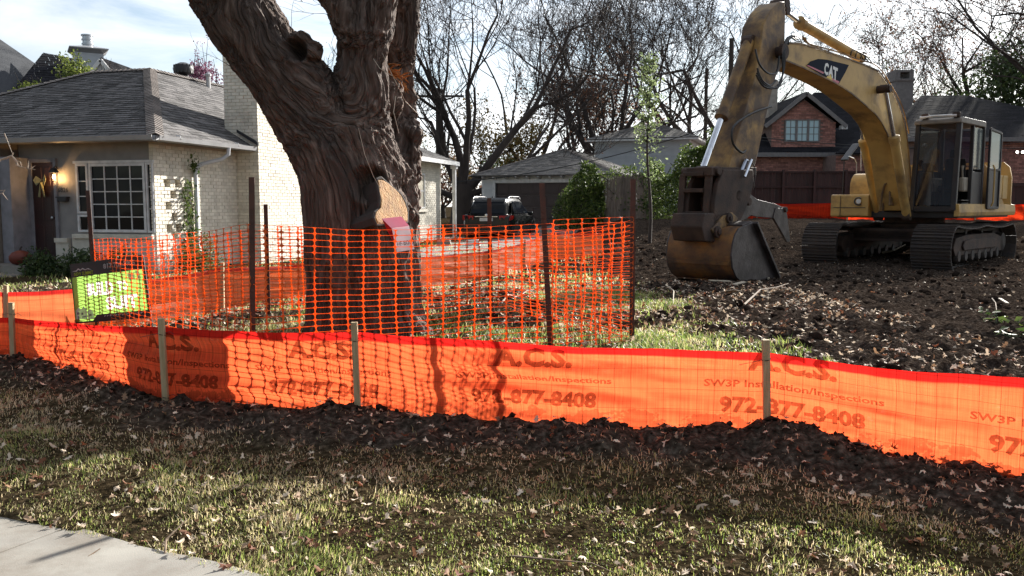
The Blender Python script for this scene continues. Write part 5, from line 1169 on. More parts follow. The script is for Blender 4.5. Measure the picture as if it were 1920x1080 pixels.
# engine hood
mb = MB(); hp_ = [(1.14), (2.0), (2.18), (2.25)]
mb.loft([[(-2.55, -1.45 + i, 1.14 if j == 0 else z) for (i, z) in ((0, 1.14), (0, 2.15), (.12, 2.30), (2.75, 2.30), (2.88, 2.15), (2.88, 1.14))] if j == 0 else [(-.95, -1.45 + i, z) for (i, z) in ((0, 1.14), (0, 2.15), (.12, 2.30), (2.75, 2.30), (2.88, 2.15), (2.88, 1.14))] for j in (0, 1)]); P_('engine_hood', mb, M['cat_yellow'], bevel=.02)
for k in range(3): mb = MB(); mb.cbox((-2.45 + k * .5, 1.42, 1.45), (-2.02 + k * .5, 1.445, 2.05), .02); P_('side_door', mb, M['cat_yellow'])
mb = MB(); mb.tube([(-1.8, -.5, 2.3), (-1.8, -.5, 2.75), (-1.85, -.5, 2.85), (-2.0, -.5, 2.9)], .065, 10); P_('exhaust', mb, M['dark_metal'])
# right-hand front boxes (fuel tank, tool box)
def rbox(name, x0, x1, y0, y1, z0, z1, rr, m_):
    mb = MB(); pr = [(x0, z0), (x1 - .03, z0), (x1, z0 + .03)] + [(x1 - rr + rr * math.cos(a), z1 - rr + rr * math.sin(a)) for a in [R(i * 15) for i in range(7)]] + [(x0, z1)]
    mb.prism([(x, y0, z) for x, z in pr], (0, y1 - y0, 0)); return P_(name, mb, m_, bevel=.012, smooth='auto')
rbox('fuel_tank', -.95, .62, -1.42, -.55, 1.14, 2.10, .34, M['cat_yellow'])
tb_ = rbox('tool_box', .62, 1.55, -1.50, -.55, 1.0, 1.55, .06, M['cat_yellow'])
mb = MB(); mb.box((1.56, -1.42, 1.22), (1.575, -.62, 1.235)); mb.box((1.56, -1.25, 1.02), (1.575, -1.24, 1.52)); P_('panel_gap', mb, M['dark_metal'], tb_)
mb = MB(); mb.lathe((1.58, -.78, 1.38), [(0, -.02), (.055, -.01), (.06, .02), (0, .03)], 14, (1, 0, 0)); wl = P_('work_light', mb, M['white_paint'], tb_)
mb = MB(); c_ = [(1.6 + .0, -.78 + .10 * math.cos(a), 1.38 + .09 * math.sin(a)) for a in [R(50 + i * 26) for i in range(11)]]; mb.tube(c_, .018, 5); P_('lamp_guard', mb, M['dark_metal'], tb_)
# cab
cy0, cy1, cx0_, cx1_ = .42, 1.42, -.35, 1.52; cz0, cz1 = 1.16, 3.20
cab = empty('cab', (0, 0, 0)); cab.parent = exc
def pil(a, b_, w=.075, m_='cab_grey'): mb = MB(); mb.bar(a, b_, w, w, (0, 1, 0)); return mb.build('pillar', M[m_], cab, bevel=.012)
fl_ = (cx1_, cy1, cz0); 
pil((cx1_, cy1 - .04, cz0), (cx1_ - .18, cy1 - .05, cz1), .11); pil((cx1_, cy0 + .04, cz0), (cx1_ - .18, cy0 + .05, cz1), .10)
pil((.42, cy1 - .04, cz0), (.42, cy1 - .04, cz1), .08); pil((cx0_, cy1 - .04, cz0), (cx0_ - .02, cy1 - .04, cz1), .11); pil((cx0_, cy0 + .04, cz0), (cx0_, cy0 + .04, cz1), .11)
mb = MB(); mb.loft([[(cx0_ - .05, cy0 - .02, z), (cx1_ - .12 + dx, cy0 - .02, z), (cx1_ - .12 + dx, cy1 + .02, z), (cx0_ - .05, cy1 + .02, z)] for z, dx in ((cz1 - .04, .05), (cz1 + .05, .03), (cz1 + .10, -.08))]); mb.build('roof', mat('dusty_cab_roof', (.20, .17, .14), .6, (.13, .11, .09), 5), cab, bevel=.02)
mb = MB(); mb.box((cx0_ - .04, cy0, cz0 - .02), (cx1_ + .02, cy1, cz0 + .10)); mb.box((cx0_ - .01, cy0 + .0, cz0), (cx0_ + .03, cy1, cz0 + 1.0)); mb.box((cx0_, cy0, cz0), (cx1_ - .1, cy0 + .03, cz0 + .95)); mb.build('shell', M['cab_grey'], cab)
mb = MB(); mb.box((cx0_ + .05, cy1 - .03, cz0 + .1), (.40, cy1 + .0, cz0 + .92)); mb.build('lower_side_panel', M['cab_grey'], cab, bevel=.01)
mb = MB(); mb.poly([(cx1_ - .02, cy0 + .08, cz0 + .12), (cx1_ - .02, cy1 - .1, cz0 + .12), (cx1_ - .17, cy1 - .1, cz1 - .05), (cx1_ - .17, cy0 + .08, cz1 - .05)]); mb.build('windscreen', M['cab_glass'], cab)
mb = MB(); mb.poly([(cx0_ + .06, cy1 - .02, cz0 + .98), (.38, cy1 - .02, cz0 + .98), (.38, cy1 - .02, cz1 - .08), (cx0_ + .06, cy1 - .02, cz1 - .08)]); mb.build('side_window', glass_dark('pale_side_glass', (.14, .17, .17), .1, .7), cab)
mb = MB(); mb.poly([(cx0_ + .02, cy0 + .1, cz0 + 1.05), (cx0_ + .02, cy1 - .1, cz0 + 1.05), (cx0_ + .02, cy1 - .1, cz1 - .1), (cx0_ + .02, cy0 + .1, cz1 - .1)]); mb.build('rear_window', M['tint_glass'], cab)
mb = MB(); mb.poly([(cx0_ + .1, cy0 + .02, cz0 + .98), (cx1_ - .2, cy0 + .02, cz0 + .98), (cx1_ - .25, cy0 + .02, cz1 - .1), (cx0_ + .1, cy0 + .02, cz1 - .1)]); mb.build('right_window', M['cab_glass'], cab)
# door latched open along the side
mb = MB(); 
for a, b_ in (((-.42, 1.53, cz0 + .06), (-.42, 1.53, cz1 - .08)), ((-1.22, 1.56, cz0 + .06), (-1.22, 1.56, cz1 - .14)), ((-.42, 1.53, cz1 - .08), (-1.22, 1.56, cz1 - .14)), ((-.42, 1.53, cz0 + 1.0), (-1.22, 1.56, cz0 + 1.0)), ((-.42, 1.53, cz0 + .06), (-1.22, 1.56, cz0 + .06))): mb.bar(a, b_, .06, .05, (0, 1, 0))
dr_ = mb.build('cab_door', M['cab_grey'], cab, bevel=.008)
mb = MB(); mb.poly([(-.44, 1.53, cz0 + 1.02), (-1.2, 1.56, cz0 + 1.02), (-1.2, 1.56, cz1 - .16), (-.44, 1.53, cz1 - .1)]); mb.build('door_window', glass_dark('pale_door_glass', (.33, .42, .42), .1, .7), dr_)
mb = MB(); mb.box((-1.2, 1.535, cz0 + .08), (-.44, 1.555, cz0 + .98)); mb.build('door_panel', M['cab_grey'], dr_); 
mb = MB(); mb.tube([(-.52, 1.60, cz0 + .1), (-.52, 1.64, cz0 + .2), (-.52, 1.64, cz0 + 1.0), (-.52, 1.6, cz0 + 1.1)], .02, 6); mb.build('grab_rail', M['cat_yellow'], cab)
# seat, console, levers
mb = MB(); mb.cbox((.05, .68, cz0 + .45), (.55, 1.18, cz0 + .6), .05); mb.cbox((.0, .70, cz0 + .55), (.16, 1.16, cz0 + 1.25), .05); mb.cbox((.02, .80, cz0 + 1.27), (.14, 1.06, cz0 + 1.47), .04); mb.cbox((.1, .75, cz0 + .1), (.5, 1.1, cz0 + .45), .03); mb.build('seat', M['seat'], cab, bevel=.01)
M['console'] = mat('beige_console', (.34, .30, .24), .7)
for y in (.56, 1.22): mb = MB(); mb.cbox((.15, y, cz0 + .45), (.75, y + .12, cz0 + .78), .03); mb.tube([(.65, y + .06, cz0 + .75), (.70, y + .06, cz0 + .95), (.68, y + .06, cz0 + 1.05)], [.02, .02, .035], 8); mb.build('control_console', M['console'], cab)
mb = MB(); mb.cbox((1.1, .52, cz0 + .1), (1.32, .75, cz0 + .9), .03); mb.cbox((1.08, .54, cz0 + .92), (1.2, .74, cz0 + 1.12), .02); mb.build('monitor_post', M['console'], cab)
mb = MB(); mb.tube([(1.0, .8, cz0 + .1), (1.15, .8, cz0 + .65)], .015, 6); mb.tube([(1.0, 1.0, cz0 + .1), (1.15, 1.0, cz0 + .65)], .015, 6); mb.build('travel_lever', M['dark_metal'], cab)
mb = MB()
for k in range(5): mb.box((.75, 1.36, cz0 - .05 + k * .07), (1.25, 1.46, cz0 - .03 + k * .07))
o = mb.build('step_grille', M['cab_grey'], cab); o['kind'] = 'stuff'
mb = MB(); mb.tube([(cx1_ - .1, cy0 + .1, cz1 + .12), (cx1_ - .12, cy0 + .4, cz1 + .15), (cx1_ - .12, cy1 - .1, cz1 + .13)], [.035, .02, .035], 8); mb.build('roof_rail', M['white_trim'], cab)
for y in (cy0 + .12, cy1 - .2): mb = MB(); mb.cbox((cx1_ - .22, y, cz1 + .10), (cx1_ - .10, y + .16, cz1 + .21), .02); mb.build('roof_light', M['rust_metal'], cab)
# mirror and handrails at the front right
mb = MB(); a = ex(1578, 390, -1.4); b_ = ex(1583, 300, -1.4); c_ = ex(1604, 272, -1.4); mb.tube([a, b_, c_], .014, 6); mp_ = P_('mirror_arm', mb, M['dark_metal'])
mb = MB(); u_ = (c_ - b_).normalized(); mb.bar(b_ - u_ * .02, c_ + u_ * .05, .05, .18, (0, 1, 0)); mb.build('mirror', M['dark_metal'], mp_, bevel=.02)
mb = MB(); mb.tube([ex(1591, 293, -1.3), ex(1601, 297, -1.3), ex(1606, 306, -1.3), ex(1606, 325, -1.3)], .014, 6); mb.tube([ex(1614, 215, -1.3), ex(1614, 320, -1.3)], .010, 5); P_('handrail', mb, M['metal'])
# boom -----------------------------------------------------------
BT = [(1474, 80), (1500, 82), (1530, 90), (1559, 100), (1592, 111), (1622, 122), (1647, 133), (1663, 154), (1679, 183), (1692, 216), (1699, 248), (1704, 290), (1707, 330), (1712, 395)]
BB = [(1472, 113), (1504, 126), (1532, 139), (1559, 152), (1578, 163), (1596, 175), (1622, 197), (1640, 213), (1652, 229), (1663, 250), (1672, 276), (1678, 310), (1682, 340), (1690, 395)]
yb = .27; T_ = exs(BT, yb); B_ = exs(BB, yb)
mb = MB()
rings = []
for t, b_ in zip(T_, B_): rings.append([Vector((t.x, yb, t.z)), Vector((t.x, -yb, t.z)), Vector((b_.x, -yb, b_.z)), Vector((b_.x, yb, b_.z))])
mb.loft(rings); boom = P_('boom', mb, M['cat_yellow'], bevel=.018, smooth='auto')
mb = MB()   # flange strips along the top and bottom edges
for L_ in (T_, B_):
    for a, b_ in zip(L_, L_[1:]): mb.bar(Vector((a.x, yb + .008, a.z)), Vector((b_.x, yb + .008, b_.z)), .016, .03, (0, 0, 1))
o = P_('weld_seam', mb, M['cat_yellow_dirty'], boom)
# emblem plate on the boom side
M['decal_dark'] = mat('dark_blue_decal', (.012, .018, .032), .8, (.014, .020, .036), 3, spec=.1); M['decal_white'] = mat('white_decal', (.72, .72, .70), .5); M['decal_red'] = mat('pink_red_decal', (.50, .07, .12), .5); M['decal_yellow'] = mat('yellow_decal', (.75, .50, .03), .5)
def dq(px, py, d): q = ex(px, py, yb); return Vector((q.x, yb + d, q.z))
mb = MB(); mb.prism([dq(*p, .008) for p in ((1511, 123), (1519, 115), (1534, 110.5), (1550, 112), (1591, 122), (1583, 138), (1571, 159))], (0, .002, 0)); dc = P_('emblem_panel', mb, M['decal_dark'], boom)
mb = MB(); mb.prism([dq(*p, .0102) for p in ((1511, 123), (1515, 122.5), (1545, 136), (1542, 138.5))], (0, .0012, 0)); mb.prism([dq(*p, .0102) for p in ((1560, 147), (1573, 153), (1571, 157), (1557, 150))], (0, .0012, 0)); P_('emblem_stripe', mb, M['decal_red'], dc)
mb = MB(); mb.prism([dq(*p, .0112) for p in ((1548, 145.5), (1555.5, 138), (1560, 150.5))], (0, .0012, 0)); P_('emblem_triangle', mb, M['decal_yellow'], dc)
for ch_, q in (('C', ((1543.5, 139.5), (1551.5, 142.5), (1553, 120), (1545.5, 115.5))), ('A', ((1551.5, 142.5), (1561, 147.5), (1561.5, 125), (1554.5, 121))), ('T', ((1561, 149), (1568, 152), (1570, 128), (1561, 124)))):
    c0, c1, c2_, c3_ = [dq(*p, .0124) for p in q]
    text_on('letter', ch_, lambda x, y: (c0 * (1 - x) + c1 * x) * (1 - y) + (c3_ * (1 - x) + c2_ * x) * y, 1, 1, M['decal_white'], dc, .05)
# stick
ST = [(1461, 3), (1445, 20), (1431, 46), (1426, 88), (1413, 150), (1396, 210), (1378, 270), (1362, 325)]
SB = [(1471, 2), (1473, 22), (1472, 70), (1468, 122), (1456, 142), (1449, 166), (1441, 200), (1413, 325)]
ys_ = .21; T2 = exs(ST, ys_); B2_ = exs(SB, ys_); mb = MB(); rings = []
for t, b_ in zip(T2, B2_): rings.append([Vector((t.x, ys_, t.z)), Vector((t.x, -ys_, t.z)), Vector((b_.x, -ys_, b_.z)), Vector((b_.x, ys_, b_.z))])
mb.loft(rings); stick = P_('stick', mb, M['cat_yellow_dirty'], bevel=.018, smooth='auto')
mb = MB(); q = ex(1466, 97, .30); mb.cyl((q.x, -.34, q.z), (q.x, .34, q.z), .10, 18); mb.cyl((q.x, .30, q.z), (q.x, .37, q.z), .14, 18); P_('pin', mb, M['rust_metal'], stick)
mb = MB(); q = ex(1462, 6, .0); mb.cyl((q.x, -.16, q.z - .02), (q.x, .16, q.z - .02), .10, 14); P_('pin', mb, M['rust_metal'], stick)
def cyl_(name, rod_p, brl_p, end_p, y, rr, rb, par=None, rodm='chrome', brm='cat_yellow'):
    a, b_, c = ex(*rod_p, y), ex(*brl_p, y), ex(*end_p, y); d = (c - b_).normalized(); g_ = empty(name, (0, 0, 0)); g_.parent = exc
    mb = MB(); mb.cyl(a, b_ + d * .1, rr, 12); mb.build('rod', M[rodm], g_, smooth='auto')
    mb = MB(); mb.tube([b_ - d * .01, b_ + d * .01, b_ + d * .14, b_ + d * .15, c], [rb * .9, rb * 1.22, rb * 1.22, rb, rb], 16); mb.build('barrel', M[brm], g_, smooth='auto')
    x_ = Vector((0, 1, 0)); mb = MB()
    for e, r_ in ((a, rr * 1.8), (c, rb * 1.1)): mb.cyl(e - x_ * (rb * .9), e + x_ * (rb * .9), r_, 14)
    mb.build('cylinder_eye', M['rust_metal'], g_); return g_
cyl_('boom_cylinder', (1659, 166), (1676, 256), (1700, 405), .44, .048, .10); cyl_('boom_cylinder', (1604, 172), (1619, 262), (1647, 405), -.44, .048, .10)
mb = MB(); q = ex(1660, 167, .44); mb.cyl((q.x, -.56, q.z), (q.x, .56, q.z), .085, 16); P_('pin', mb, M['rust_metal'], boom)
cyl_('stick_cylinder', (1470, 20), (1498, 42), (1612, 108), 0, .05, .105)
cyl_('bucket_cylinder', (1316, 322), (1352, 222), (1404, 78), -.02, .055, .10, rodm='chrome', brm='cat_yellow_dirty')
mb = MB(); a, b_ = ex(1386, 332, .25), ex(1399, 300, .25); mb.cyl(a, b_, .045, 12); mb.cyl(a + Vector((0, .1, 0)), b_ + Vector((0, .1, 0)), .03, 10); P_('thumb_rod', mb, M['chrome'])
# hoses and steel lines
def hose(pts, r_=.018, m_='hose', nm='hose'):
    mb = MB(); P0 = [ex(*q) for q in pts]; Q = []
    for i in range(len(P0) - 1):      # catmull-rom
        p0, p1, p2, p3 = P0[max(i - 1, 0)], P0[i], P0[i + 1], P0[min(i + 2, len(P0) - 1)]
        for t in (0, .25, .5, .75): Q.append(.5 * ((2 * p1) + (p2 - p0) * t + (2 * p0 - 5 * p1 + 4 * p2 - p3) * t * t + (3 * p1 - p0 - 3 * p2 + p3) * t ** 3))
    Q.append(P0[-1]); mb.tube(Q, r_, 6); return P_(nm, mb, M[m_], boom)
for k, d in enumerate((0, 4, 8)):
    hose([(1500 - d, 72 + d * .4, .30 + .03 * k), (1485 - d, 66 + d * .5, .32), (1472 - d * .6, 90 + d, .36), (1470 - d * .3, 130 + d, .38), (1456 + d * .2, 163 + d * .3, .38), (1432, 162 - d, .36), (1418 + d * .3, 140 - d, .30)])
hose([(1416, 92, .30), (1424, 120, .34), (1440, 137, .36), (1456, 135, .33), (1461, 105, .33)]); hose([(1420, 128, .28), (1428, 150, .34), (1444, 160, .36), (1455, 150, .33)])
hose([(1446, 200, .28), (1420, 208, .30), (1393, 222, .30), (1374, 240, .30), (1374, 268, .30), (1390, 286, .28), (1398, 282, .26)], .02)
hose([(1409, 302, .28), (1416, 318, .30), (1414, 345, .30), (1413, 356, .28)], .008)
for k in range(3): hose([(1504 + k * 3, 68 + k, .1 - .1 * k), (1515 + k * 2, 82, .1 - .1 * k), (1560, 94, .1 - .1 * k), (1605, 110, .1 - .1 * k), (1645, 124, .1 - .1 * k), (1670, 158, .1 - .1 * k), (1692, 200, .1 - .1 * k), (1704, 250, .1 - .1 * k)], .014, 'cat_yellow_dirty', 'steel_line')
for k in range(3): hose([(1595 + k * 9, 104 + k * 4, .1), (1598 + k * 9, 94 + k * 4, .1), (1608 + k * 9, 96 + k * 5, .1), (1618 + k * 9, 110 + k * 5, .1)], .014)
for k in range(3): hose([(1650 + k * 5, 395, -.15), (1654 + k * 4, 365, -.1), (1660 + k * 4, 345, 0), (1668 + k * 3, 350, .05), (1668 + k * 3, 385, .1)], .025, 'cat_yellow_dirty')
hose([(1484, 62, -.1), (1491, 60, -.1), (1510, 78, -.15), (1530, 88, -.15)], .010); hose([(1478, 84, .3), (1480, 72, .3), (1492, 70, .3)], .02)
# quick coupler / head between stick and bucket
mb = MB(); hd = [(1358, 318), (1412, 318), (1414, 342), (1408, 366), (1398, 395), (1380, 432), (1350, 440), (1338, 420), (1340, 380), (1346, 345)]
pts = exs(hd, .30); mb.prism([Vector((p.x, .30, p.z)) for p in pts], (0, -.09, 0)); mb.prism([Vector((p.x, -.21, p.z)) for p in pts], (0, -.09, 0))
pts2 = exs([(1362, 330), (1406, 330), (1400, 372), (1378, 415), (1352, 412), (1350, 370)], .2); mb.prism([Vector((p.x, .20, p.z)) for p in pts2], (0, -.40, 0)); cp = P_('quick_coupler', mb, M['rust_metal'], bevel=.015)
mb = MB(); a, b_ = ex(1292, 322, -.3), ex(1405, 324, .3); mb.cyl(Vector((a.x, -.42, a.z)), Vector((a.x, .30, a.z)), .075, 14); mb.bar(ex(1310, 322, 0), ex(1395, 322, 0), .5, .14, (0, 0, 1)); P_('link_bar', mb, M['rust_metal'], cp, bevel=.01)
for y in (-.34, .16):   # open side links
    for x0, x1 in ((1314, 1309), (1343, 1337)):
        a, b_ = ex(x0, 326, 0), ex(x1, 402, 0); mb = MB(); mb.bar(Vector((a.x, y, a.z)), Vector((b_.x, y, b_.z)), .07, .12, (0, 1, 0)); P_('side_link', mb, M['rust_metal'], cp, bevel=.01)
for py in (326, 357, 400): a, b_ = ex(1308, py, 0), ex(1345, py, 0); mb = MB(); mb.bar(Vector((a.x, -.1, a.z)), Vector((b_.x, -.1, b_.z)), .4, .07, (0, 0, 1)); P_('cross_bar', mb, M['rust_metal'], cp, bevel=.01)
mb = MB(); pts = exs([(1303, 400), (1350, 398), (1362, 430), (1338, 455), (1304, 452), (1298, 425)], .12)
mb.prism([Vector((p.x, .30, p.z)) for p in pts], (0, -.62, 0)); P_('bucket_hinge', mb, M['rust_metal'], cp, bevel=.02)
# bucket: curved wide back towards the camera, cheek on its left
PB = [(1392, 424), (1383, 428), (1376, 440), (1371, 458), (1369, 480), (1371, 503), (1379, 521), (1392, 531), (1410, 533), (1430, 526), (1452, 519)]
PC = [(1409, 417), (1452, 519)]
yr, yl = .62, -.62; cur = exs(PB, yr); 
bk_ = empty('bucket', (0, 0, 0)); bk_.parent = exc
mb = MB(); th = .035; inn = []
cc_ = sum(cur, Vector()) / len(cur)
for p in cur: d = (cc_ - p); d.y = 0; inn.append(p + d.normalized() * th)
mb.loft([[Vector((p.x, y, p.z)) for p in cur] + [Vector((p.x, y, p.z)) for p in inn[::-1]] for y in (yl, -.2, .2, yr)]); mb.build('back_plate', M['bucket_rust'], bk_, smooth='auto')
ck = exs([(1409, 417), (1392, 424), (1383, 428), (1376, 440), (1371, 458), (1369, 480), (1371, 503), (1379, 521), (1392, 531), (1410, 533), (1430, 526), (1452, 519)], yr)
for y, s_ in ((yr, .03), (yl - .03, .03)): mb = MB(); mb.prism([Vector((p.x, y, p.z)) for p in ck], (0, s_, 0)); mb.build('cheek_plate', M['worn_steel'], bk_, bevel=.006)
e0, e1 = ex(1409, 417, yr), ex(1452, 519, yr); mb = MB(); 
for y in (yr + .03, yl - .045): mb.bar(Vector((e0.x, y + .01, e0.z)), Vector((e1.x, y + .01, e1.z)), .05, .16, (0, 1, 0))
mb.build('side_cutter', M['worn_steel'], bk_, bevel=.006)
mb = MB(); mb.bar(Vector((e0.x - .02, 0, e0.z)), Vector((cur[0].x, 0, cur[0].z)), 1.24, .05, (0, 0, 1)); mb.build('top_plate', M['worn_steel'], bk_, bevel=.006)
dd = (cur[-1] - cur[-2]).normalized()
for k in range(6):
    y = yl + .06 + k * (yr - yl - .12) / 5; mb = MB(); b0 = Vector((cur[-1].x, y, cur[-1].z)) - dd * .05; x_ = Vector((0, 1, 0))
    mb.loft([[b0 + x_ * (s1 * w) + Vector((0, 0, s2 * w * .8)) for s1, s2 in ((-1, -1), (1, -1), (1, 1), (-1, 1))] if i == 0 else [b0 + dd * .20 + x_ * (s1 * w * .5) + Vector((0, 0, s2 * .008)) for s1, s2 in ((-1, -1), (1, -1), (1, 1), (-1, 1))] for i, w in ((0, .05), (1, .05))]); mb.build('tooth', M['worn_steel'], bk_, bevel=.004)
for y in (.28, -.24): mb = MB(); pp = exs([(1330, 430), (1352, 405), (1368, 398), (1379, 408), (1376, 424), (1356, 446), (1340, 452)], y); mb.prism([Vector((p.x, y, p.z)) for p in pp], (0, .05, 0)); mb.build('hinge_ear', M['cat_yellow_dirty'], bk_, bevel=.01)
for px, py, r_ in ((1363, 409, .09), (1341, 435, .10)): q = ex(px, py, .3); mb = MB(); mb.cyl((q.x, -.3, q.z), (q.x, .37, q.z), r_, 16); mb.cyl((q.x, .37, q.z), (q.x, .40, q.z), r_ * .5, 12); mb.build('hinge_pin', M['rust_metal'], bk_, bevel=.008)
# wear strips across the bucket back
for i in (4, 6): p, q = cur[i], cur[i + 1]; mb = MB(); mb.bar(Vector((p.x, 0, p.z)) * .5 + Vector((q.x, 0, q.z)) * .5 + (p - cc_).normalized() * .02, Vector((p.x, 0, p.z)) * .5 + Vector((q.x, 0, q.z)) * .5 + (p - cc_).normalized() * .02 + (q - p).normalized() * .06, 1.2, .02, (p - cc_).normalized()); mb.build('wear_strip', M['bucket_rust'], bk_)
# thumb
thb = empty('thumb', (0, 0, 0)); thb.parent = exc
arm = [(1371, 362), (1378, 354), (1392, 353), (1404, 365), (1416, 374), (1452, 383), (1470, 392), (1471, 402), (1452, 409), (1418, 407), (1404, 404), (1392, 412), (1380, 415), (1371, 400)]
for y in (.20, -.06): mb = MB(); pp = exs(arm, y); mb.prism([Vector((p.x, y, p.z)) for p in pp], (0, .05, 0)); mb.build('arm_plate', M['worn_steel'], thb, bevel=.008)
mb = MB(); pp = exs([(1406, 376), (1450, 388), (1446, 396), (1410, 389)], .2); mb.prism([Vector((p.x, .19, p.z)) for p in pp], (0, -.22, 0)); mb.build('arm_web', M['rust_metal'], thb)
for y in (.22, .06, -.10): mb = MB(); pp = exs([(1450, 390), (1470, 391), (1473, 410), (1478, 452), (1472, 454), (1460, 432), (1446, 408)], y); mb.prism([Vector((p.x, y, p.z)) for p in pp], (0, .045, 0)); mb.build('claw', M['worn_steel'], thb, bevel=.006)
for px, py, r_ in ((1376, 367, .10), (1397, 378, .07), (1466, 393, .05)): q = ex(px, py, .2); mb = MB(); mb.cyl((q.x, -.14, q.z), (q.x, .30, q.z), r_, 16); mb.build('thumb_pin', M['rust_metal'], thb, bevel=.006)

for o in kids(exc):
    if o.name.split('.')[0] in ('carbody', 'deck', 'side_skirt', 'counterweight', 'engine_hood', 'side_door', 'exhaust', 'fuel_tank', 'tool_box', 'cab'): o.location.z += .2
# ------------------------------------------------------------------ yard sign
ys0 = at(200, 560, 8.75); sg = empty('yard_sign', (ys0.x, 8.75, gz0(ys0.x, 8.75)), label='tilted green and black builder yard sign reading BUILD TO SUIT behind the mesh', cat='sign')
M['sign_green'] = mat('sign_green_print', (.25, .46, .09), .5, (.23, .43, .085), 2, trans=.6); M['sign_black'] = mat('sign_black_print', (.03, .03, .035), .5); M['sign_white'] = mat('sign_white_print', (.88, .88, .88), .5, trans=.6)
M['sign_lime'] = mat('sign_lime_print', (.55, .70, .05), .5, trans=.4); M['sign_grey'] = mat('sign_grey_print', (.22, .22, .23), .5)
A0, A1, A2, A3 = at(132, 499, 8.85), at(266, 481, 8.6), at(281, 592, 8.6), at(142, 604, 8.85)   # tl, tr, br, bl
sn = (A1 - A0).cross(A3 - A0).normalized(); sn = -sn if sn.y > 0 else sn
def sp(x, y, d=0): return (A0 * (1 - x) + A1 * x) * (1 - y) + (A3 * (1 - x) + A2 * x) * y + sn * d      # y downwards 0..1
def spoly(name, pts, m_, d, t=.0012, par=None): mb = MB(); mb.prism([sp(x, y, d) for x, y in pts], sn * t); return rel(sg, mb.build(name, m_)) if par is None else None
spoly('header_panel', [(0, 0), (1, 0), (1, .205), (0, .205)], M['sign_black'], -.003, .004)
def loops_of(V, Fs):
    from collections import defaultdict
    cnt = defaultdict(int)
    for f in Fs:
        for a, b_ in zip(f, f[1:] + f[:1]): cnt[(a, b_)] += 1
    nxt = {a: b_ for (a, b_) in cnt if (b_, a) not in cnt}; out_ = []
    while nxt:
        s = next(iter(nxt)); lp_ = []; c = s
        while c in nxt: lp_.append(c); c = nxt.pop(c)
        if len(lp_) > 2: out_.append([(V[i][0], V[i][1]) for i in lp_])
    return out_
def inside(p, poly):
    c = False
    for (x0, y0), (x1, y1) in zip(poly, poly[1:] + poly[:1]):
        if (y0 > p[1]) != (y1 > p[1]) and p[0] < (x1 - x0) * (p[1] - y0) / (y1 - y0) + x0: c = not c
    return c
from mathutils.geometry import tessellate_polygon
cut = []; counters = []
for txt, x0, x1, y0, y1 in (('BUILD', .20, .56, .34, .57), ('TO', .62, .76, .36, .53), ('SUIT', .44, .87, .61, .84)):
    V_, F_, _ = text_mesh(txt, .045); Lp = [[(x0 + (x1 - x0) * a, y1 + (y0 - y1) * b_) for a, b_ in l] for l in loops_of(V_, F_)]
    for i, l in enumerate(Lp):
        (counters if sum(inside(l[0], m_) for j, m_ in enumerate(Lp) if j != i) % 2 else cut).append(l)
outer = [(0, .205), (1, .205), (1, .90), (.30, .90), (.24, 1), (0, 1)]
mb = MB()
for grp in [[outer] + cut] + [[c_] for c_ in counters]:
    flat = [p_ for l in grp for p_ in l]; ids = [mb.pt(sp(x, y, 0)) for x, y in flat]
    for t_ in tessellate_polygon([[Vector((x, y, 0)) for x, y in l] for l in grp]): mb.face([ids[k] for k in t_])
rel(sg, mb.build('panel', M['sign_green']))
spoly('footer_panel', [(.30, .90), (1, .90), (1, 1), (.24, 1)], M['sign_black'], -.003, .004)
def stext(txt, x0, x1, y0, y1, m_, bold=.02, d=.003, name='printed_lettering'):
    return rel(sg, text_on(name, txt, lambda x, y: sp(x0 + (x1 - x0) * x, y1 + (y0 - y1) * y, d), 1, 1, M[m_], None, bold))
stext('NEW SUMMIT', .045, .315, .125, .185, 'sign_lime', .02); stext('817.705.3905', .46, .90, .035, .125, 'sign_white', .035)
stext('BUILD', .20, .56, .34, .57, 'sign_white', .045, 0); stext('TO', .62, .76, .36, .53, 'sign_white', .045, 0); stext('SUIT', .44, .87, .61, .84, 'sign_white', .045, 0)
for a in (((.02, .10), (.08, .09), (.11, .055), (.14, .085), (.17, .06), (.21, .09), (.25, .075), (.30, .115), (.24, .09), (.21, .105), (.165, .08), (.135, .105), (.11, .08), (.085, .11)),): spoly('mountain_emblem', a, M['sign_white'], .003)
for j, a in enumerate((((.02, .96), (.02, .80), (.06, .74), (.10, .79), (.13, .73), (.17, .80), (.17, .96)), ((.18, .97), (.18, .84), (.22, .79), (.26, .85), (.26, .97)))): spoly('house_picture', a, M['sign_white'], .003)
for a in ((.035, .83, .065, .87), (.095, .84, .12, .88), (.04, .90, .06, .96), (.10, .91, .15, .93), (.20, .88, .23, .92)): spoly('house_picture_window', [(a[0], a[1]), (a[2], a[1]), (a[2], a[3]), (a[0], a[3])], M['sign_grey'], .0045)
spoly('small_photo_square', [(.78, .25), (.80, .25), (.87, .26), (.87, .36), (.79, .36)], M['sign_white'], .003); spoly('small_photo_square', [(.88, .22), (.93, .22), (.955, .36), (.91, .36)], M['sign_white'], .003)
random.seed(3)
x = .40
while x < .93: w = random.uniform(.02, .05); spoly('illegible_slogan_stroke', [(x, .945), (x + .006, .915 + random.random() * .015), (x + w * .6, .925), (x + w, .92), (x + w, .93), (x + w * .5, .94), (x + w * .2, .95)], M['sign_white'], .003); x += w + .008
mb = MB()
for x, y0, y1 in ((0.0, -.02, 1.25), (1.0, -.02, 1.25)): mb.bar(sp(x, y0, -.012), sp(x, y1, -.012), .02, .015, (0, 1, 0))
mb.bar(sp(0, -.015, -.012), sp(1, -.015, -.012), .015, .018, (0, 0, 1)); mb.bar(sp(0, 1.015, -.012), sp(1, 1.015, -.012), .015, .018, (0, 0, 1)); rel(sg, mb.build('frame', M['dark_metal']))

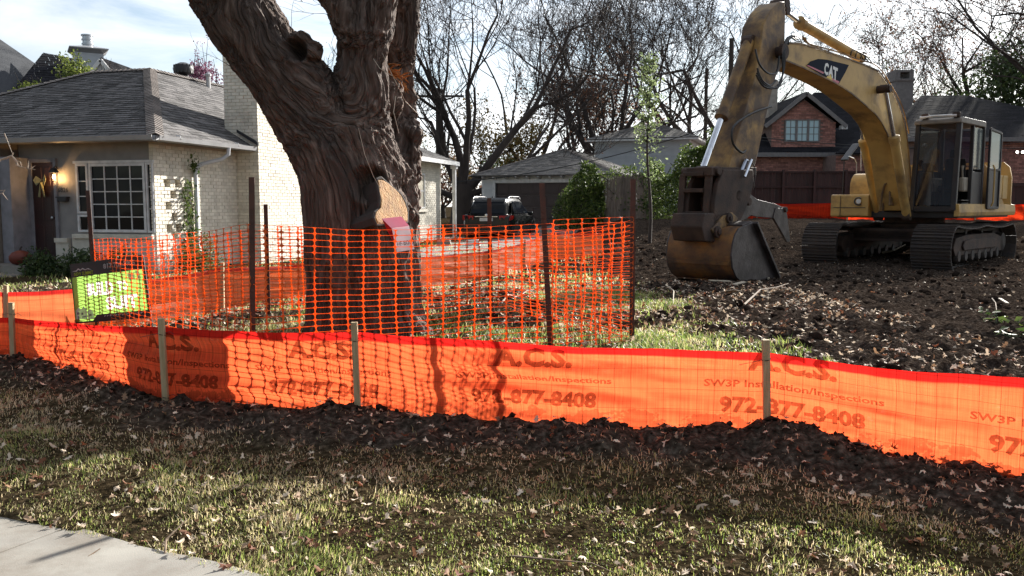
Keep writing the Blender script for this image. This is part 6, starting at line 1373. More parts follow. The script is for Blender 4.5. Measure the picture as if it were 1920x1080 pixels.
# ------------------------------------------------------------------ SUV in the driveway
M['car_paint'] = mat('black_car_paint', (.008, .009, .011), .22, spec=.22); M['car_glass'] = glass_dark('car_glass', (.006, .008, .012), .02); M['tail_red'] = mat('tail_lamp_red', (.45, .01, .008), .2, trans=.3)
M['tyre'] = mat('tyre_rubber', (.015, .015, .015), .85); M['alu'] = mat('satin_aluminium', (.6, .6, .62), .25, metal=.9); M['plate_w'] = mat('number_plate', (.6, .6, .62), .4)
car = empty('parked_car', (-.98, 32.6, .16), R(-14), label='dark suv parked in the driveway before the garage, seen from behind', cat='car')
# local: y forward (away), x to the right
def sec(y, hb, ht, wb, wt, z0): # body ring: lower body + greenhouse
    return [(-wb * .90, y, z0), (wb * .90, y, z0), (wb, y, z0 + .14), (wb, y, hb * .72), (wb * .97, y, hb), (wt + (wb - wt) * .12, y, hb + .02), (wt * .99, y, ht - .10), (wt * .86, y, ht), (-wt * .86, y, ht), (-wt * .99, y, ht - .10), (-(wt + (wb - wt) * .12), y, hb + .02), (-wb * .97, y, hb), (-wb, y, hb * .72), (-wb, y, z0 + .14)]
S_ = [(0.0, .95, .98, .86, .70, .42), (.10, 1.06, 1.10, .93, .74, .32), (.28, 1.10, 1.48, .955, .70, .27), (.55, 1.10, 1.68, .965, .69, .25), (1.2, 1.09, 1.74, .97, .70, .25), (2.2, 1.07, 1.75, .97, .70, .25), (2.9, 1.05, 1.68, .965, .69, .25), (3.5, 1.03, 1.32, .96, .72, .25), (3.85, 1.02, 1.08, .955, .78, .25), (4.5, .90, .94, .92, .78, .28), (4.85, .70, .74, .80, .66, .38)]
mb = MB(); mb.loft([sec(*s_) for s_ in S_]); body = mb.build('body', M['car_paint'], car, smooth='auto', bevel=.02)
mb = MB(); mb.poly([(-.66, .145, 1.16), (.66, .145, 1.16), (.60, .42, 1.60), (-.60, .42, 1.60)]); mb.prism([(-.66, .09, 1.15), (.66, .09, 1.15), (.60, .40, 1.60), (-.60, .40, 1.60)], (0, .02, 0)); mb.build('rear_window', M['car_glass'], car)
mb = MB(); mb.prism([(-.64, .36, 1.64), (.64, .36, 1.64), (.62, .52, 1.72), (-.62, .52, 1.72)], (0, 0, .03)); mb.build('roof_spoiler', M['car_paint'], car, bevel=.01)
for s_ in (-1, 1):
    for y0, y1 in ((.75, 1.35), (1.43, 2.25), (2.33, 3.15)):
        t1 = 1.60 if y1 < 3 else 1.42
        mb = MB(); mb.prism([(s_ * .895, y0, 1.14), (s_ * .895, y1 + (.18 if y1 > 3 else 0), 1.13), (s_ * .735, y1 - (.25 if y1 > 3 else 0), t1 + (.04 if y1 > 3 else 0)), (s_ * .735, y0 + (.25 if y0 < 1 else 0), 1.62)], (s_ * .012, 0, .004)); mb.build('side_window', M['car_glass'], car)
    mb = MB(); mb.tube([(s_ * .70, .6, 1.72), (s_ * .71, .8, 1.79), (s_ * .71, 2.3, 1.80), (s_ * .70, 2.6, 1.73)], .022, 8); mb.build('roof_rail', M['alu'], car)
    mb = MB(); mb.prism([(s_ * .95, .16, 1.08), (s_ * .50, .02, 1.06), (s_ * .52, .02, .92), (s_ * .93, .08, .88)], (0, -.03, 0)); mb.prism([(s_ * .965, .12, 1.08), (s_ * .975, .42, 1.06), (s_ * .975, .36, .96), (s_ * .96, .08, .90)], (s_ * .015, 0, 0)); mb.build('tail_light', M['tail_red'], car)
    for y in (.95, 3.9):
        w_ = empty('wheel', (0, 0, 0)); w_.parent = car
        mb = MB(); mb.lathe((s_ * .76 - .0, y, .37), [(.22, -.11), (.35, -.11), (.37, -.07), (.37, .09), (.35, .12), (.24, .12), (.22, .02)], 28, (s_, 0, 0)); mb.build('tyre', M['tyre'], w_, smooth='auto')
        mb = MB(); mb.lathe((s_ * .76, y, .37), [(.0, .09), (.04, .10), (.06, .06), (.06, .04)], 16, (s_, 0, 0)); mb.lathe((s_ * .76, y, .37), [(.22, .10), (.25, .12), (.25, .10), (.21, .03)], 24, (s_, 0, 0))
        for k in range(5): a = k * 2 * math.pi / 5; mb.bar((s_ * .85, y + .03 * math.cos(a), .37 + .03 * math.sin(a)), (s_ * .86, y + .24 * math.cos(a), .37 + .24 * math.sin(a)), .05, .03, (1, 0, 0))
        mb.build('rim', M['alu'], w_)
        mb = MB(); mb.lathe((s_ * .9, y, .37), [(.42, 0), (.47, .0), (.47, .075), (.42, .075)], 24, (s_, 0, 0)); mb.build('wheel_arch', M['black_plastic'], w_)
    mb = MB(); mb.cbox((s_ * 1.0 - .09, 3.05, 1.06), (s_ * 1.0 + .11, 3.2, 1.20), .03); mb.build('wing_mirror', M['car_paint'], car, bevel=.015)
mb = MB(); mb.cbox((-.90, -.06, .36), (.90, .16, .62), .05); mb.build('bumper', M['car_paint'], car, bevel=.02)
mb = MB(); mb.cbox((-.26, -.03, .86), (.26, -.005, .985)); mb.build('number_plate', M['plate_w'], car)
mb = MB(); mb.box((-.45, -.03, 1.02), (.45, .0, 1.04)); mb.build('chrome_strip', M['alu'], car); mb = MB(); mb.lathe((0, -.0, 1.09), [(0, .03), (.05, .02), (.055, 0)], 14, (0, -1, 0)); mb.build('badge', M['alu'], car)
mb = MB(); mb.lathe((0, .9, 1.75), [(.05, 0), (.03, .04), (.0, .07)], 8); mb.build('aerial', M['car_paint'], car)

# ------------------------------------------------------------------ utility poles and wires
M['pole'] = mat('utility_pole_wood', (.07, .055, .045), .9, (.045, .036, .03), 6, (1, 1, .2))
def upole(px, ytop, Y, label, arm=None, r=.14):
    p = at(px, ytop, Y); z0_ = gz0(p.x, Y); t = empty('utility_pole', (p.x, Y, z0_), label=label, cat='utility pole'); mb = MB(); mb.tube([(p.x, Y, z0_), (p.x, Y, p.z)], [r * 1.2, r * .8], 10); rel(t, mb.build('pole', M['pole']))
    if arm:
        mb = MB(); mb.bar((p.x - arm, Y - .15, p.z - .5), (p.x + arm, Y - .15, p.z - .5), .1, .12, (0, 0, 1)); rel(t, mb.build('crossarm', M['pole']))
        for k in (-1, -.4, .4, 1): mb = MB(); mb.lathe((p.x + arm * k * .9, Y - .15, p.z - .43), [(.05, 0), (.06, .05), (.03, .1), (.05, .14), (0, .2)], 8); rel(t, mb.build('insulator', M['gutter']))
    return p
pa = upole(1325, 128, 62, 'slim utility pole rising behind the right end of the pale building'); pc = upole(1372, 72, 50, 'thick utility pole top just left of the excavator stick', None, .16); pd_ = upole(820, 165, 52, 'dark utility pole with crossarm seen just right of the big tree', 1.6, .13)
def wire(a, b_, sag, label, r=.012, n=24):
    mb = MB(); mb.tube([a + (b_ - a) * t - Vector((0, 0, sag * 4 * t * (1 - t))) for t in [i / n for i in range(n + 1)]], r, 4); o = mb.build('overhead_wire', M['hose']); tag(o, label, 'wire'); return o
wire(at(790, 345, 40), at(1330, 238, 38), .5, 'black overhead wire sloping up from the garage to the pole by the pale building', .02)
wire(at(1325, 245, 42), at(1960, 276, 40), .35, 'black overhead wire crossing in front of the red brick house window', .018)
wire(at(1325, 248, 42.5), at(1960, 262, 41), .6, 'lower twin overhead wire sagging past the red brick house window', .012)
wire(at(770, 100, 50), at(830, 70, 52), .1, 'thin overhead wire crossing the sky beside the big tree', .012)
wire(at(830, 172, 50), at(1325, 150, 60), 1.2, 'thin overhead wire running between the two slim utility poles', .010)
# ------------------------------------------------------------------ sticks on the sidewalk and debris
M['twig'] = mat('dry_twig', (.22, .16, .11), .9, (.13, .09, .06), 20); M['twig_pale'] = mat('pale_splintered_wood', (.42, .36, .28), .85, (.30, .25, .18), 14)
def gp(px, py, dz=.0): p = gpt(px, py); p.z = gz(p.x, p.y) + dz; return p
def branch(label, pts, r, name='fallen_twig', subs=(), m_='twig'):
    P0 = [gp(a, b_, c) for a, b_, c in pts]; mb = MB(); n = len(P0); mb.tube(P0, [r * (1 - .6 * i / (n - 1)) for i in range(n)], 6); o = mb.build(name, M[m_])
    for s_ in subs:
        mb2 = MB(); Q = [gp(a, b_, c) for a, b_, c in s_]; mb2.tube(Q, [r * .6 * (1 - .6 * i / (len(Q) - 1)) for i in range(len(Q))], 5); mb2.build('side_twig', M[m_], o)
    tag(o, label, 'twig'); return o
branch('forked dry twig standing up from the sidewalk near the left bottom edge', [(157, 1085, .0), (160, 1072, .01), (158, 1062, .035), (166, 1046, .06), (188, 1036, .075)], .006, subs=[[(158, 1064, .03), (148, 1058, .04), (150, 1050, .055)]])
branch('pale broken twig leaning over the sidewalk edge into the grass', [(282, 1080, .004), (304, 1058, .01), (310, 1038, .02), (312, 1026, .045), (335, 1012, .07), (352, 1000, .085)], .007, subs=[[(304, 1058, .01), (330, 1056, .01), (348, 1063, .006)], [(296, 1078, .004), (322, 1064, .01), (336, 1050, .02)]])
branch('thin dark stick lying in the grass at the bottom centre', [(960, 1055, .03), (1010, 1064, .045), (1060, 1070, .045), (1110, 1073, .04), (1150, 1086, .03)], .005)
branch('short stick lying on the sunny grass near the left shadow edge', [(130, 982, .02), (146, 968, .03)], .004)
branch('long thin stick lying on the soil in front of the bucket', [(1395, 590, .05), (1425, 562, .10), (1455, 556, .12), (1478, 549, .10)], .012)
branch('pale splintered stick beside the bucket teeth', [(1440, 528, .03), (1458, 519, .08), (1478, 523, .03)], .02, subs=[[(1456, 521, .06), (1450, 512, .12), (1448, 508, .14)]], m_='twig_pale')
branch('pale branch between the excavator tracks', [(1655, 481, .05), (1675, 479, .10), (1697, 472, .15)], .03, m_='twig_pale')
branch('curved pale branch lying on the soil right of the mesh fence', [(1248, 545, .04), (1258, 552, .10), (1263, 562, .1), (1262, 576, .03)], .012, m_='twig_pale')
branch('crooked pale root in the dirt at the right', [(1845, 566, .03), (1858, 570, .07), (1866, 580, .06), (1868, 592, .01)], .008)
branch('small bare twig sticking up through the soil at the right fence base', [(1640, 862, .0), (1655, 845, .05), (1668, 838, .08)], .003, subs=[[(1652, 850, .04), (1648, 838, .08)]])
for lb, a, b_, w in (('pale wood splinter lying on the dirt at the far right', (1874, 574), (1888, 583), .04), ('white scrap beside the dark hole in front of the bucket', (1358, 556), (1380, 566), .08), ('broken pale board piece left of the white scrap near the bucket', (1330, 541), (1370, 539), .06), ('pale board piece lying right below the bucket', (1375, 545), (1396, 540), .06)):
    mb = MB(); p, q = gp(*a), gp(*b_); mb.bar(p + Vector((0, 0, .07)), q + Vector((0, 0, .10)), w, .015, (.2, 0, 1)); o = mb.build('wood_scrap', M['twig_pale'], bevel=.003); tag(o, lb, 'wood scrap')
# ------------------------------------------------------------------ bare winter trees
def seg_mesh(name, S, material, n=4):
    """S: list of (p, q, r0, r1)"""
    A = np.array([s[0][:] for s in S]); B = np.array([s[1][:] for s in S]); r0 = np.array([s[2] for s in S]); r1 = np.array([s[3] for s in S])
    d = B - A; d /= np.linalg.norm(d, axis=1)[:, None] + 1e-9
    ref = np.where(np.abs(d[:, 2:3]) > .9, np.array([[1., 0, 0]]), np.array([[0, 0, 1.]])); x = np.cross(d, ref); x /= np.linalg.norm(x, axis=1)[:, None]; y = np.cross(d, x)
    V = []
    for (C, r) in ((A - d * r0[:, None] * .3, r0), (B + d * r1[:, None] * .3, r1)):
        for k in range(n): a = 2 * math.pi * k / n; V.append(C + (x * math.cos(a) + y * math.sin(a)) * r[:, None])
    V = np.stack(V, 1).reshape(-1, 3); i = np.arange(len(S))[:, None] * 2 * n
    F = np.concatenate([np.stack([i[:, 0] + k, i[:, 0] + (k + 1) % n, i[:, 0] + n + (k + 1) % n, i[:, 0] + n + k], 1) for k in range(n)])
    return np_mesh(name, V, F, material)
def bare_tree(name, label, cat, base, limbs, seed, r0, ln, levels=5, up=.12, leaves=None, spread=.55, nseg=4, wob=.13, kids_=(2, 3), shrink=.70, leafsize=.12, group=None, minr=.012, lfrac=1.0):
    rr = random.Random(seed); big = []; small = []; tips = []
    def rv(s): return Vector((rr.gauss(0, s), rr.gauss(0, s), rr.gauss(0, s)))
    def grow_(p, d, L_, r, lev):
        pts = [p]; rad = [r]; k = nseg if lev > 1 else 3
        for i in range(k):
            d = (d + rv(wob) + Vector((0, 0, up * (1 if d.z < .9 else 0)))).normalized(); pts.append(pts[-1] + d * L_ / k); rad.append(max(r * (1 - .42 * (i + 1) / k), minr * .6))
        tgt = big if lev >= levels - 1 else small
        for a, b_, ra, rb in zip(pts, pts[1:], rad, rad[1:]): tgt.append((a, b_, ra, rb))
        if lev <= 0: tips.append(pts[-1]); tips.append(pts[1]); return
        nk = rr.choice(kids_) + (1 if lev >= levels - 1 else 0)
        for c in range(nk):
            i = rr.randint(1, k) if c else k; dd = (d + rv(spread)).normalized()
            if dd.z < -.2: dd.z = abs(dd.z) * .3; dd.normalize()
            grow_(pts[i], dd, L_ * shrink * rr.uniform(.75, 1.2), max(rad[i] * (.80 if c == 0 else .60), minr), lev - 1)
    b0 = Vector(base); t = empty(name, b0, label=label, cat=cat)
    if group: t['group'] = group
    for d, h0, rad_, L_ in limbs:
        p = b0 + Vector((0, 0, h0)); grow_(p, Vector(d).normalized(), L_, rad_ * .8, levels)
    th = max([l[1] for l in limbs] + [.5]); big.append((b0 - Vector((0, 0, .3)), b0 + Vector((0, 0, th * .5)), r0 * 1.35, r0)); big.append((b0 + Vector((0, 0, th * .5)), b0 + Vector((0, 0, th + .1)), r0, r0 * .85))
    rel(t, seg_mesh('trunk', big, M['bark_far'], 7)); rel(t, seg_mesh('crown', small, M['bark_far'], 3))
    if leaves:
        r = np.random.default_rng(seed); T_ = np.array([q[:] for q in tips]); T_ = T_[r.random(len(T_)) < lfrac]; P = np.repeat(T_, leaves[1], 0) + r.normal(0, leaves[2], (len(T_) * leaves[1], 3)); rel(t, leaf_cloud('leaves', P, leafsize, M[leaves[0]], seed=seed))
    return t
def gb(px, Y, dz=0): p = at(px, 386, Y); return (p.x, Y, gz0(p.x, Y) + dz)
G_ = 'bare winter trees behind the houses'
bare_tree('bare_tree', 'great bare tree with several leaning trunks just left of the garage', 'tree', gb(868, 47), [((-.55, 0, 1), 1.9, .30, 5.2), ((-.18, .1, 1), 2.2, .30, 5.8), ((.28, -.1, 1), 2.0, .26, 5.5), ((.85, .1, .80), 1.9, .34, 6.2), ((1.3, .2, .35), 1.7, .24, 4.6), ((-1.2, -.2, .45), 1.5, .24, 4.6)], 3, .62, 5, levels=6, shrink=.72, group=G_, leaves=('leaf_brown', 1, .1), leafsize=.10, lfrac=.18, minr=.013, kids_=(2, 3, 3), wob=.11)
bare_tree('bare_tree', 'bare fan shaped tree with upright limbs behind the garage roof peak', 'tree', gb(1135, 62), [((-.6, 0, 1), 2.0, .30, 6.5), ((-.22, .2, 1), 2.4, .30, 7.2), ((.1, -.2, 1), 2.2, .28, 7), ((.45, 0, 1), 2.2, .30, 6.8), ((.9, 0, .9), 1.8, .24, 6)], 14, .5, 5, levels=6, shrink=.72, group=G_, minr=.016, kids_=(2, 3, 3), wob=.10)
bare_tree('bare_tree', 'slender bare tree between the two big ones left of the garage roof', 'tree', gb(1000, 72), [((-.4, 0, 1), 3, .24, 7), ((.3, 0, 1), 3.2, .24, 7), ((.8, 0, .9), 2.6, .2, 6)], 25, .4, 5, levels=5, group=G_, minr=.017, kids_=(2, 3))
bare_tree('bare_tree', 'bare tree arching behind the sapling and the pale building', 'tree', gb(1290, 76), [((-.8, 0, 1), 3.2, .30, 8), ((-.3, 0, 1), 3.6, .32, 9), ((.25, 0, 1), 3.4, .30, 9), ((.9, 0, .7), 3.0, .26, 8)], 36, .5, 5, levels=6, shrink=.72, up=.05, group=G_, minr=.019, kids_=(2, 3, 3))
bare_tree('bare_tree', 'bare tree seen behind the excavator stick', 'tree', gb(1362, 66), [((-1, 0, .85), 3.4, .28, 7.5), ((-.45, 0, 1), 3.6, .28, 8), ((.4, 0, 1), 3.2, .24, 7)], 47, .42, 5, levels=6, shrink=.72, up=.04, group=G_, minr=.017, kids_=(2, 3, 3))
bare_tree('bare_tree', 'low distant bare tree between the pale building and the utility pole', 'tree', gb(1275, 100), [((-.5, 0, 1), 3.5, .2, 3.5), ((.4, 0, 1), 3.5, .2, 3.5), ((.9, 0, .8), 3.2, .2, 3.2)], 58, .35, 5, levels=4, group=G_, minr=.017)
bare_tree('leafy_tree', 'round tree full of dry brown leaves behind the garage roof', 'tree', gb(1085, 68), [((-.7, 0, 1), 3, .24, 3.6), ((-.2, 0, 1), 3.4, .24, 4), ((.3, .1, 1), 3.4, .24, 4), ((.8, 0, .9), 3, .22, 3.6)], 69, .45, 5, levels=4, leaves=('leaf_brown', 9, .42), leafsize=.24, spread=.6, minr=.017)
bare_tree('leafy_tree', 'low ochre leaved tree left of the garage behind the bare trunks', 'tree', gb(905, 60), [((-.8, 0, .9), 1.6, .16, 2.6), ((0, 0, 1), 1.8, .16, 3.0), ((.7, 0, .9), 1.6, .16, 2.8), ((1.2, 0, .5), 1.4, .14, 2.6)], 70, .3, 5, levels=4, leaves=('leaf_yellow', 8, .4), leafsize=.20, spread=.6, minr=.018)
bare_tree('bare_tree', 'bare tree at the right with dark sparse leaves behind the far brick roof', 'tree', gb(1815, 62), [((-1.0, 0, .75), 4.2, .26, 4.6), ((-.45, 0, 1), 4.6, .28, 5.4), ((.2, 0, 1), 4.6, .26, 5.2), ((.8, 0, .9), 4.2, .24, 4.6)], 81, .42, 5, levels=6, shrink=.72, leaves=('leaf_brown', 2, .25), leafsize=.16, lfrac=.8, minr=.016, kids_=(2, 3, 3), spread=.5, group='leafy winter trees at the right')
bare_tree('bare_tree', 'second sparse leaved tree rising right of the brick chimney', 'tree', gb(1775, 70), [((-.9, 0, .9), 4.6, .2, 4.0), ((-.1, 0, 1), 5, .22, 4.6), ((.6, 0, 1), 4.6, .2, 4.2)], 82, .4, 5, levels=5, leaves=('leaf_dark', 2, .28), leafsize=.17, lfrac=.75, minr=.016, group='leafy winter trees at the right')
bare_tree('bare_tree', 'large bare tree reaching in from beyond the right edge', 'tree', gb(2040, 46), [((-1.3, 0, 1.1), 4.5, .24, 6.2), ((-.9, 0, 1.5), 5.0, .24, 6.2), ((-.3, 0, 1), 4.8, .2, 5.5)], 83, .45, 5, levels=5, up=.03, minr=.013, kids_=(2, 3, 3), spread=.42, group='leafy winter trees at the right')
bare_tree('evergreen_tree', 'dark dense evergreen at the right edge above the brick house roof', 'tree', gb(1935, 58), [((-.6, 0, .9), 4.6, .2, 2.9), ((0, 0, 1), 4.8, .2, 3.4), ((.6, 0, .9), 4.6, .2, 2.9), ((-.9, 0, .4), 4.2, .2, 2.6)], 84, .45, 5, levels=4, leaves=('leaf_dark', 12, .42), leafsize=.26, spread=.6, minr=.017)
# low far tree line closing the gaps between houses
for k, (px, Y_, h_, mt) in enumerate(((700, 80, 3, 'leaf_dark'), (830, 84, 2.4, 'leaf_brown'), (960, 95, 2.6, 'leaf_dark'), (1345, 74, 2.6, 'leaf_dark'), (1420, 84, 3, 'leaf_brown'), (-60, 60, 2.4, 'leaf_dark'), (560, 75, 2.4, 'leaf_dark'))):
    where = ('behind the big trunk', 'between the porch post and the great bare tree', 'behind the great bare tree', 'behind the ivy hedge', 'left of the red brick house', 'off behind the far left roof', 'hidden behind the brick chimney')[k]
    bare_tree('shrubby_tree', 'low dense far tree ' + where, 'tree', gb(px, Y_), [((-.9, 0, .7), 1, .14, h_), ((-.2, 0, 1), 1, .14, h_), ((.4, 0, 1), 1, .14, h_), ((1.1, 0, .6), 1, .14, h_)], 200 + k, .3, 4, levels=3, leaves=(mt, 14, .5), leafsize=.3, spread=.7, minr=.03, group='low trees filling the gaps between the houses')
# greenery behind the left roof
def topshrub(label, px, py, Y, rad, n, mt, seed, cat='shrub', name='shrub', size=.11, zs=1.0, stems_up=0):
    p = at(px, py, Y); z0_ = gz0(p.x, Y); r = np.random.default_rng(seed); P = r.normal(size=(n, 3)); P /= np.linalg.norm(P, axis=1)[:, None]; lum = 1 + .45 * vn(P[:, 0] * 2.2, P[:, 1] * 2.2, P[:, 2] * 2.2, s=seed)
    P = P * (r.random(n) ** .45 * lum)[:, None] * rad; P[:, 2] *= zs; P += np.array(p[:]); t = empty(name, (p.x, Y, z0_), label=label, cat=cat); rel(t, leaf_cloud('foliage', P, size, M[mt], seed=seed))
    S = []; rr = random.Random(seed)
    for k in range(9):
        a = Vector((p.x + rr.gauss(0, .1), Y, z0_)); b_ = p + Vector((rr.gauss(0, rad * .4), 0, rr.uniform(-.2, .8) * rad * zs)); c = b_ + Vector((rr.gauss(0, .15), rr.gauss(0, .1), rr.uniform(.3, .6) + stems_up * rr.random())); S += [(a, (a + b_) / 2 + Vector((rr.gauss(0, .1), 0, 0)), .04, .03), ((a + b_) / 2, b_, .03, .02), (b_, c, .012, .005)]
        if stems_up:
            Q = np.array([c[:] for _ in range(7)]) + r.normal(0, .06, (7, 3)); rel(t, leaf_cloud('seed_heads', Q, .07, M[mt], seed=seed + k))
    rel(t, seg_mesh('stems', S, M['bark_far'], 4))
topshrub('bright green bush poking above the left roof at the far left', 62, 178, 31, .62, 1300, 'leaf_green', 301, zs=.75); topshrub('tall bright green bush above the left roof beside the white gable', 146, 146, 31, .68, 1700, 'leaf_green', 302, zs=1.15); topshrub('small green tuft just right of the white gable above the roof', 196, 152, 32, .3, 300, 'leaf_green', 303)
topshrub('purple leaved bush with bare seed stems behind the roof turbine', 372, 140, 33, .85, 1500, 'leaf_purple', 304, size=.10, zs=.62, stems_up=1.0)
bare_tree('bare_sapling', 'very thin bare sapling between the left roof and the tree trunk', 'tree', gb(440, 34), [((-.25, 0, 1), 2.2, .03, 2.2), ((.2, 0, 1), 2.4, .03, 2.0), ((-.6, 0, .9), 2, .025, 2)], 305, .05, 3, levels=2, minr=.008)
# young sapling in the lot
sp0 = gpt(1219, 452); sy = 25.0; sx = at(1219, 386, sy).x; zz0 = gz0(sx, sy)
sap = empty('sapling', (sx, sy, zz0), label='tall slender sapling with pale green leaves standing alone before the ivy hedge', cat='tree')
zt_ = at(1212, 118, sy).z; S = []; lp_ = []; rr = random.Random(4); N_ = 16; prev = Vector((sx, sy, zz0 - .1))
for i in range(1, N_ + 1):
    f = i / N_; px = 1219 - 8 * f + 3 * math.sin(f * 9); q = Vector((at(px, 386, sy).x, sy + .03 * math.sin(f * 7), zz0 + (zt_ - zz0) * f)); S.append((prev, q, .05 * (1 - f) + .012, .05 * (1 - f - 1 / N_) + .012)); prev = q
    if f > .36:
        dens = 15 if f > .55 else 8
        for k in range(dens):
            a = rr.uniform(0, 6.28); L_ = (.85 if f > .5 else .8) * (1.15 - f * .75) * rr.uniform(.4, 1.1); e = q + Vector((math.cos(a) * L_, math.sin(a) * L_ * .7, L_ * rr.uniform(.3, 1.1) - (.15 if f < .5 else 0))); S.append((q, e, .008, .003))
            for _ in range(11 if f > .55 else 8): t = rr.random() ** .6; lp_.append(q + (e - q) * t + Vector((rr.gauss(0, .05), rr.gauss(0, .05), rr.gauss(0, .05))))
rel(sap, seg_mesh('trunk', S, M['bark_far'], 5)); rel(sap, leaf_cloud('leaves', np.array([q[:] for q in lp_]), .085, M['leaf_sap'], seed=5))
# bare twigs of a shrub in front of the left house, close to the camera's left
tw = empty('bare_shrub', (-6.6, 11.2, .3), label='pale bare twigs reaching in at the far left in front of the dark porch', cat='shrub'); mb = MB()
def tws(pts, r): mb.tube([at(a, b_, 11.0) for a, b_ in pts], [r * (1 - .7 * i / (len(pts) - 1)) for i in range(len(pts))], 5)
tws([(-60, 520), (-50, 400), (-30, 340), (0, 300), (22, 292), (30, 303), (36, 312)], .02)
for a in ([(0, 300), (12, 298), (24, 290), (26, 286)], [(22, 292), (30, 300), (32, 311), (40, 313), (52, 316), (66, 318)], [(30, 302), (38, 304), (41, 312)], [(52, 315), (53, 308), (54, 302)], [(58, 317), (62, 313), (66, 311)], [(30, 311), (32, 304), (31, 300)], [(-40, 380), (-10, 365), (5, 362), (9, 356)], [(5, 363), (12, 372), (15, 375)], [(8, 250), (18, 275), (24, 290)], [(-40, 380), (0, 358), (8, 357)]): tws(a, .008)
rel(tw, mb.build('twigs', M['cord']))
# ------------------------------------------------------------------ grass, leaves, clods
M['grass'] = leaf_mat('short_grass', (.16, .20, .05), (.48, .40, .20), .6, .45)
nt = M['grass'].node_tree
for n_ in nt.nodes:
    if n_.type == 'VALTORGB':
        e = n_.color_ramp.elements; e[0].color = (.07, .13, .025, 1); e[0].position = .0; e[1].color = (.30, .36, .09, 1); e[1].position = .42; e[2].color = (.62, .51, .29, 1); e[2].position = .72
        x_ = e.new(1.0); x_.color = (.72, .61, .42, 1)
M['dead_leaf'] = leaf_mat('fallen_oak_leaf', (.13, .055, .03), (.50, .36, .24), .25, .75)
for n_ in M['dead_leaf'].node_tree.nodes:
    if n_.type == 'VALTORGB':
        e = n_.color_ramp.elements; e[0].color = (.16, .05, .025, 1); e[1].color = (.30, .18, .10, 1); e[2].color = (.74, .62, .48, 1); e[2].position = .9
M['clod'] = mat('soil_clod', (.042, .031, .025), .9, (.02, .015, .012), 9, spec=0, facernd=.5, bump=.5, bscale=60)
M['chip'] = leaf_mat('pale_wood_chip', (.14, .10, .07), (.52, .44, .34), .1, .8)
def scatter(n, x0, x1, y0, y1, keep, seed):
    r = np.random.default_rng(seed); x = r.uniform(x0, x1, n); y = r.uniform(y0, y1, n); k = keep(x, y, r.random(n)); return x[k], y[k]
def blades(name, x, y, h, w, seed, dry, tilt=.9, label=None):
    r = np.random.default_rng(seed); n = len(x); z = hgt(x, y) - .004; a = r.uniform(0, 2 * math.pi, n) * .6 + 5 * fbm(x * 2.2, y * 2.2, s=431); H = h * r.uniform(.4, 1.3, n) * (1 + 1.1 * fbm(x * 2.7, y * 2.7, s=433)); t = np.abs(r.normal(0, tilt, n)).clip(0, 1.45); b_ = a + r.normal(0, .8, n)
    dx, dy = np.cos(a), np.sin(a); wx, wy = -dy * w * .5, dx * w * .5
    P = np.stack([x, y, z], 1); W_ = np.stack([wx, wy, wx * 0], 1) * r.uniform(.7, 1.3, n)[:, None]
    mid = P + np.stack([dx * np.sin(t) * H * .5, dy * np.sin(t) * H * .5, np.cos(t) * H * .55 + .002], 1); t2 = (t + .5).clip(0, 1.7)
    tip = mid + np.stack([np.cos(b_) * np.sin(t2) * H * .5, np.sin(b_) * np.sin(t2) * H * .5, np.cos(t2) * H * .5], 1)
    V = np.stack([P - W_, P + W_, mid + W_ * .8, mid - W_ * .8, tip], 1).reshape(-1, 3); i = np.arange(n) * 5
    F = np.concatenate([np.stack([i, i + 1, i + 2], 1), np.stack([i, i + 2, i + 3], 1), np.stack([i + 3, i + 2, i + 4], 1)])
    c = np.clip(dry(x, y) + r.normal(0, .22, n), 0, 1); o = np_mesh(name, V, F, M['grass'], fa={'rnd': np.concatenate([c, c, c])}); tag(o, label, 'grass', kind='stuff'); return o
dryf = lambda x, y: .58 + .45 * fbm(x * 1.3, y * 1.3, s=401) + .25 * fbm(x * 6, y * 6, s=402)
def kverge(x, y, q):
    fy = fence_y(x); m_ = 1 - walk_mask(x, y); d = dirt_mask(x, y); clump = .60 + 1.1 * fbm(x * 5, y * 5, s=405)
    return (y < fy - .12) & (m_ > .75) & (q < np.clip(clump, .10, 1) * (1 - d * .93) * (.28 + .72 * sst((fy - y - .7) / .8))) & (np.abs(x) < y * .68 + .6)
x, y = scatter(720000, -6.2, 4.9, 1.9, 8.0, kverge, 1)
blades('grass', x, y, .031, .0038, 2, lambda x, y: dryf(x, y) - .04 + .42 * sst(1 - (fence_y(x) - y - .6) / .9), 1.0, 'short patchy winter grass on the verge between sidewalk and silt fence')
def kyard(x, y, q):
    fy = fence_y(x); d = dirt_mask(x, y); clump = .5 + 1.1 * fbm(x * 2.2, y * 2.2, s=406)
    return (y > fy + .1) & (q < np.clip(clump, .06, 1) * (1 - d) ** 2) & (np.abs(x) < y * .68 + .6)
x, y = scatter(260000, -8, 4.0, 4.5, 13.5, kyard, 3)
blades('grass', x, y, .055, .008, 4, lambda x, y: dryf(x, y) - .18, .9, 'patchy green grass round the big tree behind the silt fence')
x, y = scatter(90000, -12, 6, 13.5, 32, lambda x, y, q: (q < (.45 + fbm(x, y, s=407)) * (1 - dirt_mask(x, y))) & (np.abs(x) < y * .68 + .6), 5)
blades('grass', x, y, .08, .02, 6, lambda x, y: dryf(x, y) - .1, .9, 'sparse rough grass farther back along the driveway')
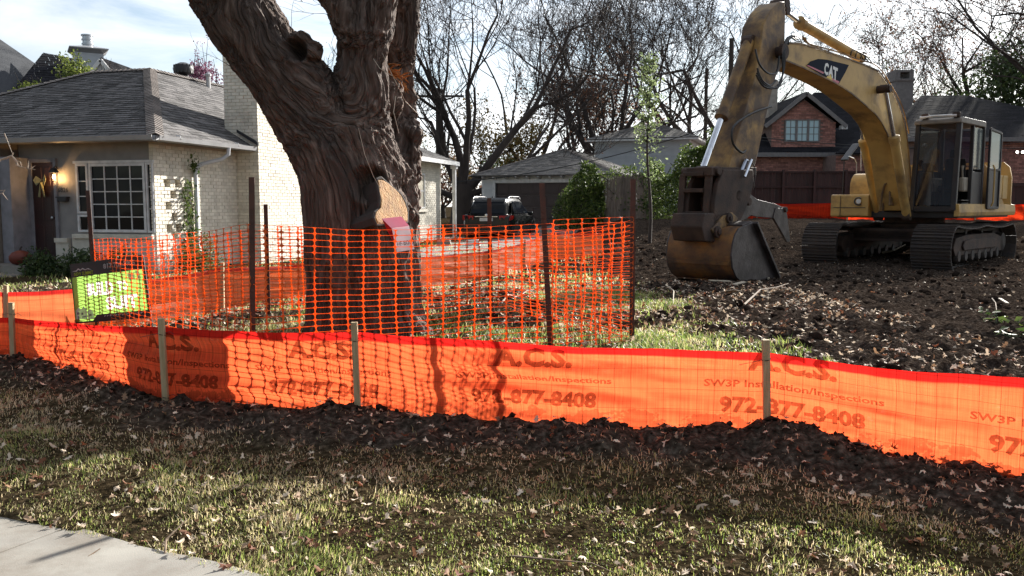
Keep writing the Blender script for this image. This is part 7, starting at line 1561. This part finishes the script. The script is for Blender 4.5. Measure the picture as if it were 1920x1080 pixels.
# taller tufts of bright grass right behind the fence at the right of the mesh
x, y = scatter(17000, .3, 2.4, 5.4, 7.6, lambda x, y, q: (y > fence_y(x) + .15) & (q < np.clip(fbm(x * 2.5, y * 2.5, s=409) * 1.6 + .45, 0, .9)) & (dirt_mask(x, y) < .9), 7)
blades('grass', x, y, .07, .007, 8, lambda x, y: .32 + 0 * x, .8, 'brighter green grass tufts at the foot of the right mesh fence post')
def leaves_(name, x, y, size, seed, label, lift=.02, cshift=0):
    r = np.random.default_rng(seed); n = len(x); z = hgt(x, y) + r.uniform(.004, lift, n)
    # lobed outline (oak / sweetgum like)
    prof = np.array([(0, -.55), (.10, -.22), (.34, -.30), (.20, -.02), (.46, .12), (.18, .20), (.22, .46), (0, .62), (-.22, .46), (-.18, .20), (-.46, .12), (-.20, -.02), (-.34, -.30), (-.10, -.22)]); k = len(prof)
    s = size * r.uniform(.55, 1.25, n); cx = r.uniform(-1.8, 1.8, (n, 1)); cy_ = r.uniform(-1.2, 1.2, (n, 1)); px = prof[None, :, 0] * r.uniform(.6, 1, (n, 1)); py = prof[None, :, 1] + 0 * px
    pz = cx * px ** 2 + cy_ * py ** 2 + .25 * r.normal(0, .25, (n, k))
    L_ = np.stack([px, py, pz], -1) * s[:, None, None]; L_ = np.concatenate([L_, np.zeros((n, 1, 3))], 1)
    a = r.uniform(0, 6.283, n); t = r.normal(0, .45, n); u = r.normal(0, .35, n)
    ca, sa, ct, st_, cu, su = np.cos(a), np.sin(a), np.cos(t), np.sin(t), np.cos(u), np.sin(u)
    X, Y_, Z = L_[..., 0], L_[..., 1], L_[..., 2]
    Y1 = Y_ * ct[:, None] - Z * st_[:, None]; Z1 = Y_ * st_[:, None] + Z * ct[:, None]; X1 = X * cu[:, None] + Z1 * su[:, None]; Z2 = -X * su[:, None] + Z1 * cu[:, None]
    V = np.stack([X1 * ca[:, None] - Y1 * sa[:, None] + x[:, None], X1 * sa[:, None] + Y1 * ca[:, None] + y[:, None], Z2 + z[:, None] + .004], -1).reshape(-1, 3)
    i = (np.arange(n) * (k + 1))[:, None]; F = np.concatenate([np.stack([i[:, 0] + k, i[:, 0] + j, i[:, 0] + (j + 1) % k], 1) for j in range(k)])
    c = np.clip(r.random(n) + cshift, 0, 1); o = np_mesh(name, V, F, M['dead_leaf'], fa={'rnd': np.tile(c, k)}); tag(o, label, 'leaves', kind='stuff'); return o
x, y = scatter(7500, -6.2, 4.9, 1.9, 8, lambda x, y, q: (y < fence_y(x) - .05) & (walk_mask(x, y) < .3) & (q < .75 + fbm(x * 1.5, y * 1.5, s=411)), 11)
leaves_('fallen_leaves', x, y, .050, 12, 'dry lobed leaves scattered over the verge grass', .03)
x, y = scatter(26, -3.4, -.8, 2.2, 4.2, lambda x, y, q: walk_mask(x, y) > .9, 13)
leaves_('fallen_leaves', x, y, .075, 14, 'few dry leaves on the concrete sidewalk', .008); 
x, y = scatter(12000, -8, 4, 4.5, 14, lambda x, y, q: (y > fence_y(x) + .1) & (q < .7 + fbm(x * 1.2, y * 1.2, s=412)), 15)
leaves_('fallen_leaves', x, y, .055, 16, 'dry leaf litter under the big tree and inside the mesh fence', .05)
x, y = scatter(4500, 1.5, 22, 4, 27, lambda x, y, q: (y > fence_y(x) + .1) & (q < .55 + fbm(x * .8, y * .8, s=413)) & (x < y * .68 + .6), 17)
leaves_('fallen_leaves', x, y, .050, 18, 'pale dry leaves strewn over the churned dirt lot', .04)
# clods
ico = bmesh.new(); bmesh.ops.create_icosphere(ico, subdivisions=1, radius=1); IV = np.array([v.co[:] for v in ico.verts]); IF = np.array([[v.index for v in f.verts] for f in ico.faces]); ico.free()
def clods(name, x, y, s0, s1, seed, label, sink=.3, power=3):
    r = np.random.default_rng(seed); n = len(x); s = s0 + (s1 - s0) * r.random(n) ** power; z = hgt(x, y) + s * (.5 - sink)
    V = IV[None] * (1 + r.normal(0, .22, (n, len(IV), 1))) * s[:, None, None] * r.uniform(.6, 1.3, (n, 1, 3)) * np.array([1, 1, .7]); V = V + np.stack([x, y, z], -1)[:, None]
    F = (np.arange(n)[:, None, None] * len(IV) + IF[None]).reshape(-1, 3); o = np_mesh(name, V.reshape(-1, 3), F, M['clod'], fa={'rnd': np.repeat(r.random(n), len(IF))}); tag(o, label, 'soil', kind='stuff'); return o
x, y = scatter(24000, -6.5, 4.9, 3.5, 8.2, lambda x, y, q: (fence_y(x) - y > -.02) & (q < np.exp(-((fence_y(x) - y - .10) / (.13 + .10 * sst((x - .3) / 2))) ** 2)), 21)
clods('soil_clods', x, y, .007, .030, 22, 'dark crumbly soil heaped along the foot of the silt fence')
x, y = scatter(26000, 1.2, 20, 4, 26, lambda x, y, q: (y > fence_y(x) + .1) & (q < dirt_mask(x, y) * (.5 + fbm(x * 1.1, y * 1.1, s=414)) * np.clip(14 / y, .4, 1)) & (x < y * .68 + .5), 23)
clods('soil_clods', x, y, .008, .075, 24, 'loose dark clods over the churned dirt lot', power=6)
x, y = scatter(2500, -6, 2, 6, 14, lambda x, y, q: (y > fence_y(x) + .3) & (q < dirt_mask(x, y)), 25)
clods('soil_clods', x, y, .01, .06, 26, 'small soil clods among the grass round the big tree')
# wood chips and straw
x, y = scatter(9000, 1.2, 20, 4.5, 27, lambda x, y, q: (y > fence_y(x) + .1) & (q < (.35 + fbm(x * 1.6, y * 1.6, s=415)) * np.clip(16 / y, .3, 1)) & (x < y * .68 + .5), 27)
r_ = np.random.default_rng(28)
o = leaf_cloud('wood_chips', np.stack([x, y, hgt(x, y) + .012], 1), .045, M['chip'], seed=28, flat=.75, fold=.05); tag(o, 'pale wood chips and straw bits on the churned dirt', 'wood chips', kind='stuff')
x, y = scatter(6000, -6, 3, 4.6, 13, lambda x, y, q: (y > fence_y(x) + .1) & (q < .5 + fbm(x * 1.6, y * 1.6, s=416)), 29)
o = leaf_cloud('wood_chips', np.stack([x, y, hgt(x, y) + .02], 1), .035, M['chip'], seed=30, flat=.6, fold=.05); tag(o, 'pale straw and chips lying round the big tree', 'wood chips', kind='stuff')
# slender dead stalks and small branches inside the mesh
rr = random.Random(8)
for k, (a, b_) in enumerate((((835, 520), (905, 500)), ((860, 545), (960, 520)), ((890, 505), (985, 540)), ((830, 560), (900, 575)), ((985, 500), (1010, 560)), ((940, 575), (1010, 550)))):
    p, q = gpt(*a), gpt(*b_); mb = MB(); n_ = 6; mb.tube([p + (q - p) * (i / n_) + Vector((0, 0, gz(p.x + (q.x - p.x) * i / n_, p.y + (q.y - p.y) * i / n_) - (p.z + (q.z - p.z) * i / n_) + .04 + rr.uniform(0, .06))) for i in range(n_ + 1)], [.012 - .0015 * i for i in range(n_ + 1)], 5)
    o = mb.build('fallen_branch', M['twig_pale']); tag(o, ('pale fallen branch %s inside the mesh fence' % ('nearest the trunk', 'in the middle', 'crossing over others', 'lying lowest near the silt fence', 'standing most steeply at the right', 'lying low at the right')[k]), 'branch', 'fallen branches inside the mesh fence')
# broad leaved weeds on the dirt at the right
for k, (px, py) in enumerate(((1868, 610), (1895, 635), (1850, 600), (1910, 610))):
    p = gpt(px, py); r = np.random.default_rng(500 + k); t = empty('weed', (p.x, p.y, gz(p.x, p.y)), label='small green broad leaved weed on the dirt at the right, %s' % ('second from the left', 'nearest the silt fence', 'leftmost', 'closest to the picture edge')[k], cat='weed', group='green weeds on the dirt at the right')
    P = np.array([p.x, p.y, gz(p.x, p.y) + .05]) + r.normal(0, 1, (9, 3)) * np.array([.09, .09, .03]); rel(t, leaf_cloud('leaves', P, .085, M['leaf_ivy'], seed=k, flat=.6)); mb = MB()
    for q in P: mb.tube([(p.x, p.y, gz(p.x, p.y)), tuple(q)], .003, 4)
    rel(t, mb.build('stems', M['leaf_ivy']))
# loose tall weeds of the vine fence, white scraps near the house
for k, (px, py, lb) in enumerate(((886, 452, 'white crumpled paper scrap beside the driveway left of the suv'), (832, 436, 'pale stone block at the foot of the porch post'))):
    p = at(px, py, 28); mb = MB(); r1_ = random.Random(k); z0_ = gz0(p.x, p.y)
    mb.loft([[(p.x - .25, p.y - .1, z0_), (p.x + .25, p.y - .12, z0_), (p.x + .27, p.y + .15, z0_), (p.x - .22, p.y + .14, z0_)], [(p.x - .22, p.y - .08, z0_ + .22), (p.x + .2, p.y - .1, z0_ + .25), (p.x + .22, p.y + .12, z0_ + .22), (p.x - .2, p.y + .12, z0_ + .2)]]); o = mb.build('paper_scrap' if k == 0 else 'stone_block', M['white_paint'] if k == 0 else M['concrete'], bevel=.03); tag(o, lb, 'scrap' if k == 0 else 'stone')
